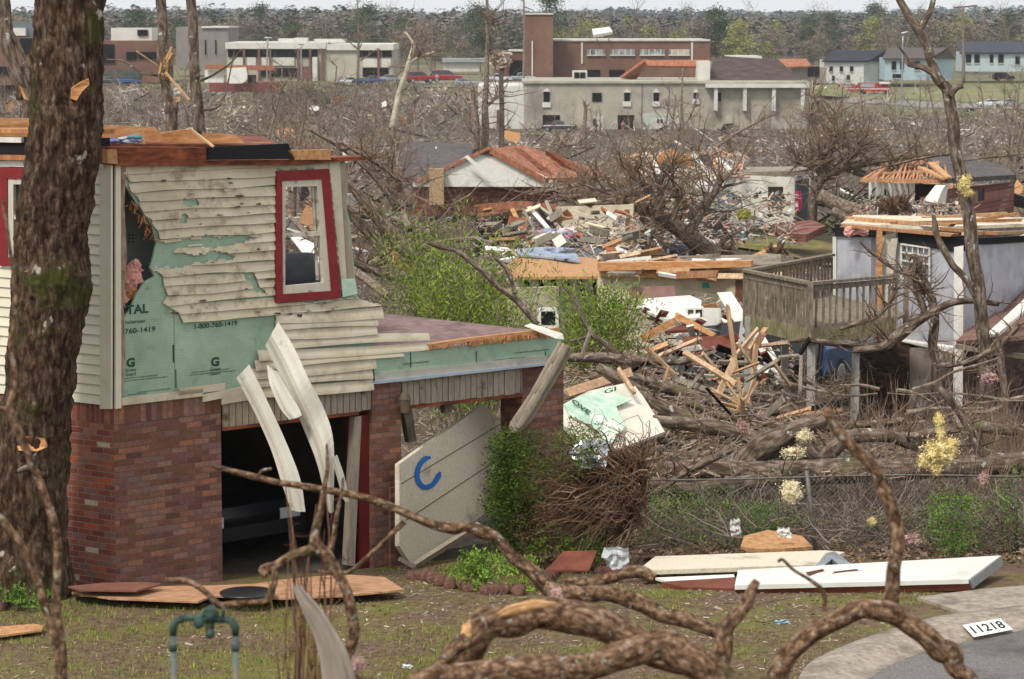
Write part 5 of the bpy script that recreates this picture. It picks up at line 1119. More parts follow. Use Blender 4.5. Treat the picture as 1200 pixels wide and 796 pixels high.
def heap(name,label,u0,u1,v0,v1,d0,d1,n,size,pal,cat='rubble',stick=.6,kind='stuff',parent=None,thk=.03):
    m=MB()
    for _ in range(n):
        t=random.random(); u=rnd(u0,u1); v=v0+(v1-v0)*t; d=d1+(d0-d1)*t; c=P(u,v,d); s=size/F*d; g=G(c.x,c.y)
        if c.z<g: c.z=g+.05
        R=rotm(rnd(0,6.3),rnd(-.9,.9),rnd(-.9,.9)); k=rnd(.75,1.2); col=tuple(min(.8,x*k) for x in random.choice(pal))
        if random.random()<stick: m.box(c,(s*rnd(.8,3.2),s*rnd(.08,.22),s*.08),R,col)
        else: m.box(c,(s*rnd(.3,1.1),s*rnd(.3,.9),thk),R,col)
    if parent: return m.build(name,CHIP,parent)
    return tag(m.build(name,CHIP),label,cat,None,kind)
# cream wrecked house with the spilled white kitchen cabinets
A=thing('wrecked_house','cream house with its roof torn off and white cabinets spilled out, below the fallen tree','house',at(800,64))
W(A,'wall',CREAM,([(700,325,65),(872,325,64),(872,450,64),(700,450,65)],[[(812,345,64.4),(842,345,64.3),(842,400,64.3),(812,400,64.4)]]),[(872,325,64),(892,318,70),(892,430,70),(872,450,64)],[(600,338,63),(655,336,64),(655,460,64),(600,460,63)])
W(A,'roof_edge',JO,[(700,308,64.6),(880,306,63.6),(880,313,63.6),(700,318,64.6)],th=.3); W(A,'roof_edge',OSB,[(702,313,64.8),(800,314,64.2),(800,326,64.2),(702,325,64.8)],th=.2)
W(A,'roof_edge',WOODG,[(792,300,66),(915,298,65),(915,310,64),(795,311,64.4)],th=.3); W(A,'ceiling',nm('pale_ceiling',['b3a894','cbc1ae'],3,.8,.1,dirt='7d6a56'),[(800,326,66),(905,322,68),(905,316,74),(800,318,72)],th=.1)
W(A,'red_stain',nm('faded_red',['8d6a5e','a5857a'],4,.8,.1),[(736,337,63.9),(790,335,63.8),(792,349,63.8),(738,350,63.9)],th=.02)
W(A,'teal_mark',flat('teal_paint','2f7a70'),[(823,332,63.7),(830,331,63.7),(832,338,63.7),(823,338,63.7)],th=.02)
w=W(A,'window',WHITE,([(630,361,62.8),(654,361,62.8),(654,386,62.8),(630,386,62.8)],[[(634,365,62.8),(651,365,62.8),(651,382,62.8),(634,382,62.8)]]),th=.08); W(w,'pane',GLASS,[(634,365,62.95),(651,365,62.95),(651,382,62.95),(634,382,62.95)],th=.02)
W(A,'door_post',nm('brown_post',['5e4033','7c5a48'],4,.8,.1),[(862,325,63.8),(872,325,63.8),(872,380,63.8),(862,380,63.8)],th=.1)
for l,pts,mat in (('large white door leaning against the cream wall',[(840,343,58),(857,342,58),(876,372,57),(874,384,57),(862,380,57.2)],WHITE),('second white panel slumped right of the leaning white door',[(880,384,56),(896,394,56),(918,432,55),(912,440,55),(895,425,55.4)],WHITE),
  ('white plank lying on the tipped dark pickup',[(878,423,52.5),(902,432,52.3),(897,442,52.2),(876,431,52.5)],WHITE),('red brown cabinet side lying below the white cabinets',[(800,395,56),(862,393,56),(866,408,55.6),(803,412,55.6)],RUSTB),('red brown cabinet door below the other cabinet side',[(802,412,55),(830,414,55),(832,428,54.6),(800,428,54.6)],RUSTB),
  ('orange brown board slanting under the white roof piece',[(792,366,57),(838,391,56),(836,396,56),(790,373,57)],JO),('pale grey panel crumpled under the leaning white door',[(845,372,57.4),(868,384,57),(880,410,56),(860,404,56.4)],WH2),
  ('white roof sheet covering the rubble left of the cabinets',[(756,350,60),(808,346,60),(822,352,59),(820,372,58),(780,374,58),(752,362,59)],WHITE),('slumped white ceiling board below the cabinets',[(786,390,57),(812,384,57.4),(817,392,57),(800,402,56.5)],WH2),
  ('rusty orange board leaning at the left of the rubble heap',[(752,392,56),(790,372,57),(794,378,57),(757,400,56)],JO),('dark red strip of board lying on the white roof sheet',[(779,388,56.5),(800,380,57),(835,390,56.4),(812,386,56.6)],RUSTB)):
    m=MB(); m.poly([P(*q) for q in pts],.06); tag(m.build('debris_sheet',mat),l,'panel')
C=thing('kitchen_cabinet','white open kitchen cabinet standing in the rubble before the cream wall','cabinet',P(825,392,58))
W(C,'carcass',WHITE,([(804,361,58.2),(825,361,58.2),(825,382,58.2),(804,382,58.2)],[[(806,363,58.2),(813,363,58.2),(813,370,58.2),(806,370,58.2)],[(806,372,58.2),(813,372,58.2),(813,380,58.2),(806,380,58.2)],[(815,363,58.2),(823,363,58.2),(823,380,58.2),(815,380,58.2)]]),th=.35)
W(C,'door',WHITE,[(825,361,58),(843,361,57.4),(843,389,57.4),(825,385,58)],th=.04); W(C,'inside',GREY,[(804,361,58.6),(825,361,58.6),(825,382,58.6),(804,382,58.6)],th=.02)
for i in range(34):
    u=rnd(735,925);v=rnd(352,450); d=float(np.interp(v,[350,450],[61,50])); s=rnd(5,16); a=rnd(0,3.1); q=[]
    for (x,y) in ((-1,-.35),(1,-.3),(1.1,.3),(-.9,.4)): q.append(P(u+s*(x*math.cos(a)-y*math.sin(a)),v+s*.7*(x*math.sin(a)+y*math.cos(a)),d+x*.3))
    m=MB(); m.poly(q,.04); tag(m.build('debris_sheet',random.choice([WHITE,WH2,CREAM,WOOD,RUSTB,JO,WOODG])),'torn piece of wall or cabinet board in the heap before the cream house','board','torn board pieces before the cream house')
heap('rubble','heap of broken boards and household rubble before the cream house',735,930,350,470,50,61,700,8,PAL*2+PALX)
fluff('clothes_heap','dark and pink clothes heap left of the red brown cabinets',[(775,410,54,12,.9),(765,418,54,9,.8)],nm('clothes_dark',['26282c','44484f','a05c5c'],9,.9,.3),'clothes')
fluff('blue_clothes','blue and grey clothes lying right of the dark heap',[(790,425,53,9,.8)],nm('clothes_blue',['3b4a66','6b7788'],9,.9,.3),'clothes')
# osb roof slab with rafters left of it
B=thing('roof_slab','large orange plywood roof slab with broken rafters behind the round green sapling','roof',at(650,72))
W(B,'roof_deck',OSB,[(592,313,67),(609,297,72),(650,298,72),(698,303,72),(709,324,66),(604,325,66)],th=.06)
W(B,'wall',WH2,[(600,328,68),(700,326,68),(700,370,68),(600,370,68)])
for i in range(6): W(B,'rafter',WOOD,[(612+i*16,325,66.5),(617+i*16,325,66.5),(627+i*15,345,66),(622+i*15,345,66)],th=.06)
W(B,'tarp',nm('tarp',['6f7b8c','a5adb8'],3,.6,.1,dirt='2a2c30',dth=(.5,.6)),[(606,292,71),(640,289,71.5),(672,291,71.5),(680,306,70),(640,301,70.5),(606,298,70.8)],th=.05)
# brick and cream house torn open with vertical planks
Cc=thing('wrecked_house','torn open house with cream inner wall, grey brick chimney and upright planks','house',at(700,92))
W(Cc,'wall',CREAM,([(652,243,93),(742,240,93),(742,300,93),(652,310,93)],[[(692,247,93),(703,247,93),(703,252,93),(692,252,93)]]),[(742,240,93),(748,236,98),(748,290,98),(742,300,93)])
W(Cc,'chimney',brickmat('brick_grey',(1,0),['5c524b','6e635a','7b6f65','655a52'],'8a8177',.3,.1,.02),[(667,273,86),(712,272,86),(713,291,86),(668,291,86)],th=.7)
W(Cc,'chimney_base',nm('slate_panel',['6e7a86','8a95a0'],3,.7,.1,dirt='51585f'),[(667,291,86),(713,291,86),(713,303,86),(680,303,86)],th=.6)
W(Cc,'door_post',nm('brown_post2',['6a4a38','8b6750'],4,.8,.1),[(732,246,91),(738,246,91),(740,304,91),(734,304,91)],[(742,250,90),(748,250,90),(750,303,90),(742,303,90)],th=.2)
W(Cc,'door_leaf',WOODG,[(736,300,86),(746,262,87),(750,262,87),(750,303,86)],th=.1)
W(Cc,'red_beam',ROOFR,[(560,240,92),(610,236,92),(652,240,92),(650,246,92),(560,248,92)],[(563,250,90),(600,244,91),(600,247,91),(565,254,90)],th=.15)
for i,(a,b,w_,c) in enumerate((((600,245),(624,292),5,JO),((610,240),(632,280),3,WOODG),((620,243),(646,272),5,WHITE),((626,238),(650,268),4,WOOD),((640,236),(652,264),4,TAUPE),((596,256),(612,290),3,WOOD),((606,262),(618,290),3,WHITE),((630,246),(640,262),3,RUSTB))):
    m=MB(); m.beam(P(a[0],a[1],88+i*.3),P(b[0],b[1],85+i*.3),w_/F*88,.05,.3); tag(m.build('debris_board',c),'plank leaning upright in the wreck beside the clothes heap','board','planks leaning beside the clothes heap')
m=MB()
for i in range(120): m.ico(P(rnd(628,668),rnd(272,290),rnd(84,86)),rnd(.06,.18),1,.5,3,(1.5,1,.7),random.choice([(.6,.6,.62),(.3,.32,.5),(.5,.3,.5),(.2,.2,.22),(.7,.68,.64),(.25,.4,.35),(.55,.2,.3)]))
tag(m.build('clothes_heap',CHIP,None,True),'multicoloured clothes heap spilling beside the grey brick chimney','clothes','','stuff') 
fluff('burnt_debris','black charred debris clump left of the upright planks',[(575,275,88,16,1),(568,292,86,12,1),(590,262,89,10,1)],nm('char',['17161a','2c2927','5d4a3e'],6,1,.4),'debris')
heap('rubble','mixed rubble around the torn open house and its chimney',560,760,255,318,74,90,700,8,PAL+PALX)
m=MB(); m.poly([P(655,268,86),P(672,265,87),P(680,270,86.5),P(668,278,85.5)],.08); tag(m.build('debris_sheet',WHITE),'small white panel lying on top of the grey brick chimney','panel')
# gable house
Gb=thing('gable_house','white gabled house with a reddish bare roof deck beyond the green saplings','house',at(560,150))
W(Gb,'gable_wall',WHITE,[(484,213,139.7),(500,207,139.7),(548,183,139.7),(578,181,139.7),(635,205,139.7),(648,212,139.7),(648,219,139.7),(484,219,139.7)],th=.2)
W(Gb,'brick_wall',RB,[(484,218,140),(648,218,141),(648,252,141),(484,252,140)],th=.25)
W(Gb,'chimney',TAN,[(503,198,139),(520,198,139),(520,240,139),(503,240,139)],th=.6)
W(Gb,'roof',ROOFR,[(575,174,139.5),(612,170,152),(706,200,152),(700,207,146),(672,208,141),(640,209,139.5)],th=.25); W(Gb,'roof_rake',ROOFR,[(484,213,139.5),(571,173,139.5),(579,173,139.5),(490,214,139.5)],th=.3); W(Gb,'roof_void',flat('roof_void','5a4a3e',.9),[(560,181,139.6),(574,175.5,139.6),(592,182,139.6),(576,183,139.6)],th=.05)
W(Gb,'roof',SHIN,[(462,199,141),(476,165,158),(560,170,158),(548,186,141),(490,210,140)],th=.3)
W(Gb,'missing_deck',RUST,[(640,176,146),(650,180,146),(690,202,145),(676,202,145)],[(600,173,147),(610,174,147),(650,205,141),(642,206,141)],th=.28)
W(Gb,'loose_rail',WHITE,[(544,184,139),(548,182,139),(578,208,139),(574,210,139)],th=.1); W(Gb,'roof_vent',WHITE,[(510,172,150),(512,172,150),(512,188,150),(510,188,150)],th=.1)
W(Gb,'wall_vent',GLASS,[(529,194,139.7),(533,196,139.7),(532,199,139.7),(528,197,139.7)],th=.03)
# long white wrecked house
L_=thing('wrecked_house','long white single storey house with an orange rubble heap where its roof was','house',at(850,124))
W(L_,'wall',WH2,([(826,204,122),(932,208,122),(932,262,122),(826,262,122)],[[(900,219,122),(918,219,122),(918,247,122),(900,247,122)]]),[(932,208,122),(950,205,128),(950,258,128),(932,262,122)])
W(L_,'wall',CREAM,[(752,210,127),(830,208,127),(830,250,127),(752,256,127)],th=.2); W(L_,'door_opening',flat('doorway','6b6259',.9),[(900,219,122.4),(918,219,122.4),(918,247,122.4),(900,247,122.4)],th=.05)
W(L_,'fascia',WHITE,[(750,204,121),(858,203,121),(858,208,121),(750,210,121)],th=.2); W(L_,'side_wall',flat('slate_dark','4c5356',.9),[(934,212,121.5),(948,209,125),(948,258,125),(934,262,121.5)],th=.1)
W(L_,'roof_edge',nm('grey_roof_edge',['7d7468','978e82'],4,.9,.2),[(826,203,121.5),(945,200,123),(944,195,130),(860,196,130)],th=.2)
for i,(pts,mt) in enumerate((([(762,197),(777,176),(782,178),(770,202)],JO),([(772,200),(786,175),(800,182),(790,204)],OSB),([(792,203),(790,186),(808,180),(812,200)],JO),([(782,177),(797,182),(790,190)],MATS['tar_paper']),([(812,185),(830,180),(842,204),(825,206)],SHIN),([(754,203),(762,188),(775,190),(770,204)],OSB))):
    m=MB(); m.poly([P(a,b,121+i*.4) for a,b in pts],.2); tag(m.build('debris_sheet',mt),'roof sheet jutting from the orange rubble heap on the long white house','board','roof sheets on the long white house')
for a,b in (((812,181),(834,207)),((766,186),(772,205)),((842,186),(856,200))): m=MB(); m.beam(P(*a,119),P(*b,118.5),.16,.1); tag(m.build('debris_beam',WHITE),'white beam sticking out of the rubble on the long white house','beam','white beams on the long white house')
heap('rubble','orange and grey rubble heap lying on the long white house',752,872,180,208,119,127,700,9,[(.6,.38,.22),(.7,.5,.32),(.5,.3,.18),(.3,.27,.25),(.7,.68,.65),(.35,.38,.42),(.55,.25,.15)])
heap('rubble','white and grey household rubble before the long white house',755,935,225,285,104,120,650,8,PAL+PALX+[(.66,.65,.62)]*5)
m=MB(); m.ico(P(835,219,119.5),.75,3,.4,2,(1,.5,.55)); tag(m.build('white_mattress',WHITE,None,True),'bulging white mattress against the long white wall','mattress')
S_=thing('bookshelf','blue grey shelf unit standing open in the rubble by the white wall','shelf',P(852,245,119)); W(S_,'frame',nm('shelf_blue',['55636e','74828c'],3,.7,.05),([(842,229,119),(872,229,119),(870,245,119),(842,245,119)],[[(844,231,119),(869,231,119),(868,236,119),(844,236,119)],[(844,238,119),(869,238,119),(868,243,119),(844,243,119)]]),th=.3)
m=MB(); ribbon(m,[(932,224),(932,236),(934,248)],[(938,223),(940,236),(939,247)],[120.5]*3,.05,5,.05); tag(m.build('pink_cloth',flat('pink_cloth','a83a63',.9)),'bright pink cloth hanging at the right corner of the long white house','cloth')
# brick house right
R_=thing('brick_house','red brick house torn open at its left half with bare rafters above','house',at(1110,120))
W(R_,'brick_wall',RB,([(1108,222,116),(1188,214,124),(1188,262,124),(1108,262,116)],[[(1146,222,120),(1154,221,120.6),(1154,235,120.6),(1146,236,120)]]),[(1078,232,117),(1108,222,116),(1108,262,116),(1078,262,117)],[(1070,248,116),(1078,248,116),(1078,262,116),(1070,262,116)])
w=W(R_,'window',GLASS,[(1146,222,120.1),(1154,221,120.7),(1154,235,120.7),(1146,236,120.1)],th=.03)
W(R_,'wall',WH2,[(1018,214,119),(1064,214,118.5),(1064,246,118.5),(1018,250,119)],[(1066,216,118),(1072,216,118),(1072,246,118),(1066,246,118)],th=.2); W(R_,'dark_room',flat('dark_room','3b2a26',.9),[(1070,216,118.6),(1108,216,118.2),(1108,248,118.2),(1070,250,118.6)],th=.1)
W(R_,'eave',CREAM,[(1040,212,117.6),(1112,211,117),(1188,207,123.5),(1188,210,123.5),(1112,215,117),(1040,215,117.6)],th=.4)
W(R_,'roof',SHIN,[(1112,209,116.5),(1190,205,123.4),(1176,192,130),(1110,184,128),(1088,184,128)],[(1112,209,116.5),(1088,186,128),(1060,188,128),(1083,192,122)],th=.2); W(R_,'roof_debris',ROOFR,[(1060,190,122),(1085,183,126),(1086,192,123),(1066,196,120)],th=.2)
m=MB()
for i in range(26): a=P(1010+i*4,211+rnd(-1,1),117.5); b=P(1030+i*3+rnd(-8,8),190+rnd(0,8),122+rnd(-1,1)); m.beam(a,b,.08,.12,0,(1,.72,.6)); 
m.beam(P(1008,211,117.4),P(1112,213,117),.15,.15,0,(1,.72,.55)); m.beam(P(1020,204,119),P(1100,200,119.5),.1,.1,0,(1,.8,.65)); m.build('rafters',WOOD,R_)
for a,b in (((1078,196),(1108,210)),((1090,190),(1112,209))): m=MB(); m.splint(P(*a,118),P(*b,116.6),.3,.08,0,(1.1,.9,.7)); m.build('broken_rafter',WOOD,R_)
m=MB(); ribbon(m,[(1083,235),(1092,223),(1097,217)],[(1108,240),(1110,224),(1114,215)],[115.5]*3,.2,7,.1); m.build('hanging_drywall',WH2,R_)
for u in (1088,1098,1108): m=MB(); m.beam(P(u,240,115.6),P(u,262,115.6),.12,.12); m.build('post',WH2,R_)
heap('rubble','orange planks and rubble lying before the red brick house',1000,1140,236,266,106,116,420,9,PAL)
W0=thing('white_cabinet','white appliance tipped over before the brick house','appliance',at(1066,114)); W(W0,'body',WHITE,[(1056,241,114),(1080,242,114),(1080,250,114),(1056,250,114)],th=.6)
# fallen big tree, bare tree, root balls
trunkthing('fallen_tree','big uprooted tree lying across the cream wreck and the dark blue car','tree',[D([(838,303,13),(822,293,12),(802,274,10),(782,262,9),(766,255,9),(750,248,7)],96),D([(770,256,7),(764,230,5),(752,215,3.4),(738,205,2),(730,190,1)],95),D([(768,258,6),(760,285,3.6),(756,300,3)],94),D([(770,255,6),(776,235,5),(774,215,3),(786,195,2),(800,180,1)],95.5),D([(806,272,6),(822,250,5),(838,225,4),(846,212,2.4)],95),D([(785,262,4),(792,245,4),(798,225,2.4),(800,205,1.2)],94.5),D([(764,256,4),(740,262,3),(725,280,2),(715,290,1)],94.5),D([(752,248,4),(728,232,3),(700,222,1.6),(680,215,1)],95)],BARKB,9,(26,3,.04,2,.2,3,(.75,.7,.65)),.2,2)
trunkthing('broken_tree','bare tree with sweeping limbs standing right of the long white house','tree',[D([(953,278,5.5),(953,262,5.5),(954,240,6),(958,222,6),(966,207,6),(985,198,5),(1010,193,4),(1040,188,3),(1075,182,2),(1110,180,1)],121),D([(962,212,5),(968,195,4),(974,178,3.6),(980,160,2.6),(978,130,1.4)],121),D([(985,198,3),(1000,182,2),(1015,160,1.2)],120.5),D([(1040,188,2.2),(1060,205,1.8),(1080,215,1)],120.5),D([(966,207,3),(950,196,2.4),(930,190,1.4)],121)],BARKB,9,(40,3,.05,2,.3,3,(.75,.7,.65)),.2,2)
trunkthing('fallen_log','thick fallen trunk with green twigs between the white and brick houses','log',[D([(960,228,8),(985,240,8.5),(1010,250,9),(1028,256,8)],117),D([(975,246,5),(1000,262,5),(1018,268,4)],116)],BARKG,10)
for l,u,v,d,r in (('dark upturned root ball before the brick house',1048,248,111,22),('small dark root ball on the grass left of the deck',910,300,100,13),('brown root mass at the base of the big uprooted tree',845,300,97,15)):
    m=MB(); c=P(u,v,d); R=r/F*d; m.ico(c,R,3,.5,2,(1,.6,.75)); 
    t=thing('root_ball',l,'root ball',on(u,v+r*.6)); m.build('soil_mass',nm('soil_mass',['2f241d','4f3d31','6b5647'],5,1,.6,bd=.1),t,True); m=MB()
    for _ in range(70): e=Vector((rnd(-1,1),rnd(-1,1),rnd(-1,1))).normalized(); m.tube([c+e*R*.8,c+e*R*1.15+Vector((0,0,rnd(-.1,.1))),c+e*R*rnd(1.2,1.5)+Vector((rnd(-.2,.2),0,rnd(-.2,.2)))],[.05,.03,.01],4,(.6,.5,.42),cap=False)
    m.build('roots',TWIG,t)
fluff('yellow_bush','small yellow green bush in the rubble before the long white house',[(872,253,112,10,.8)],nm('yellow_leaf',['7d7c3a','a8a458'],9,1,.5),'bush')
plant('evergreen_branch','dark green torn evergreen branches behind the thick fallen trunk',992,262,118,60,60,900,.28,(.45,.6,.45),'branch',at(1000,118),LEAFD,.1,3,5,.5)
m=MB(); m.poly([P(170+735,262,111),P(952,258,113),P(968,264,111),P(945,275,108),P(928,274,108)],.3); tag(m.build('brick_slab',RB),'fallen red brick slab at the foot of the bare tree','slab')

for i in range(46):
    u=rnd(700,905);v=rnd(296,326); d=66-(v-296)*.08; L=rnd(14,55); a=rnd(-.35,.35); mm=MB(); mm.splint(P(u,v,d),P(u+math.cos(a)*L,v-math.sin(a)*L*.6,d+rnd(-.6,.6)),rnd(.06,.22),rnd(.03,.08),rnd(0,3),random.choice([(1,.9,.75),(.8,.65,.5),(.6,.42,.3),(1.1,1.05,1)])) ; tag(mm.build('splintered_board',random.choice([WOOD,WOOD,WOODG,WHITE])),'splintered board lying along the torn roof edge of the cream house','board','splintered boards on the cream house roof edge')
for i in range(60):
    u=rnd(565,745);v=rnd(235,318); d=float(np.interp(v,[235,318],[91,74])); L=rnd(8,34); a=rnd(-.9,.9); mm=MB(); mm.splint(P(u,v,d),P(u+math.cos(a)*L,v-math.sin(a)*L*.6,d+rnd(-.6,.6)),rnd(.08,.3),rnd(.03,.08),rnd(0,3),random.choice([(1,.9,.75),(.8,.6,.45),(.6,.35,.25)])); tag(mm.build('splintered_board',random.choice([WOOD,WOODG,WHITE,ROOFR,CREAM])),'splintered board in the wreck around the grey brick chimney','board','splintered boards around the grey brick chimney')
trunkthing('bare_branches','pile of thin bare branches against the right side of the white gable','branch',[D([(640,238,2),(670,230,3),(705,228,3),(740,238,2)],125),D([(620,228,1.5),(650,222,2.4),(690,215,2),(720,205,1)],124),D([(650,245,2),(690,240,3),(730,232,2.4),(760,236,1.5)],122)],BARKG,7,(34,2.6,.05,2,.3,3,(.85,.8,.74)),.2,2)
# ---------------- distance: commercial buildings, vehicles, houses, trees ----------------
def wbox(parent,name,mat,u0,u1,vt,vb,d,dep,col=(1,1,1)):   # a block whose front spans u0..u1 and vt..vb at distance d
    a=P(u0,vt,d);b=P(u1,vb,d); m=MB(); m.box(((a.x+b.x)/2,d+dep/2,(a.z+b.z)/2),(abs(b.x-a.x),dep,abs(a.z-b.z)),None,col); return m.build(name,mat,parent)
CON=nm('concrete_wall',['8d877b','a09a8c','aea899'],.25,.9,.05,dirt='736d60',dsc=.15,dth=(.5,.75)); PBR=nm('plain_brick',['63493f','6f5347','7b5f51'],.3,.9,.05); OPEN=flat('dark_opening','1b1917',.9,spec=.1); BW=nm('white_trim',['b9b7ae','cccabf'],.5,.8,0)
B1=thing('concrete_building','two storey grey concrete building with dark garage bays and white framed windows','building',at(760,457))
d=457
wbox(B1,'wall',CON,614,946,97,157,d,30); wbox(B1,'wall',BW,560,614.5,101,157,d+.4,24); wbox(B1,'roof_edge',CON,612,948,95.5,98,d-.4,31)
for u0,u1,v0,v1 in ((636,656,135,154),(724,743,135,154)): wbox(B1,'garage_bay',OPEN,u0,u1,v0,v1,d-.15,.3)
for u0,u1,v0,v1,fr in ((637,644,108,120,1),(694,705,109,119,0),(731.5,738,109,119,1),(766,772,109,119,1),(813,818,109,116,1),(839,845,109,119,0)):
    w=wbox(B1,'window',OPEN,u0,u1,v0,v1,d-.2,.3)
    if fr: m=MB(); a=P(u0-1.5,v0-.5,d-.4);b=P(u1+1.5,v0-.5,d-.4);c=P((u0+u1)/2,v0-5,d-.4); m.poly([a,b,c],.2); m.build('pediment',BW,w); wbox(w,'sill',BW,u0-1.5,u1+1.5,v1,v1+6,d-.3,.3)
dw=wbox(B1,'door_panel',BW,694,707,136,154,d-.2,.3); wbox(dw,'door',OPEN,695,699,140,149,d-.35,.3); wbox(B1,'stained_panel',nm('stain_panel',['9ca79a','b9bcb2'],.4,.9,0),752,800,133,153,d-.1,.2)
gd_=wbox(B1,'garage_door',BW,768,778,139,152,d-.25,.2)
for u in (770,774): wbox(gd_,'door_window',OPEN,u,u+2.6,140,144,d-.35,.2)
for u in (752,): wbox(B1,'wall_seam',flat('seam_dark','66635b'),u,u+.7,97,155,d-.1,.2)
wbox(B1,'roof_edge',BW,827,948,98.5,103,d-1.5,2)
for u in (837,871,905,939): wbox(B1,'pillar',BW,u,u+4,102,130,d-1.2,1.6)
wbox(B1,'side_door',flat('brown_door','5b4a3d'),582,588,129,150,d,.5)
B2=thing('brick_building','large brown brick building with a square tower and ribbon windows','building',at(740,520))
d=520; wbox(B2,'wall',PBR,646,832,48,98,d,30); wbox(B2,'tower',PBR,615.5,648,17,98,d-6,16); wbox(B2,'tower_cap',BW,615,648.5,15.5,17.2,d-6.3,16.6); wbox(B2,'roof_edge',nm('roof_edge_white',['a49c94','c4c0b8'],.5,.8,0),645,832.5,46.5,48.4,d-.3,30.5); wbox(B2,'low_wing',PBR,578,617,60,98,d+2,16); wbox(B2,'low_wing_opening',OPEN,596,613,71,90,d+1.8,.4); wbox(B2,'low_wing_trim',BW,596,616,59,60.5,d+1.7,14); wbox(B2,'drain_pipe',BW,623,624.5,48,90,d-6.3,.4)
for u0,u1 in ((688,709),(715,744),(750,779),(784,808)):
    w=wbox(B2,'window',nm('ribbon_glass',['4c4f50','7c8080','b0b2ae'],.6,.3,0),u0,u1,58,64.5,d-.2,.4); wbox(w,'sill',BW,u0-.5,u1+.5,64.5,65.5,d-.4,.5)
    for k in range(int((u1-u0)//7)): wbox(w,'mullion',BW,u0+7*k+3,u0+7*k+4,58,64.5,d-.35,.2)
wbox(B2,'window',nm('beige_blind',['9a9384','b3ac9c'],1,.8,0),786,808,58,64.5,d-.25,.3)
for u0,u1 in ((687,703),(714,732)): wbox(B2,'lower_opening',OPEN,u0,u1,82,92,d-.2,.4)
for u in (681,810): wbox(B2,'down_pipe',BW,u,u+2,50,75,d-.3,.3)
t=thing('roof_hood','white metal hood lying torn on the brick building roof','metal sheet',P(706,46,505)); W(t,'sheet',WHITE,[(694,34,505),(714,31.5,508),(718,37,504),(696,41,502)],th=.5)
for u_ in (699,713): W(t,'support',BW,[(u_,38,506),(u_+1,38,506),(u_+1,48,521),(u_,48,521)],th=.2)
t=thing('white_cabin','small white boom lift cab standing before the brick building','vehicle',P(678,96,480)); wbox(t,'cab',BW,671,688,83,96,478,3); wbox(t,'cab_window',OPEN,673,679,85,94,477.8,.3); wbox(t,'cab_window',OPEN,680,686,85,92,477.8,.3)
m=MB(); m.poly([P(728,92,470),P(757,71,470),P(762,72,476),P(745,94,474)],.4); tag(m.build('roof_wreck',ROOFR),'orange tilted roof wreck left of the dark collapsed roof','roof')
m=MB(); m.poly([P(755,71,470),P(832,70,470),P(832,78,469),P(760,77,469)],.5); tag(m.build('roof_wreck',ROOFR),'long orange roof edge lying level behind the concrete building','roof')
t=thing('collapsed_roof','large dark collapsed shingle roof beside the white pillars','roof',at(880,466)); W(t,'roof',nm('roof_brown_far',['3a302d','4a3d39','5c4e49'],.6,.95,.3),[(827,97,462),(836,70,480),(850,66,482),(912,70,480),(943,97,462)],th=2); wbox(t,'wall',BW,818,832,72,97,464,6)
t=thing('white_flat_roof','white flat roofed shed behind the dark collapsed roof','building',at(870,500)); wbox(t,'roof',BW,855,893,66,70,498,12)
# left strip building
B3=thing('office_building','long white and dark two storey office building with brown columns','building',at(360,520)); d=520
wbox(B3,'wall',nm('office_wall',['9a9588','b3ae9f'],.4,.9,0),266,460,52,97,d,26); wbox(B3,'roof_band',BW,264,382,50,57.5,d-.8,27); wbox(B3,'roof_band',BW,382,461,52,59,d-.6,27)
for u0,u1 in ((267,284),(286,302),(305,348),(352,372),(420,446),(448,459)): wbox(B3,'window_band',OPEN,u0,u1,57.5,67,d-.3,.4)
for u0,u1,v0,v1 in ((274,300,67.5,77),(305,345,67.5,77),(425,458,69,79)): wbox(B3,'panel_band',BW,u0,u1,v0,v1,d-.35,.4)
for u0,u1,v0,v1 in ((306,350,80,90),(352,364,78,97),(425,455,80,90)): wbox(B3,'lower_opening',OPEN if u0!=352 else flat('brown_open','6b4c3a'),u0,u1,v0,v1,d-.3,.4)
for u in (284.5,302,315,348,362,376,442): wbox(B3,'column',PBR,u,u+3,57,95,d-.8,.6)
wbox(B3,'entrance_wall',BW,366,372,67,95,d-.9,.6); wbox(B3,'roof_unit',BW,326,345,45.5,50,d+6,6); wbox(B3,'roof_unit',BW,345,360,44.5,50,d+5,4); wbox(B3,'roof_unit',BW,368,404,46,50,d+6,6)
B4=thing('brick_office','brick office block with white upper storey behind the big trunk','building',at(150,500)); d=500
wbox(B4,'wall',PBR,118,186,48,97,d,22); wbox(B4,'upper_floor',BW,130,178,33,48,d+8,12); wbox(B4,'window_band',OPEN,161,173,35,42,d+7.6,.4); wbox(B4,'window_band',OPEN,148,160,61,70,d-.3,.5); wbox(B4,'window_band',OPEN,162,185,61,69,d-.3,.5); wbox(B4,'window_band',OPEN,118,134,52,74,d-.3,.5); wbox(B4,'window_band',nm('dark_win2',['3a4038','5b6158'],1,.4,0),118,165,82,92,d-.3,.5)
B5=thing('brick_office','brick and dark glass building at the far left edge','building',at(20,480)); d=480
wbox(B5,'wall',PBR,-60,50,44,100,d,22); wbox(B5,'window_band',OPEN,23,38,45,64,d-.3,.5); wbox(B5,'window_band',BW,15,30,33,42,d+6,4); wbox(B5,'roof_block',flat('slate_block','5b6468'),-60,45,26,44,d+7,8); wbox(B5,'window_band',OPEN,-20,36,78,88,d-.3,.5)
B6=thing('grey_office','grey windowless block right of the two slim trunks','building',at(245,560)); wbox(B6,'wall',nm('grey_block',['77706c','88817c'],.4,.9,0),206,268,32,80,560,20)
for u in (240,252): wbox(B6,'slot_window',OPEN,u,u+1.4,47,64,559.7,.4)
wbox(B6,'roof_edge',BW,236,268,31,33,559.5,21)
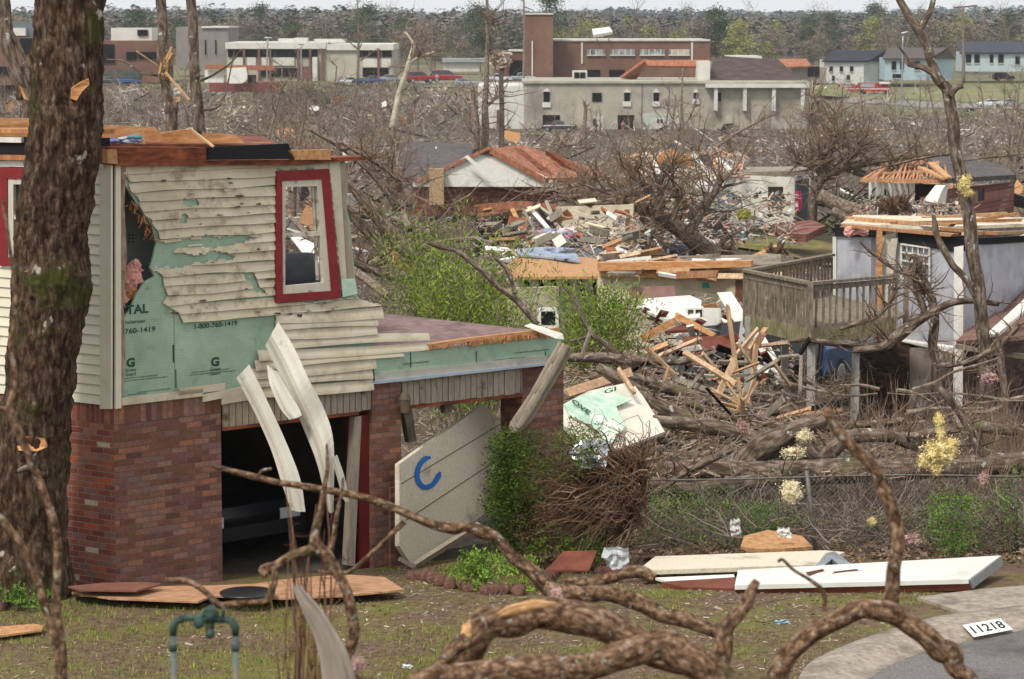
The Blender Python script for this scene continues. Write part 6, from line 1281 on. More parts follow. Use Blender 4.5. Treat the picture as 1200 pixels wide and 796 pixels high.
t=thing('white_shed','small white shed behind the office parking','building',at(560,600)); wbox(t,'wall',BW,520,562,72,84,600,8); wbox(t,'roof',flat('shed_roof','8b9094'),518,590,69,73,599,10)
# houses at the right
for l,u0,u1,ve,vb,ur0,ur1,vr,mat,d,wins,rm in (('white two storey house with a dark slate roof behind the fire engine',966,1012,71,98,976,1042,59,nm('house_white',['bfc0bb','d2d3cd'],.6,.8,0),600,((972,976,78,84),(984,988,78,84),(996,1000,78,84),(975,978,89,95),(992,996,88,94)),'34363c'),
   ('pale blue split level house with a grey brown roof',1037,1085,68,94,1040,1115,56,nm('house_blue',['8fa3ad','a5b6bd'],.6,.8,0),590,((1045,1050,72,82),(1055,1059,72,82),(1072,1078,72,82),(1046,1056,87,92)),'57504d'),
   ('pale blue grey house with a dark roof at the right edge',1128,1260,61,84,1120,1260,49,nm('house_blue2',['9aabb1','b2bec0'],.6,.8,0),600,((1132,1138,64,74),(1142,1148,64,74),(1160,1164,64,74),(1170,1176,64,74),(1190,1195,66,76)),'40424a')):
    t=thing('house',l,'house',at((u0+u1)/2,d)); wbox(t,'wall',mat,u0,u1,ve,vb,d,9)
    m=MB(); m.poly([P(u0-3,ve+.5,d-.8),P(u1+6,ve+.5,d-.8),P(ur1-4,vr,d+5),P(ur0,vr,d+5)],.3); m.poly([P(u1+6,ve+.5,d-.8),P(ur1-4,vr,d+5),P(ur1+4,ve+1,d+9)],.3); m.build('roof',nm('roof_'+rm,[rm,rm],.5,.9,0),t)
    m=MB(); m.poly([P(u1-.5,ve,d),P(ur1-6,vr+2,d+5),P(ur1+2,ve+2,d+9),P(ur1+2,vb,d+9),P(u1-.5,vb,d)],.3); m.build('gable_wall',mat,t)
    for a,b,c,e in wins: w=wbox(t,'window',OPEN,a,b,c,e,d-.15,.3); wbox(w,'sill',BW,a-.5,b+.5,e,e+.6,d-.3,.3)
    if u0==966: wbox(t,'brick_wing',PBR,1012,1037,75,93,d+5,5)
t=thing('gutted_house','small gutted house with a brown roof left of the white house','house',at(945,590)); wbox(t,'wall',flat('gutted','8a8176'),928,968,79,98,590,8); wbox(t,'opening',OPEN,947,960,78,90,589.7,.4); m=MB(); m.poly([P(910,79,588),P(950,77,588),P(945,69,594),P(912,69,594)],.3); m.build('roof',ROOFR,t)
t=thing('wrecked_shop','low wrecked red brick shop with torn white walls behind the slim trunks','building',at(270,430))
wbox(t,'wall',nm('red_shop',['6d3a38','80504b'],.6,.9,0),245,325,97,108,430,8); W(t,'torn_wall',WHITE,[(266,80,428),(288,79,428),(291,92,428),(284,98,428),(266,98,428)],[(240,82,430),(262,82,430),(262,97,430),(240,97,430)],th=.4); W(t,'roof_edge',ROOFR,[(240,76,429),(322,77,429),(322,83,429),(240,81,429)],th=.5); wbox(t,'opening',OPEN,290,300,88,97,427.8,.5)
# road strips far right, lots
def strip(name,pts,mat,lift=.12):
    m=MB(); 
    for i in range(len(pts)-1):
        (a,b),(c,e)=pts[i],pts[i+1]; m.add([q+Vector((0,0,lift)) for q in (on(a[0],a[1],60),on(c[0],c[1],60),on(e[0],e[1],60),on(b[0],b[1],60))],((3,2,1,0),))
    return struct(m.build(name,mat))
RD=nm('far_road',['77716b','8b857e'],.3,.9,0); GRS=nm('far_grass',['5c6040','74764f','858360'],.4,.95,0,dirt='7a6c56',dsc=.06,dth=(.5,.65))
strip('road',[((985,114),(985,121)),((1040,118),(1040,124)),((1100,121),(1100,128)),((1160,124),(1160,130)),((1260,126),(1260,132))],RD)
strip('grass_bank',[((950,101),(955,113)),((1000,99),(1000,115)),((1060,98),(1060,118)),((1130,99),(1130,121)),((1260,99),(1260,124))],GRS,.08)
strip('grass_strip',[((1020,130),(1020,140)),((1060,130),(1060,142)),((1110,131),(1110,141))],GRS,.1)
strip('grass_patch',[((872,276),(860,292)),((920,273),(915,300)),((950,283),(960,312)),((985,290),(1010,318))],nm('yard_grass',['575c33','74733f','8b8555'],2.4,.95,0,dirt='77614d',dsc=.5,dth=(.48,.62)),.08)
strip('parking_lot',[((420,98),(420,104)),((560,97),(560,104)),((690,96),(690,99))],RD,.1)
# vehicles far away
pw=carpaint('c4c6c8','white'); pr_=carpaint('8a1f22','red'); pg=carpaint('8e9499','silver'); pb=carpaint('2b2e34','slate'); pbl=carpaint('33507e','mid_blue'); pmr=carpaint('4a1e24','maroon')
def car(l,u,v,kind,pt,rz,sc=1,cat=None): p=on(u,v,100); vehicle({'sedan':'parked_car','suv':'parked_suv','pickup':'parked_pickup'}[kind],l,kind,pt,p+Vector((0,0,.1)),math.radians(rz),cat=cat or {'sedan':'car','suv':'suv','pickup':'pickup'}[kind],scale=sc)
car('dark grey pickup parked before the left garage bay of the concrete building',655,155.5,'pickup',pb,170,.95)
car('white pickup on the lot left of the brick tower, first of two',583,97.5,'pickup',pw,5,.9); car('silver pickup on the lot right beside the white one',611,97,'pickup',pg,5,.95)
car('white sedan parked at the right beside the road',1160,126.5,'sedan',pw,175); car('silver sedan parked just right of the white sedan',1182,126.5,'sedan',pg,170)
car('dark maroon suv by the debris before the right pale blue house',1176,96.5,'suv',pmr,10); 
car('silver sedan on the office parking lot, beside the bare tree',460,98,'sedan',pg,5); car('white pickup parked left of the red suv on the office lot',410,101,'pickup',pw,15,.8); car('dark blue pickup among the cars before the office building',436,102,'pickup',pbl,8,.85)
car('bright red suv on the office lot beside the white snag',492,100,'suv',pr_,20,1.15); car('grey sedan at the right end of the office lot',545,101,'sedan',pg,0,.8); car('dark sedan behind the green lawn by the brick office',128,105,'sedan',pb,0); car('blue grey sedan at the brick office lawn',150,102,'sedan',pbl,10,.9)
car('red van like suv right of the bright red suv',524,97.5,'suv',pr_,0,1.25); car('dark blue sedan before the office columns',425,103.5,'sedan',pb,5,.8); car('dark car wreck lying in the debris at mid left of the long white house',755,237,'sedan',pbl,200,.7)
def engine(l,u,dd_,rz,sc):
    p=at(u,dd_); t=thing('fire_engine',l,'fire engine',p+Vector((0,0,.1)))
    RP=carpaint('a3231f','engine_red'); q=[('body',RP,(-1.2,0,1.7),(5.2,2.4,2.2)),('cab',RP,(3,0,1.65),(2.6,2.4,1.9)),('cab_roof',pw,(3,0,2.85),(2.6,2.4,.5)),('stripe',pw,(.2,0,1.35),(8.2,2.46,.22)),('windshield',GLASS,(4.25,0,2.15),(.15,2.1,.8)),('side_window',GLASS,(3.1,0,2.2),(1.7,2.46,.6)),('equipment_panel',pg,(-1.2,0,2.2),(3.6,2.46,.9)),('ladder',CHROME,(-1,0,3.0),(5,1,.15)),('light_bar',flat('light_bar','a02a2a',.3),(3.4,0,3.2),(.4,1.6,.2)),('bumper',CHROME,(4.6,0,.8),(.4,2.4,.4))]
    for nme,mt,c,s in q: m=MB(); m.box(Vector(c)+wloc(t),s); m.build(nme,mt,t)
    for x in (-2.6,3.2):
        for s in (-1,1): m=MB(); m.lathe(wloc(t)+Vector((x,s*1.1,.5)),[(.3,-.15),(.52,-.15),(.52,.15),(.3,.15)],14,Matrix.Rotation(PI/2,3,'X')); m.build('wheel',BLACK,t)
    t.rotation_euler=(0,0,math.radians(rz)); t.scale=(sc,)*3
engine('red and white fire engine parked before the white house at the right',1022,572,-20,.8)
engine('red fire engine with grey equipment body left of the other engine, partly behind it',994,578,-5,.62)
for i,(u,v,l,c) in enumerate(((505,101,'person in dark clothes standing by the red suv','22262e'),(512,101,'person in light shirt standing by the red suv','8f9296'),(730,155,'person in pinkish top standing at the white door of the concrete building','a0706c'),(1043,98,'person in red standing right of the fire engine','9a2a28'))):
    p=on(u,v,100); m=MB()
    for s in (-1,1): m.tube([p+Vector((s*.1,0,0)),p+Vector((s*.1,.02,.45)),p+Vector((s*.08,0,.85))],[.07,.075,.1],8); m.tube([p+Vector((s*.2,0,1.4)),p+Vector((s*.27,-.03,1.1)),p+Vector((s*.25,-.1,.82))],[.06,.05,.04],8)
    m.tube([p+Vector((0,0,.8)),p+Vector((0,0,1.1)),p+Vector((0,0,1.42)),p+Vector((0,0,1.5))],[.17,.16,.2,.07],10); m.ico(p+Vector((0,0,1.63)),.115,2,0,1,(.85,.95,1.1)); tag(m.build('person',flat('cloth_'+c,c,.9),None,True),l,'person')
# snags and poles
SN=[('dead_tree','pale forked snag without bark standing before the office building',150,[[(459,150,4),(466,118,3.4),(471,98,3.2),(476,83,3.2),(481,68,3),(485,54,2.6),(481,46,1.8),(474,38,1.4)],[(480,74,2),(492,67,1.6),(509,61,1)]],nm('bark_pale',['8d8673','b0a993','c2bca6'],4,.9,.2)),
('dead_tree','tall thin snag, second from left of the four by the concrete building',152,[[(568,176,4.5),(569,150,4.4),(569,120,3.6),(570,90,2.8),(571,60,2.2),(571,0,1.6),(571,-30,1.2)],[(570,125,2),(578,118,1.8),(583,112,1)],[(569,40,.8),(572,18,1.6),(578,25,1.6),(584,40,1.4),(586,56,1)]],BARKG),
('dead_tree','short thick broken snag, leftmost of the four by the concrete building',151,[[(558,176,5),(558,150,5),(557,130,4.4),(553,118,3)]],BARKG),
('dead_tree','straight snag with debris caught on its top, beside the tall thin one',153,[[(588,176,3.4),(588,140,3),(588,100,2.6),(588,66,2.2)]],BARKG),
('utility_pole','distant thin pole rising behind the brick tower',480,[[(614,98,1.5),(614,50,1.2),(614,5,1),(614,-10,.9)],[(614,8,.7),(624,12,.5)],[(614,2,.7),(602,-4,.5)]],BARKG),
('utility_pole','brown utility pole with cross arm before the right pale blue houses',420,[[(1129,98,2),(1129,50,1.8),(1128,8,1.6)],[(1118,9,1),(1145,7,1)]],BARKG),
('utility_pole','thin steel pole with a lamp head left of the crooked tree',400,[[(1056,135,1.2),(1057,90,1),(1058,42,.9)],[(1056,40,1.4),(1064,38,1.6)]],CHROME),
('broken_tree','slim broken trunk before the middle of the concrete building',200,[[(684,175,2.4),(685,150,2.2),(686,128,2),(684,119,1.2)]],BARKG),
('broken_tree','pale leaning split trunk left of the brown root mass',150,[[(652,180,1.6),(656,170,2),(664,156,1.6)]],BARKG),
('broken_tree','slender tree with spread twigs before the right part of the concrete building',180,[[(800,185,2.4),(800,150,2),(799,120,1.4),(800,80,.8)],[(800,150,1.2),(812,130,1),(818,108,.6)],[(800,160,1.2),(788,140,1),(780,118,.6)]],BARKG),
('broken_tree','leaning pale forked tree left of the bare tree with sweeping limbs',140,[[(974,192,3),(972,172,2.8),(968,150,2.4),(960,125,2),(952,108,1.4)],[(960,200,2.6),(950,160,2),(948,140,1.4),(953,118,1)]],BARKG),
('light_pole','thin lamp pole standing before the office building centre',500,[[(353,100,1),(353,75,.9),(353,52,.8)],[(350,52,1),(356,52,1)]],CHROME),
('light_pole','thin dark lamp pole at the left part of the office building',498,[[(313,100,1),(313,75,.9),(314,45,.8)],[(310,45,1.2),(319,45,1.2)]],CHROME)]
for n_,l,d,ls,mt in SN:
    t=trunkthing(n_,l,'pole' if 'pole' in n_ else 'tree',[D(x,d) for x in ls],mt,8,(14,3 if d<160 else 1,.04,2,.3,3,(.8,.75,.7)) if 'dead' in n_ or 'broken' in n_ else None,.15,1,partname='pole' if 'pole' in n_ else 'trunk')
    if 'debris' in l:
        m=MB()
        for _ in range(60): c=P(588+rnd(-9,9),70+rnd(-8,8),152.8); m.box(c,(rnd(.1,.9),.05,rnd(.05,.2)),rotm(rnd(0,6),rnd(-1,1),rnd(-1,1)),random.choice([(.45,.32,.22),(.6,.5,.38),(.7,.66,.58)]))
        m.build('caught_debris',CHIP,t)
W1=MB(); W1.tube([P(-40,60,300),P(300,66,330),P(560,96,360)],[.04]*3,4)
# bare standing and fallen trees in the debris field
def baretree(h,seed,lean=.1,twn=9,r0=.16):
    random.seed(seed); t=thing('bare_tree','x','tree',Vector((0,0,0))); m=MB(); p=[Vector((0,0,-.2))]; e=Vector((rnd(-lean,lean),rnd(-lean,lean),1)).normalized()
    for k in range(8): e=(e+Vector((rnd(-.12,.12),rnd(-.12,.12),.02))).normalized(); p.append(p[-1]+e*h/8)
    R=[r0*(1-.1*i) for i in range(9)]; m.tube(p,R,6,cap=False); m2=MB()
    for b in range(twn):
        i=random.randrange(2,9); q=[p[i]]; a=rnd(0,6.3); f=Vector((math.cos(a),math.sin(a),rnd(.2,1.2))).normalized(); L=h*rnd(.2,.5)*(1-.06*i)
        for k in range(5): f=(f+Vector((rnd(-.3,.3),rnd(-.3,.3),rnd(-.15,.3)))).normalized(); q.append(q[-1]+f*L/5)
        rr=[R[i]*.55*(1-.16*j) for j in range(6)]; m.tube(q,rr,5,cap=False); kk=rnd(.8,1.05); twigs(m2,q,rr,9,L*.6,.035,2,.35,3,(kk,kk*.95,kk*.9))
    m.build('trunk',BARKG,t); m2.build('twigs',TWIG,t); return t
protos=[baretree(h,s,l,n,r) for h,s,l,n,r in ((7,1,.15,9,.14),(9,2,.1,11,.17),(5,3,.4,8,.13),(11,4,.08,13,.2),(4,5,.5,9,.12),(14,6,.05,18,.26))]
random.seed(77); used=set()
def ptree(k,loc,label,group,rz=None,rx=0,ry=0,sc=1):
    rz=rnd(0,6.3) if rz is None else rz
    if k not in used: 
        used.add(k); o=protos[k]; o.location=loc; o.rotation_euler=(rx,ry,rz); o.scale=(sc,)*3
    else: o=dup(protos[k],loc,rz,scale=sc,rx=rx,ry=ry)
    o['label']=label; o['group']=group

def dofv(v,right=False):
    ds=np.exp(np.linspace(math.log(36),math.log(900),500)); z=np.interp(ds,RDD if right else LD,RZ if right else LZ); vv=20+(CH-z)*F/ds; return float(np.interp(-v,-vv,ds))
for i in range(230):   # standing / leaning broken trees across the field
    u=rnd(-30,1230); v=rnd(115,300)**1; 
    if random.random()<.75: v=rnd(118,215)
    if 470<u<770 and v>180: u=rnd(250,470)
    if 820<u<950 and v>230: v=rnd(120,190)
    d=dofv(v,u>905); p=at(u,d); f=random.random()
    lim=(v-108)*d/F if u<560 or u>950 else (v-128)*d/F   # keep most crowns below the lots behind
    k=random.choice((0,1,2,4,3)); hh=(7,9,5,11,4,14)[k]; sc=min(1,max(.35,lim/hh*1.2))
    if f<.68: ptree(k,p,'bare storm stripped tree still standing in the debris field','bare trees standing in the debris field',sc=sc)
    else: ptree(k,p+Vector((0,0,.4)),'bare tree blown over onto the rubble of the debris field','bare trees blown over in the debris field',rx=rnd(.9,1.45)*random.choice((-1,1)),ry=rnd(-.4,.4),sc=max(.6,sc))
for (u,v,k,sc,rx) in ((430,300,3,.8,1.2),(450,330,1,.9,-1.1),(410,260,3,.9,1.3),(480,250,1,1,-1.2),(360,200,3,.9,1.2),(720,215,3,1,-1.25),(690,240,1,.9,1.2),(640,225,1,.8,1.3),(390,230,0,1,1.1),(440,215,3,.8,-1.3)):
    ptree(k,at(u,dofv(v+30))+Vector((0,0,.5)),'large bare fallen tree sprawled over rubble, limbs spread like a fan','large fallen trees right of the clapboard house',rx=rx,ry=rnd(-.3,.3),sc=sc)
for s,l in (([(360,150,2),(400,172,3.5),(430,196,5),(455,222,6),(470,246,6)],'long grey trunk fallen diagonally above the red framed window corner'),([(398,205,4),(425,232,6),(450,262,8),(470,290,9),(492,300,9)],'thick dark trunk fallen diagonally just right of the broken house corner'),([(396,238,5),(420,258,6),(440,280,7),(452,300,8)],'shorter dark trunk lying below the thick diagonal one'),([(398,300,4),(430,312,5),(460,322,6),(500,330,6)],'dark trunk lying level right of the house corner board'),([(465,196,3.4),(472,215,4),(482,240,5)],'pale broken stump top rising left of the white gabled house'),
  ([(396,165,2),(440,190,3),(470,212,3)],'thin grey trunk lying parallel above the long diagonal one')):
    trunkthing('fallen_log',l,'log',[D(s,80 if s[0][1]<200 else 66)],BARKB if 'pale' not in l else BARKG,9,(14,2,.03,2,.2,3,(.8,.72,.66)),.2,2)
for i in range(3):
    m=MB(); c=(466,208),(522,0),(0,0)
m=MB(); m.poly([P(401,174,84),P(412,172,84),P(411,186,84),P(402,187,84)],.3); tag(m.build('debris_sheet',WHITE),'white standing wall piece beyond the top of the clapboard house','panel')
m=MB(); m.poly([P(461,196,84),P(471,195,84),P(470,214,83),P(463,216,83)],.3); tag(m.build('chimney_stub',RB),'small brick chimney stub left of the grey shingle roof','chimney')
# forest belt and hills
def crownproto(h,seed,kind):
    random.seed(seed); t=thing('forest_tree','x','tree',Vector((0,0,0))); m=MB(); f=MB(); m.tube([(0,0,-1),(0,0,h*.35),(rnd(-.4,.4),0,h*.85)],[.35,.28,.08],6)
    m.build('trunk',BARKG,t); g=(.2,.25,.12) if kind==0 else (.45,.42,.3)
    n={0:1500,1:1100,2:900}[kind]
    for i in range(26):
        z=rnd(.35,1)*h if kind else rnd(.3,1)*h; w=h*(.3 if kind else .22)*math.sin(min(1,(z/h-.2)*1.25)*PI*.8+.35); a=rnd(0,6.3); rr=rnd(0,1)**.5*w; k=rnd(.6,1.4)
        leafc(f,(math.cos(a)*rr,math.sin(a)*rr,z),(h*.13,h*.13,h*.09),n//13,.45,(k,k,k),.3,1.6)
    f.build('crown',[LEAFP,LEAFS,LEAFN][kind],t); return t
LEAFP=nm('pine_needles',['34402c','465236','5c6748'],.3,.9,0,attr=True); LEAFS=nm('spring_haze_leaf',['5d5f36','77794a','8f8d5e'],.3,.9,0,attr=True); LEAFN=nm('bare_crown',['5b5048','74685d','8a7d70'],.3,.9,0,attr=True)
cp=[crownproto(14,21,0),crownproto(12,22,1),crownproto(12,23,2),crownproto(17,24,0),protos[5]]; cu=set(); random.seed(5)
LB=['dark green pine in the tree belt behind the far buildings','pale budding green tree in the belt behind the far buildings','grey leafless bushy tree in the belt behind the far buildings','tall dark pine above the belt behind the far buildings','tall bare tree in the belt behind the far buildings']
GR=['pines in the far tree belt','budding trees in the far tree belt','leafless bushy trees in the far tree belt','tall pines in the far tree belt','tall bare trees in the far tree belt']
for i in range(210):
    u=rnd(-60,1260); d=rnd(620,900); k=random.choices((0,1,2,3,4),(9,14,42,4,31))[0]
    if 300<u<560 and random.random()<.3: k=2
    p=at(u,d); top=(rnd(20,52) if k not in(3,4) else rnd(6,34)); h={0:14,1:12,2:12,3:17,4:14}[k]; sc=max(.5,min(1.5,((CH-(top-20)*d/F)-p.z)/h))
    if k not in cu: cu.add(k); o=cp[k]; o.location=p; o.scale=(sc,)*3; o.rotation_euler=(0,0,rnd(0,6))
    else: o=dup(cp[k],p,rnd(0,6.3),scale=(sc*1.1,sc*1.1,sc))
    o['label']=LB[k]; o['group']=GR[k]; o['category']='tree'
    if k==4: o.name='bare_tree'
for u,l,k,h_,d in ((640,'round dark evergreen rising behind the brick tower',3,26,640),(838,'tall loose evergreen right of the brown brick building',0,50,640),(1182,'bare tree against the sky at the right edge',4,70,640),(420,'big bare tree standing before the office building',4,62,505),(865,'budding tree behind the dark collapsed roof',1,52,600),(1040,'large bare tree spreading behind the right houses',4,70,640),(735,'large bare tree against the hills',4,40,640)):
    p=at(u,d); o=dup(cp[k],p,rnd(0,6),l,'',scale={3:1.05,0:1,4:1.15,1:.9}[k]); o['category']='tree'
    if 'group' in o: del o['group']
    o.name='bare_tree' if k==4 else 'forest_tree'
def hills(name,label,d0,d1,n,hmin,hmax,cols,nq,qs):
    m=MB(); 
    for i in range(n):
        u=rnd(-90,1290); d=d0*(d1/d0)**random.random(); x=(u-600)/F*d; z=G(x,d)+3.5*noise.noise((x*.005,d*.002,5))+(15*noise.noise((x*.0024,1,5))+1 if d>1900 else 5*noise.noise((x*.006,d*.002,8))); h=rnd(hmin,hmax); w=h*rnd(.22,.4); k=rnd(.8,1.2); c=random.choice(cols)
        for j in range(nq): 
            t=rnd(.15,1); ww=w*math.sqrt(max(0,1-(t-.35)**2*2.2)); a=rnd(0,6.3); q=Vector((x+math.cos(a)*ww,d+math.sin(a)*ww,z+h*t)); s=qs*rnd(.5,1.2); R=rotm(rnd(0,6),rnd(-.45,.45),rnd(-.45,.45)); kk=k*rnd(.9,1.1)*1; m.add([q+R@Vector(v)*s for v in ((-1,-.6,0),(.9,-.8,.1),(.5,1,-.1))],((0,1,2),),(c[0]*kk,c[1]*kk,c[2]*kk))
    tag(m.build(name,LEAFN2),label,'forest',None,'stuff')
LEAFN2=nm('forest_mass',['d9d9d9','ffffff'],.02,.95,0,attr=True)
hills('distant_forest','grey green wooded slope behind the far tree belt',820,1900,2600,9,15,[(.06,.075,.045),(.14,.125,.095),(.18,.155,.13),(.16,.14,.12),(.14,.14,.09),(.2,.175,.15)],85,.85)
hills('hill_forest','dark blue green pine forest on the hills at the horizon',2000,3300,2600,13,19,[(.03,.055,.045),(.036,.062,.05),(.045,.07,.055)],48,1.7)
# ---------------- debris field stuff, brush, lawn litter and grass ----------------
random.seed(9)
def field(name,label,n,v0,v1,pal,fn,kind='stuff',cat='debris',mat=None,umin=-120,umax=1420,pw=1.,skip=None):
    m=MB(); k=0
    for _ in range(n):
        u=rnd(umin,umax); v=v0+(v1-v0)*random.random()**pw; d=DV(v,u>905); d*=rnd(.985,1.015)
        if skip and skip(u,v,d): continue
        c=at(u,d); q=noise.noise((c.x*.9/(1+d*.02),c.y*.22/(1+d*.008),n*.01))
        if d>55 and q<rnd(-.5,-.05): continue
        kk=1+.9*noise.noise((c.x*.12,c.y*.03,3)) if d>55 else 1; cc=random.choice(pal); fn(m,c,d,tuple(min(.8,x*kk) for x in cc),u,v)
    return tag(m.build(name,mat or CHIP,org=(0,100,-5)),label,cat,None,kind)
_ds=np.exp(np.linspace(math.log(30),math.log(900),700)); _vl=20+(CH-np.interp(_ds,LD,LZ))*F/_ds; _vr=20+(CH-np.interp(_ds,RDD,RZ))*F/_ds
def DV(v,r): return float(np.interp(-v,-(_vr if r else _vl),_ds))
def sk(u,v,d):
    if 915<u<1008 and 395<v<478 and random.random()<.9: return True
    if 862<u<1000 and 272<v<312 and random.random()<.93: return True
    if u<395+ (v-380)*1.2 and 150<v and d<46: return True
    if d>450 and 560<u<945: return True
    if v<133 and u>950 and random.random()<.85: return True
    return False
def sticks(m,c,d,col,u,v):
    s=rnd(3,13)/F*d; k=rnd(.7,1.2); col=tuple(x*k for x in col); R=rotm(rnd(0,6.3),rnd(-.5,.5),rnd(-.5,.5)); w=max(rnd(.35,1.2)/F*d,.012); m.box(c+Vector((0,0,rnd(.0,.35))),(s,w,w*.7),R,col)
def plates(m,c,d,col,u,v):
    s=rnd(1.5,6)/F*d; k=rnd(.7,1.15); col=tuple(min(.75,x*k) for x in col); m.box(c+Vector((0,0,rnd(0,.4))),(s,s*rnd(.3,.9),.02+s*.03),rotm(rnd(0,6.3),rnd(-.7,.7),rnd(-.7,.7)),col)
BRN=[(.2,.16,.13),(.3,.25,.2),(.4,.34,.28),(.14,.11,.09),(.46,.4,.34),(.25,.18,.13)]
BRW=BRN+[(.5,.36,.24),(.58,.44,.3)]
def brushf(m,c,d,col,u,v):
    h=rnd(7,20)/F*d; 
    for _ in range(4):
        e=Vector((rnd(-1,1),rnd(-1,1),rnd(.0,1.1))).normalized(); k=rnd(.8,1.5); p=[c]; 
        for j in range(3): p.append(p[-1]+(e+Vector((rnd(-.4,.4),rnd(-.4,.4),rnd(-.3,.3)))).normalized()*h/3)
        r=max(.5/F*d*rnd(.5,1.1),.004); m.tube(p,[r,r*.8,r*.6,r*.3],3,(col[0]*k,col[1]*k,col[2]*k),cap=False)
field('storm_debris','broken sticks, boards and splinters strewn over the whole debris field',21500,104,560,BRW,sticks,skip=sk,pw=1.35)
field('storm_rubble','small pieces of wall, paper, plaster and shingle strewn over the debris field',7500,106,520,PALX+BRN*3,plates,skip=sk,pw=1.5)
field('tangled_brush','grey brown tangle of broken twigs covering the debris field',21500,108,590,[(.2,.165,.13),(.29,.245,.2),(.42,.36,.3),(.13,.105,.08)],brushf,skip=sk,pw=1.4,cat='brush')
def sk2(u,v,d): return u<640+(v-470)*.1
def litter(m,c,d,col,u,v):
    s=rnd(.02,.09); k=rnd(.6,1.3); m.box(c+Vector((0,0,rnd(.0,.08))),(s,s*rnd(.3,.8),.006),rotm(rnd(0,6.3),rnd(-.9,.9),rnd(-.9,.9)),(col[0]*k,col[1]*k,col[2]*k))
field('leaf_litter','brown leaf litter and bark scraps under the fence and the log pile',24000,440,668,[(.22,.13,.08),(.3,.18,.11),(.16,.1,.07),(.38,.27,.18),(.26,.2,.15)],litter,umin=630,cat='leaf litter',skip=lambda u,v,d:False)
def nearbrush(m,c,d,col,u,v):
    h=rnd(.25,.9)
    for _ in range(3):
        e=Vector((rnd(-1,1),rnd(-1,1),rnd(-.1,.9))).normalized(); k=rnd(.6,1.3); p=[c+Vector((0,0,rnd(0,.4)))]
        for j in range(4): p.append(p[-1]+(e+Vector((rnd(-.35,.35),rnd(-.35,.35),rnd(-.35,.25)))).normalized()*h/4)
        r=rnd(.003,.010); m.tube(p,[r,r*.85,r*.7,r*.5,r*.3],3,(col[0]*k,col[1]*k,col[2]*k),cap=False)
field('near_brush','dense tangle of broken twigs over the log pile and behind the fence',8500,425,655,[(.2,.14,.1),(.28,.22,.17),(.14,.1,.075),(.36,.3,.24)],nearbrush,umin=640,cat='brush',skip=lambda u,v,d:u<1008 and v<472 and random.random()<.85)
def clutter(name,label,u0,u1,v0,v1,n):
    field(name,label,n,v0,v1,PAL*2+PALX+[(.7,.69,.66)]*8+[(.2,.28,.4),(.5,.15,.15),(.6,.5,.3)],plates,umin=u0,umax=u1)
clutter('house_rubble','white and wooden rubble of a flattened house beyond the brick house at the right',1110,1250,130,190,500)
clutter('house_rubble','rubble of a flattened house beside the grey shingle roof',395,500,165,215,420)
clutter('house_rubble','scattered rubble before the office parking lot',200,560,108,150,520)
clutter('house_rubble','flattened shed rubble in the brush below the white pillars',940,1110,135,182,420)
clutter('house_rubble','rubble strewn at the foot of the concrete building',560,940,158,178,420)
clutter('house_rubble','rubble right of the round green sapling, above the log pile',420,600,225,330,300)
# lawn
def lawn():
    m=MB(); l=MB()
    for _ in range(60000):
        y=24+10.5*random.random()**.9; x=rnd(-.2,.2)*y; z=G(x,y)
        u=600+x/y*F; v=20+(CH-z)*F/y
        if v<640 or (u<440 and v<700): continue
        if v>(1535-.75*u if u>900 else 1e9): continue
        g=noise.noise((x*.55,y*.35,2))*.9+noise.noise((x*1.9,y*1.2,7))*.6+ (.16 if u<380 else 0)
        if g>rnd(-.15,.45):
            a=rnd(0,6.3); h=rnd(.015,.055); w=.005; b=Vector((x,y,z)); o=Vector((math.cos(a),math.sin(a),0)); k=rnd(.6,1.3); t_=b+o*h*rnd(.2,.9)+Vector((0,0,h)); c=random.choice([(.9,.8,.6),(1.0,.9,.55),(1.5,1.15,.8),(.75,.75,.5)])
            s=Vector((-o.y,o.x,0))*w; m.add([b-s,b+s,t_],((0,1,2),),(c[0]*k,c[1]*k,c[2]*k))
        elif random.random()<.3:
            s=rnd(.006,.03)*(2.4 if random.random()<.03 else 1); k=rnd(.6,1.4); c=random.choice([(.22,.15,.1),(.33,.24,.17),(.15,.1,.07),(.42,.33,.25),(.5,.42,.33)]); l.box((x,y,z+.004),(s*rnd(1,2.6),s*.5,.004),rotm(rnd(0,6.3),rnd(-.4,.4),rnd(-.4,.4)),(c[0]*k,c[1]*k,c[2]*k))
    tag(m.build('grass',LEAF,org=(0,30,0)),'short patchy olive grass growing on the bare lawn','grass',None,'stuff'); tag(l.build('lawn_litter',CHIP,org=(0,30,0)),'wood chips and dead leaves scattered on the bare lawn','leaf litter',None,'stuff')
lawn()
for i in range(26):
    u=rnd(380,900);v=rnd(690,790); c=PZ(u,v,.01); a=rnd(0,6.3); L=rnd(.15,.6); m=MB(); p=[c+Vector((math.cos(a),math.sin(a),0))*L*t_+Vector((0,rnd(-.02,.02),rnd(0,.03))) for t_ in (0,.33,.66,1)]; m.tube(p,[.007,.008,.006,.003],5,lump=.2); tag(m.build('fallen_twig',BARKG),'short fallen twig lying on the bare lawn','twig','fallen twigs on the lawn')

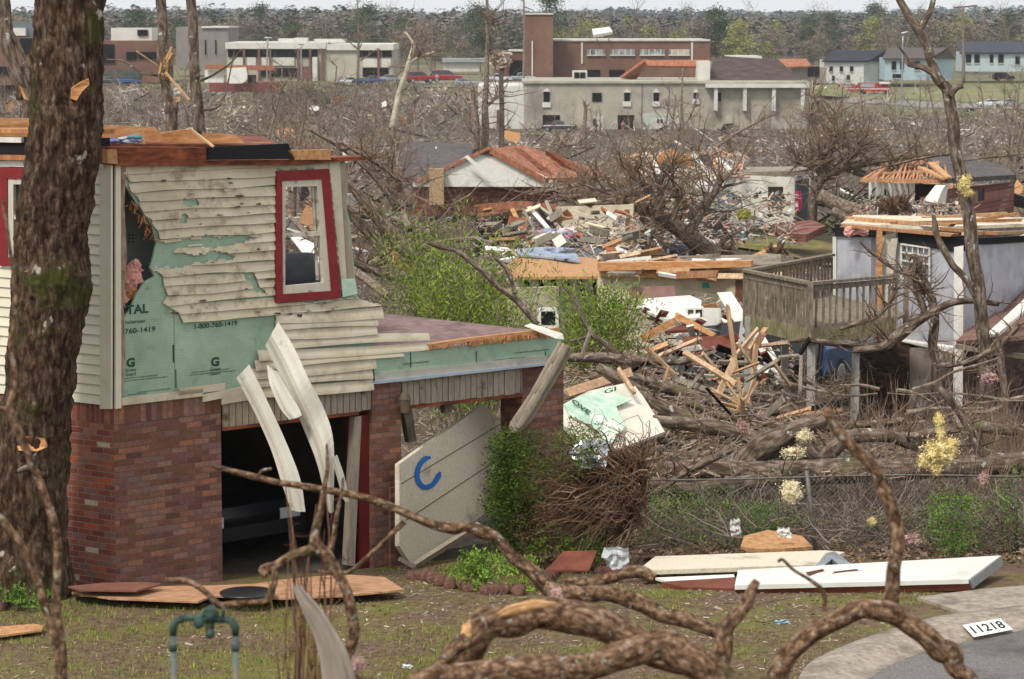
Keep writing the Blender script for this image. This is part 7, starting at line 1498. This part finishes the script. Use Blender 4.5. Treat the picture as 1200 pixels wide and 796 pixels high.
# larger boards and sheets, each a thing, copied over the field
random.seed(31)
def bproto(s,kind):
    m=MB()
    if kind: m.poly([Vector((-s[0]/2,0,0)),Vector((s[0]/2*.8,0,.05)),Vector((s[0]/2,s[1]*.4,.0)),Vector((s[0]/2*.7,s[1],.05)),Vector((-s[0]/2*.9,s[1]*.8,0)),Vector((-s[0]/2*.7,s[1]*.4,0))],.05,nrm=(0,0,1))
    else: m.splint((-s[0]/2,0,0),(s[0]/2,0,0),s[1],.06)
    return m
BP=[((3,.18),0,WOOD,'pale lumber board thrown on the rubble of the debris field','board'),((2,.12),0,WOOD,'pale lumber board thrown on the rubble of the debris field','board'),((2.6,.2),0,WOODG,'grey weathered board thrown on the rubble of the debris field','board'),((2.4,.16),0,WHITE,'white painted board thrown on the rubble of the debris field','board'),((1.6,1.1),1,WH2,'torn white wall sheet lying on the rubble of the debris field','sheet'),((2.2,1.3),1,OSB,'torn plywood sheet lying on the rubble of the debris field','sheet'),((1.8,1.2),1,SHIN,'dark torn roofing sheet lying on the rubble of the debris field','sheet')]
BO=[bproto(s,k).build('debris_board' if not k else 'debris_sheet',mt,None,org=(0,0,0)) for s,k,mt,l,c in BP]; seen=set()
for i in range(330):
    k=random.choices(range(7),(5,5,5,3,3,3,4))[0]; u=rnd(-20,1225); v=106+230*random.random()**1.5; 
    if 480<u<660 and v>170: u=rnd(250,480)
    d=DV(v,u>905)
    if sk(u,v,d): continue
    c=at(u,d); c.z+=rnd(.1,.7); o=BO[k]
    if k in seen: o=o.copy(); COL.objects.link(o)
    seen.add(k); o.location=c; o.rotation_euler=(rnd(-.5,.5)+(rnd(.4,1.2) if k>3 else 0),rnd(-.6,.6),rnd(0,6.3)); s=rnd(.7,1.3)*((1.9 if k<4 else 1.2) if d>200 else 1.1); o.scale=(s,s,s); tag(o,BP[k][3],BP[k][4],BP[k][3].split(' thrown')[0].split(' lying')[0]+'s in the debris field')
# ---------------- haze ----------------
def haze():
    mb=MB(); mb.box((0,1700,15),(4400,3900,70)); t=NT('haze_air'); t.t.nodes.remove(t.b); v=t.n('VolumePrincipled'); v.inputs['Color'].default_value=(.9,.95,1,1); v.inputs['Density'].default_value=.00012; v.inputs['Anisotropy'].default_value=.3
    t.l(v.outputs[0],t.t.nodes['Material Output'].inputs['Volume']); o=mb.build('haze',t.m,org=(0,0,0)); tag(o,'thin pale air haze over the whole valley','haze',None,'stuff')
haze()
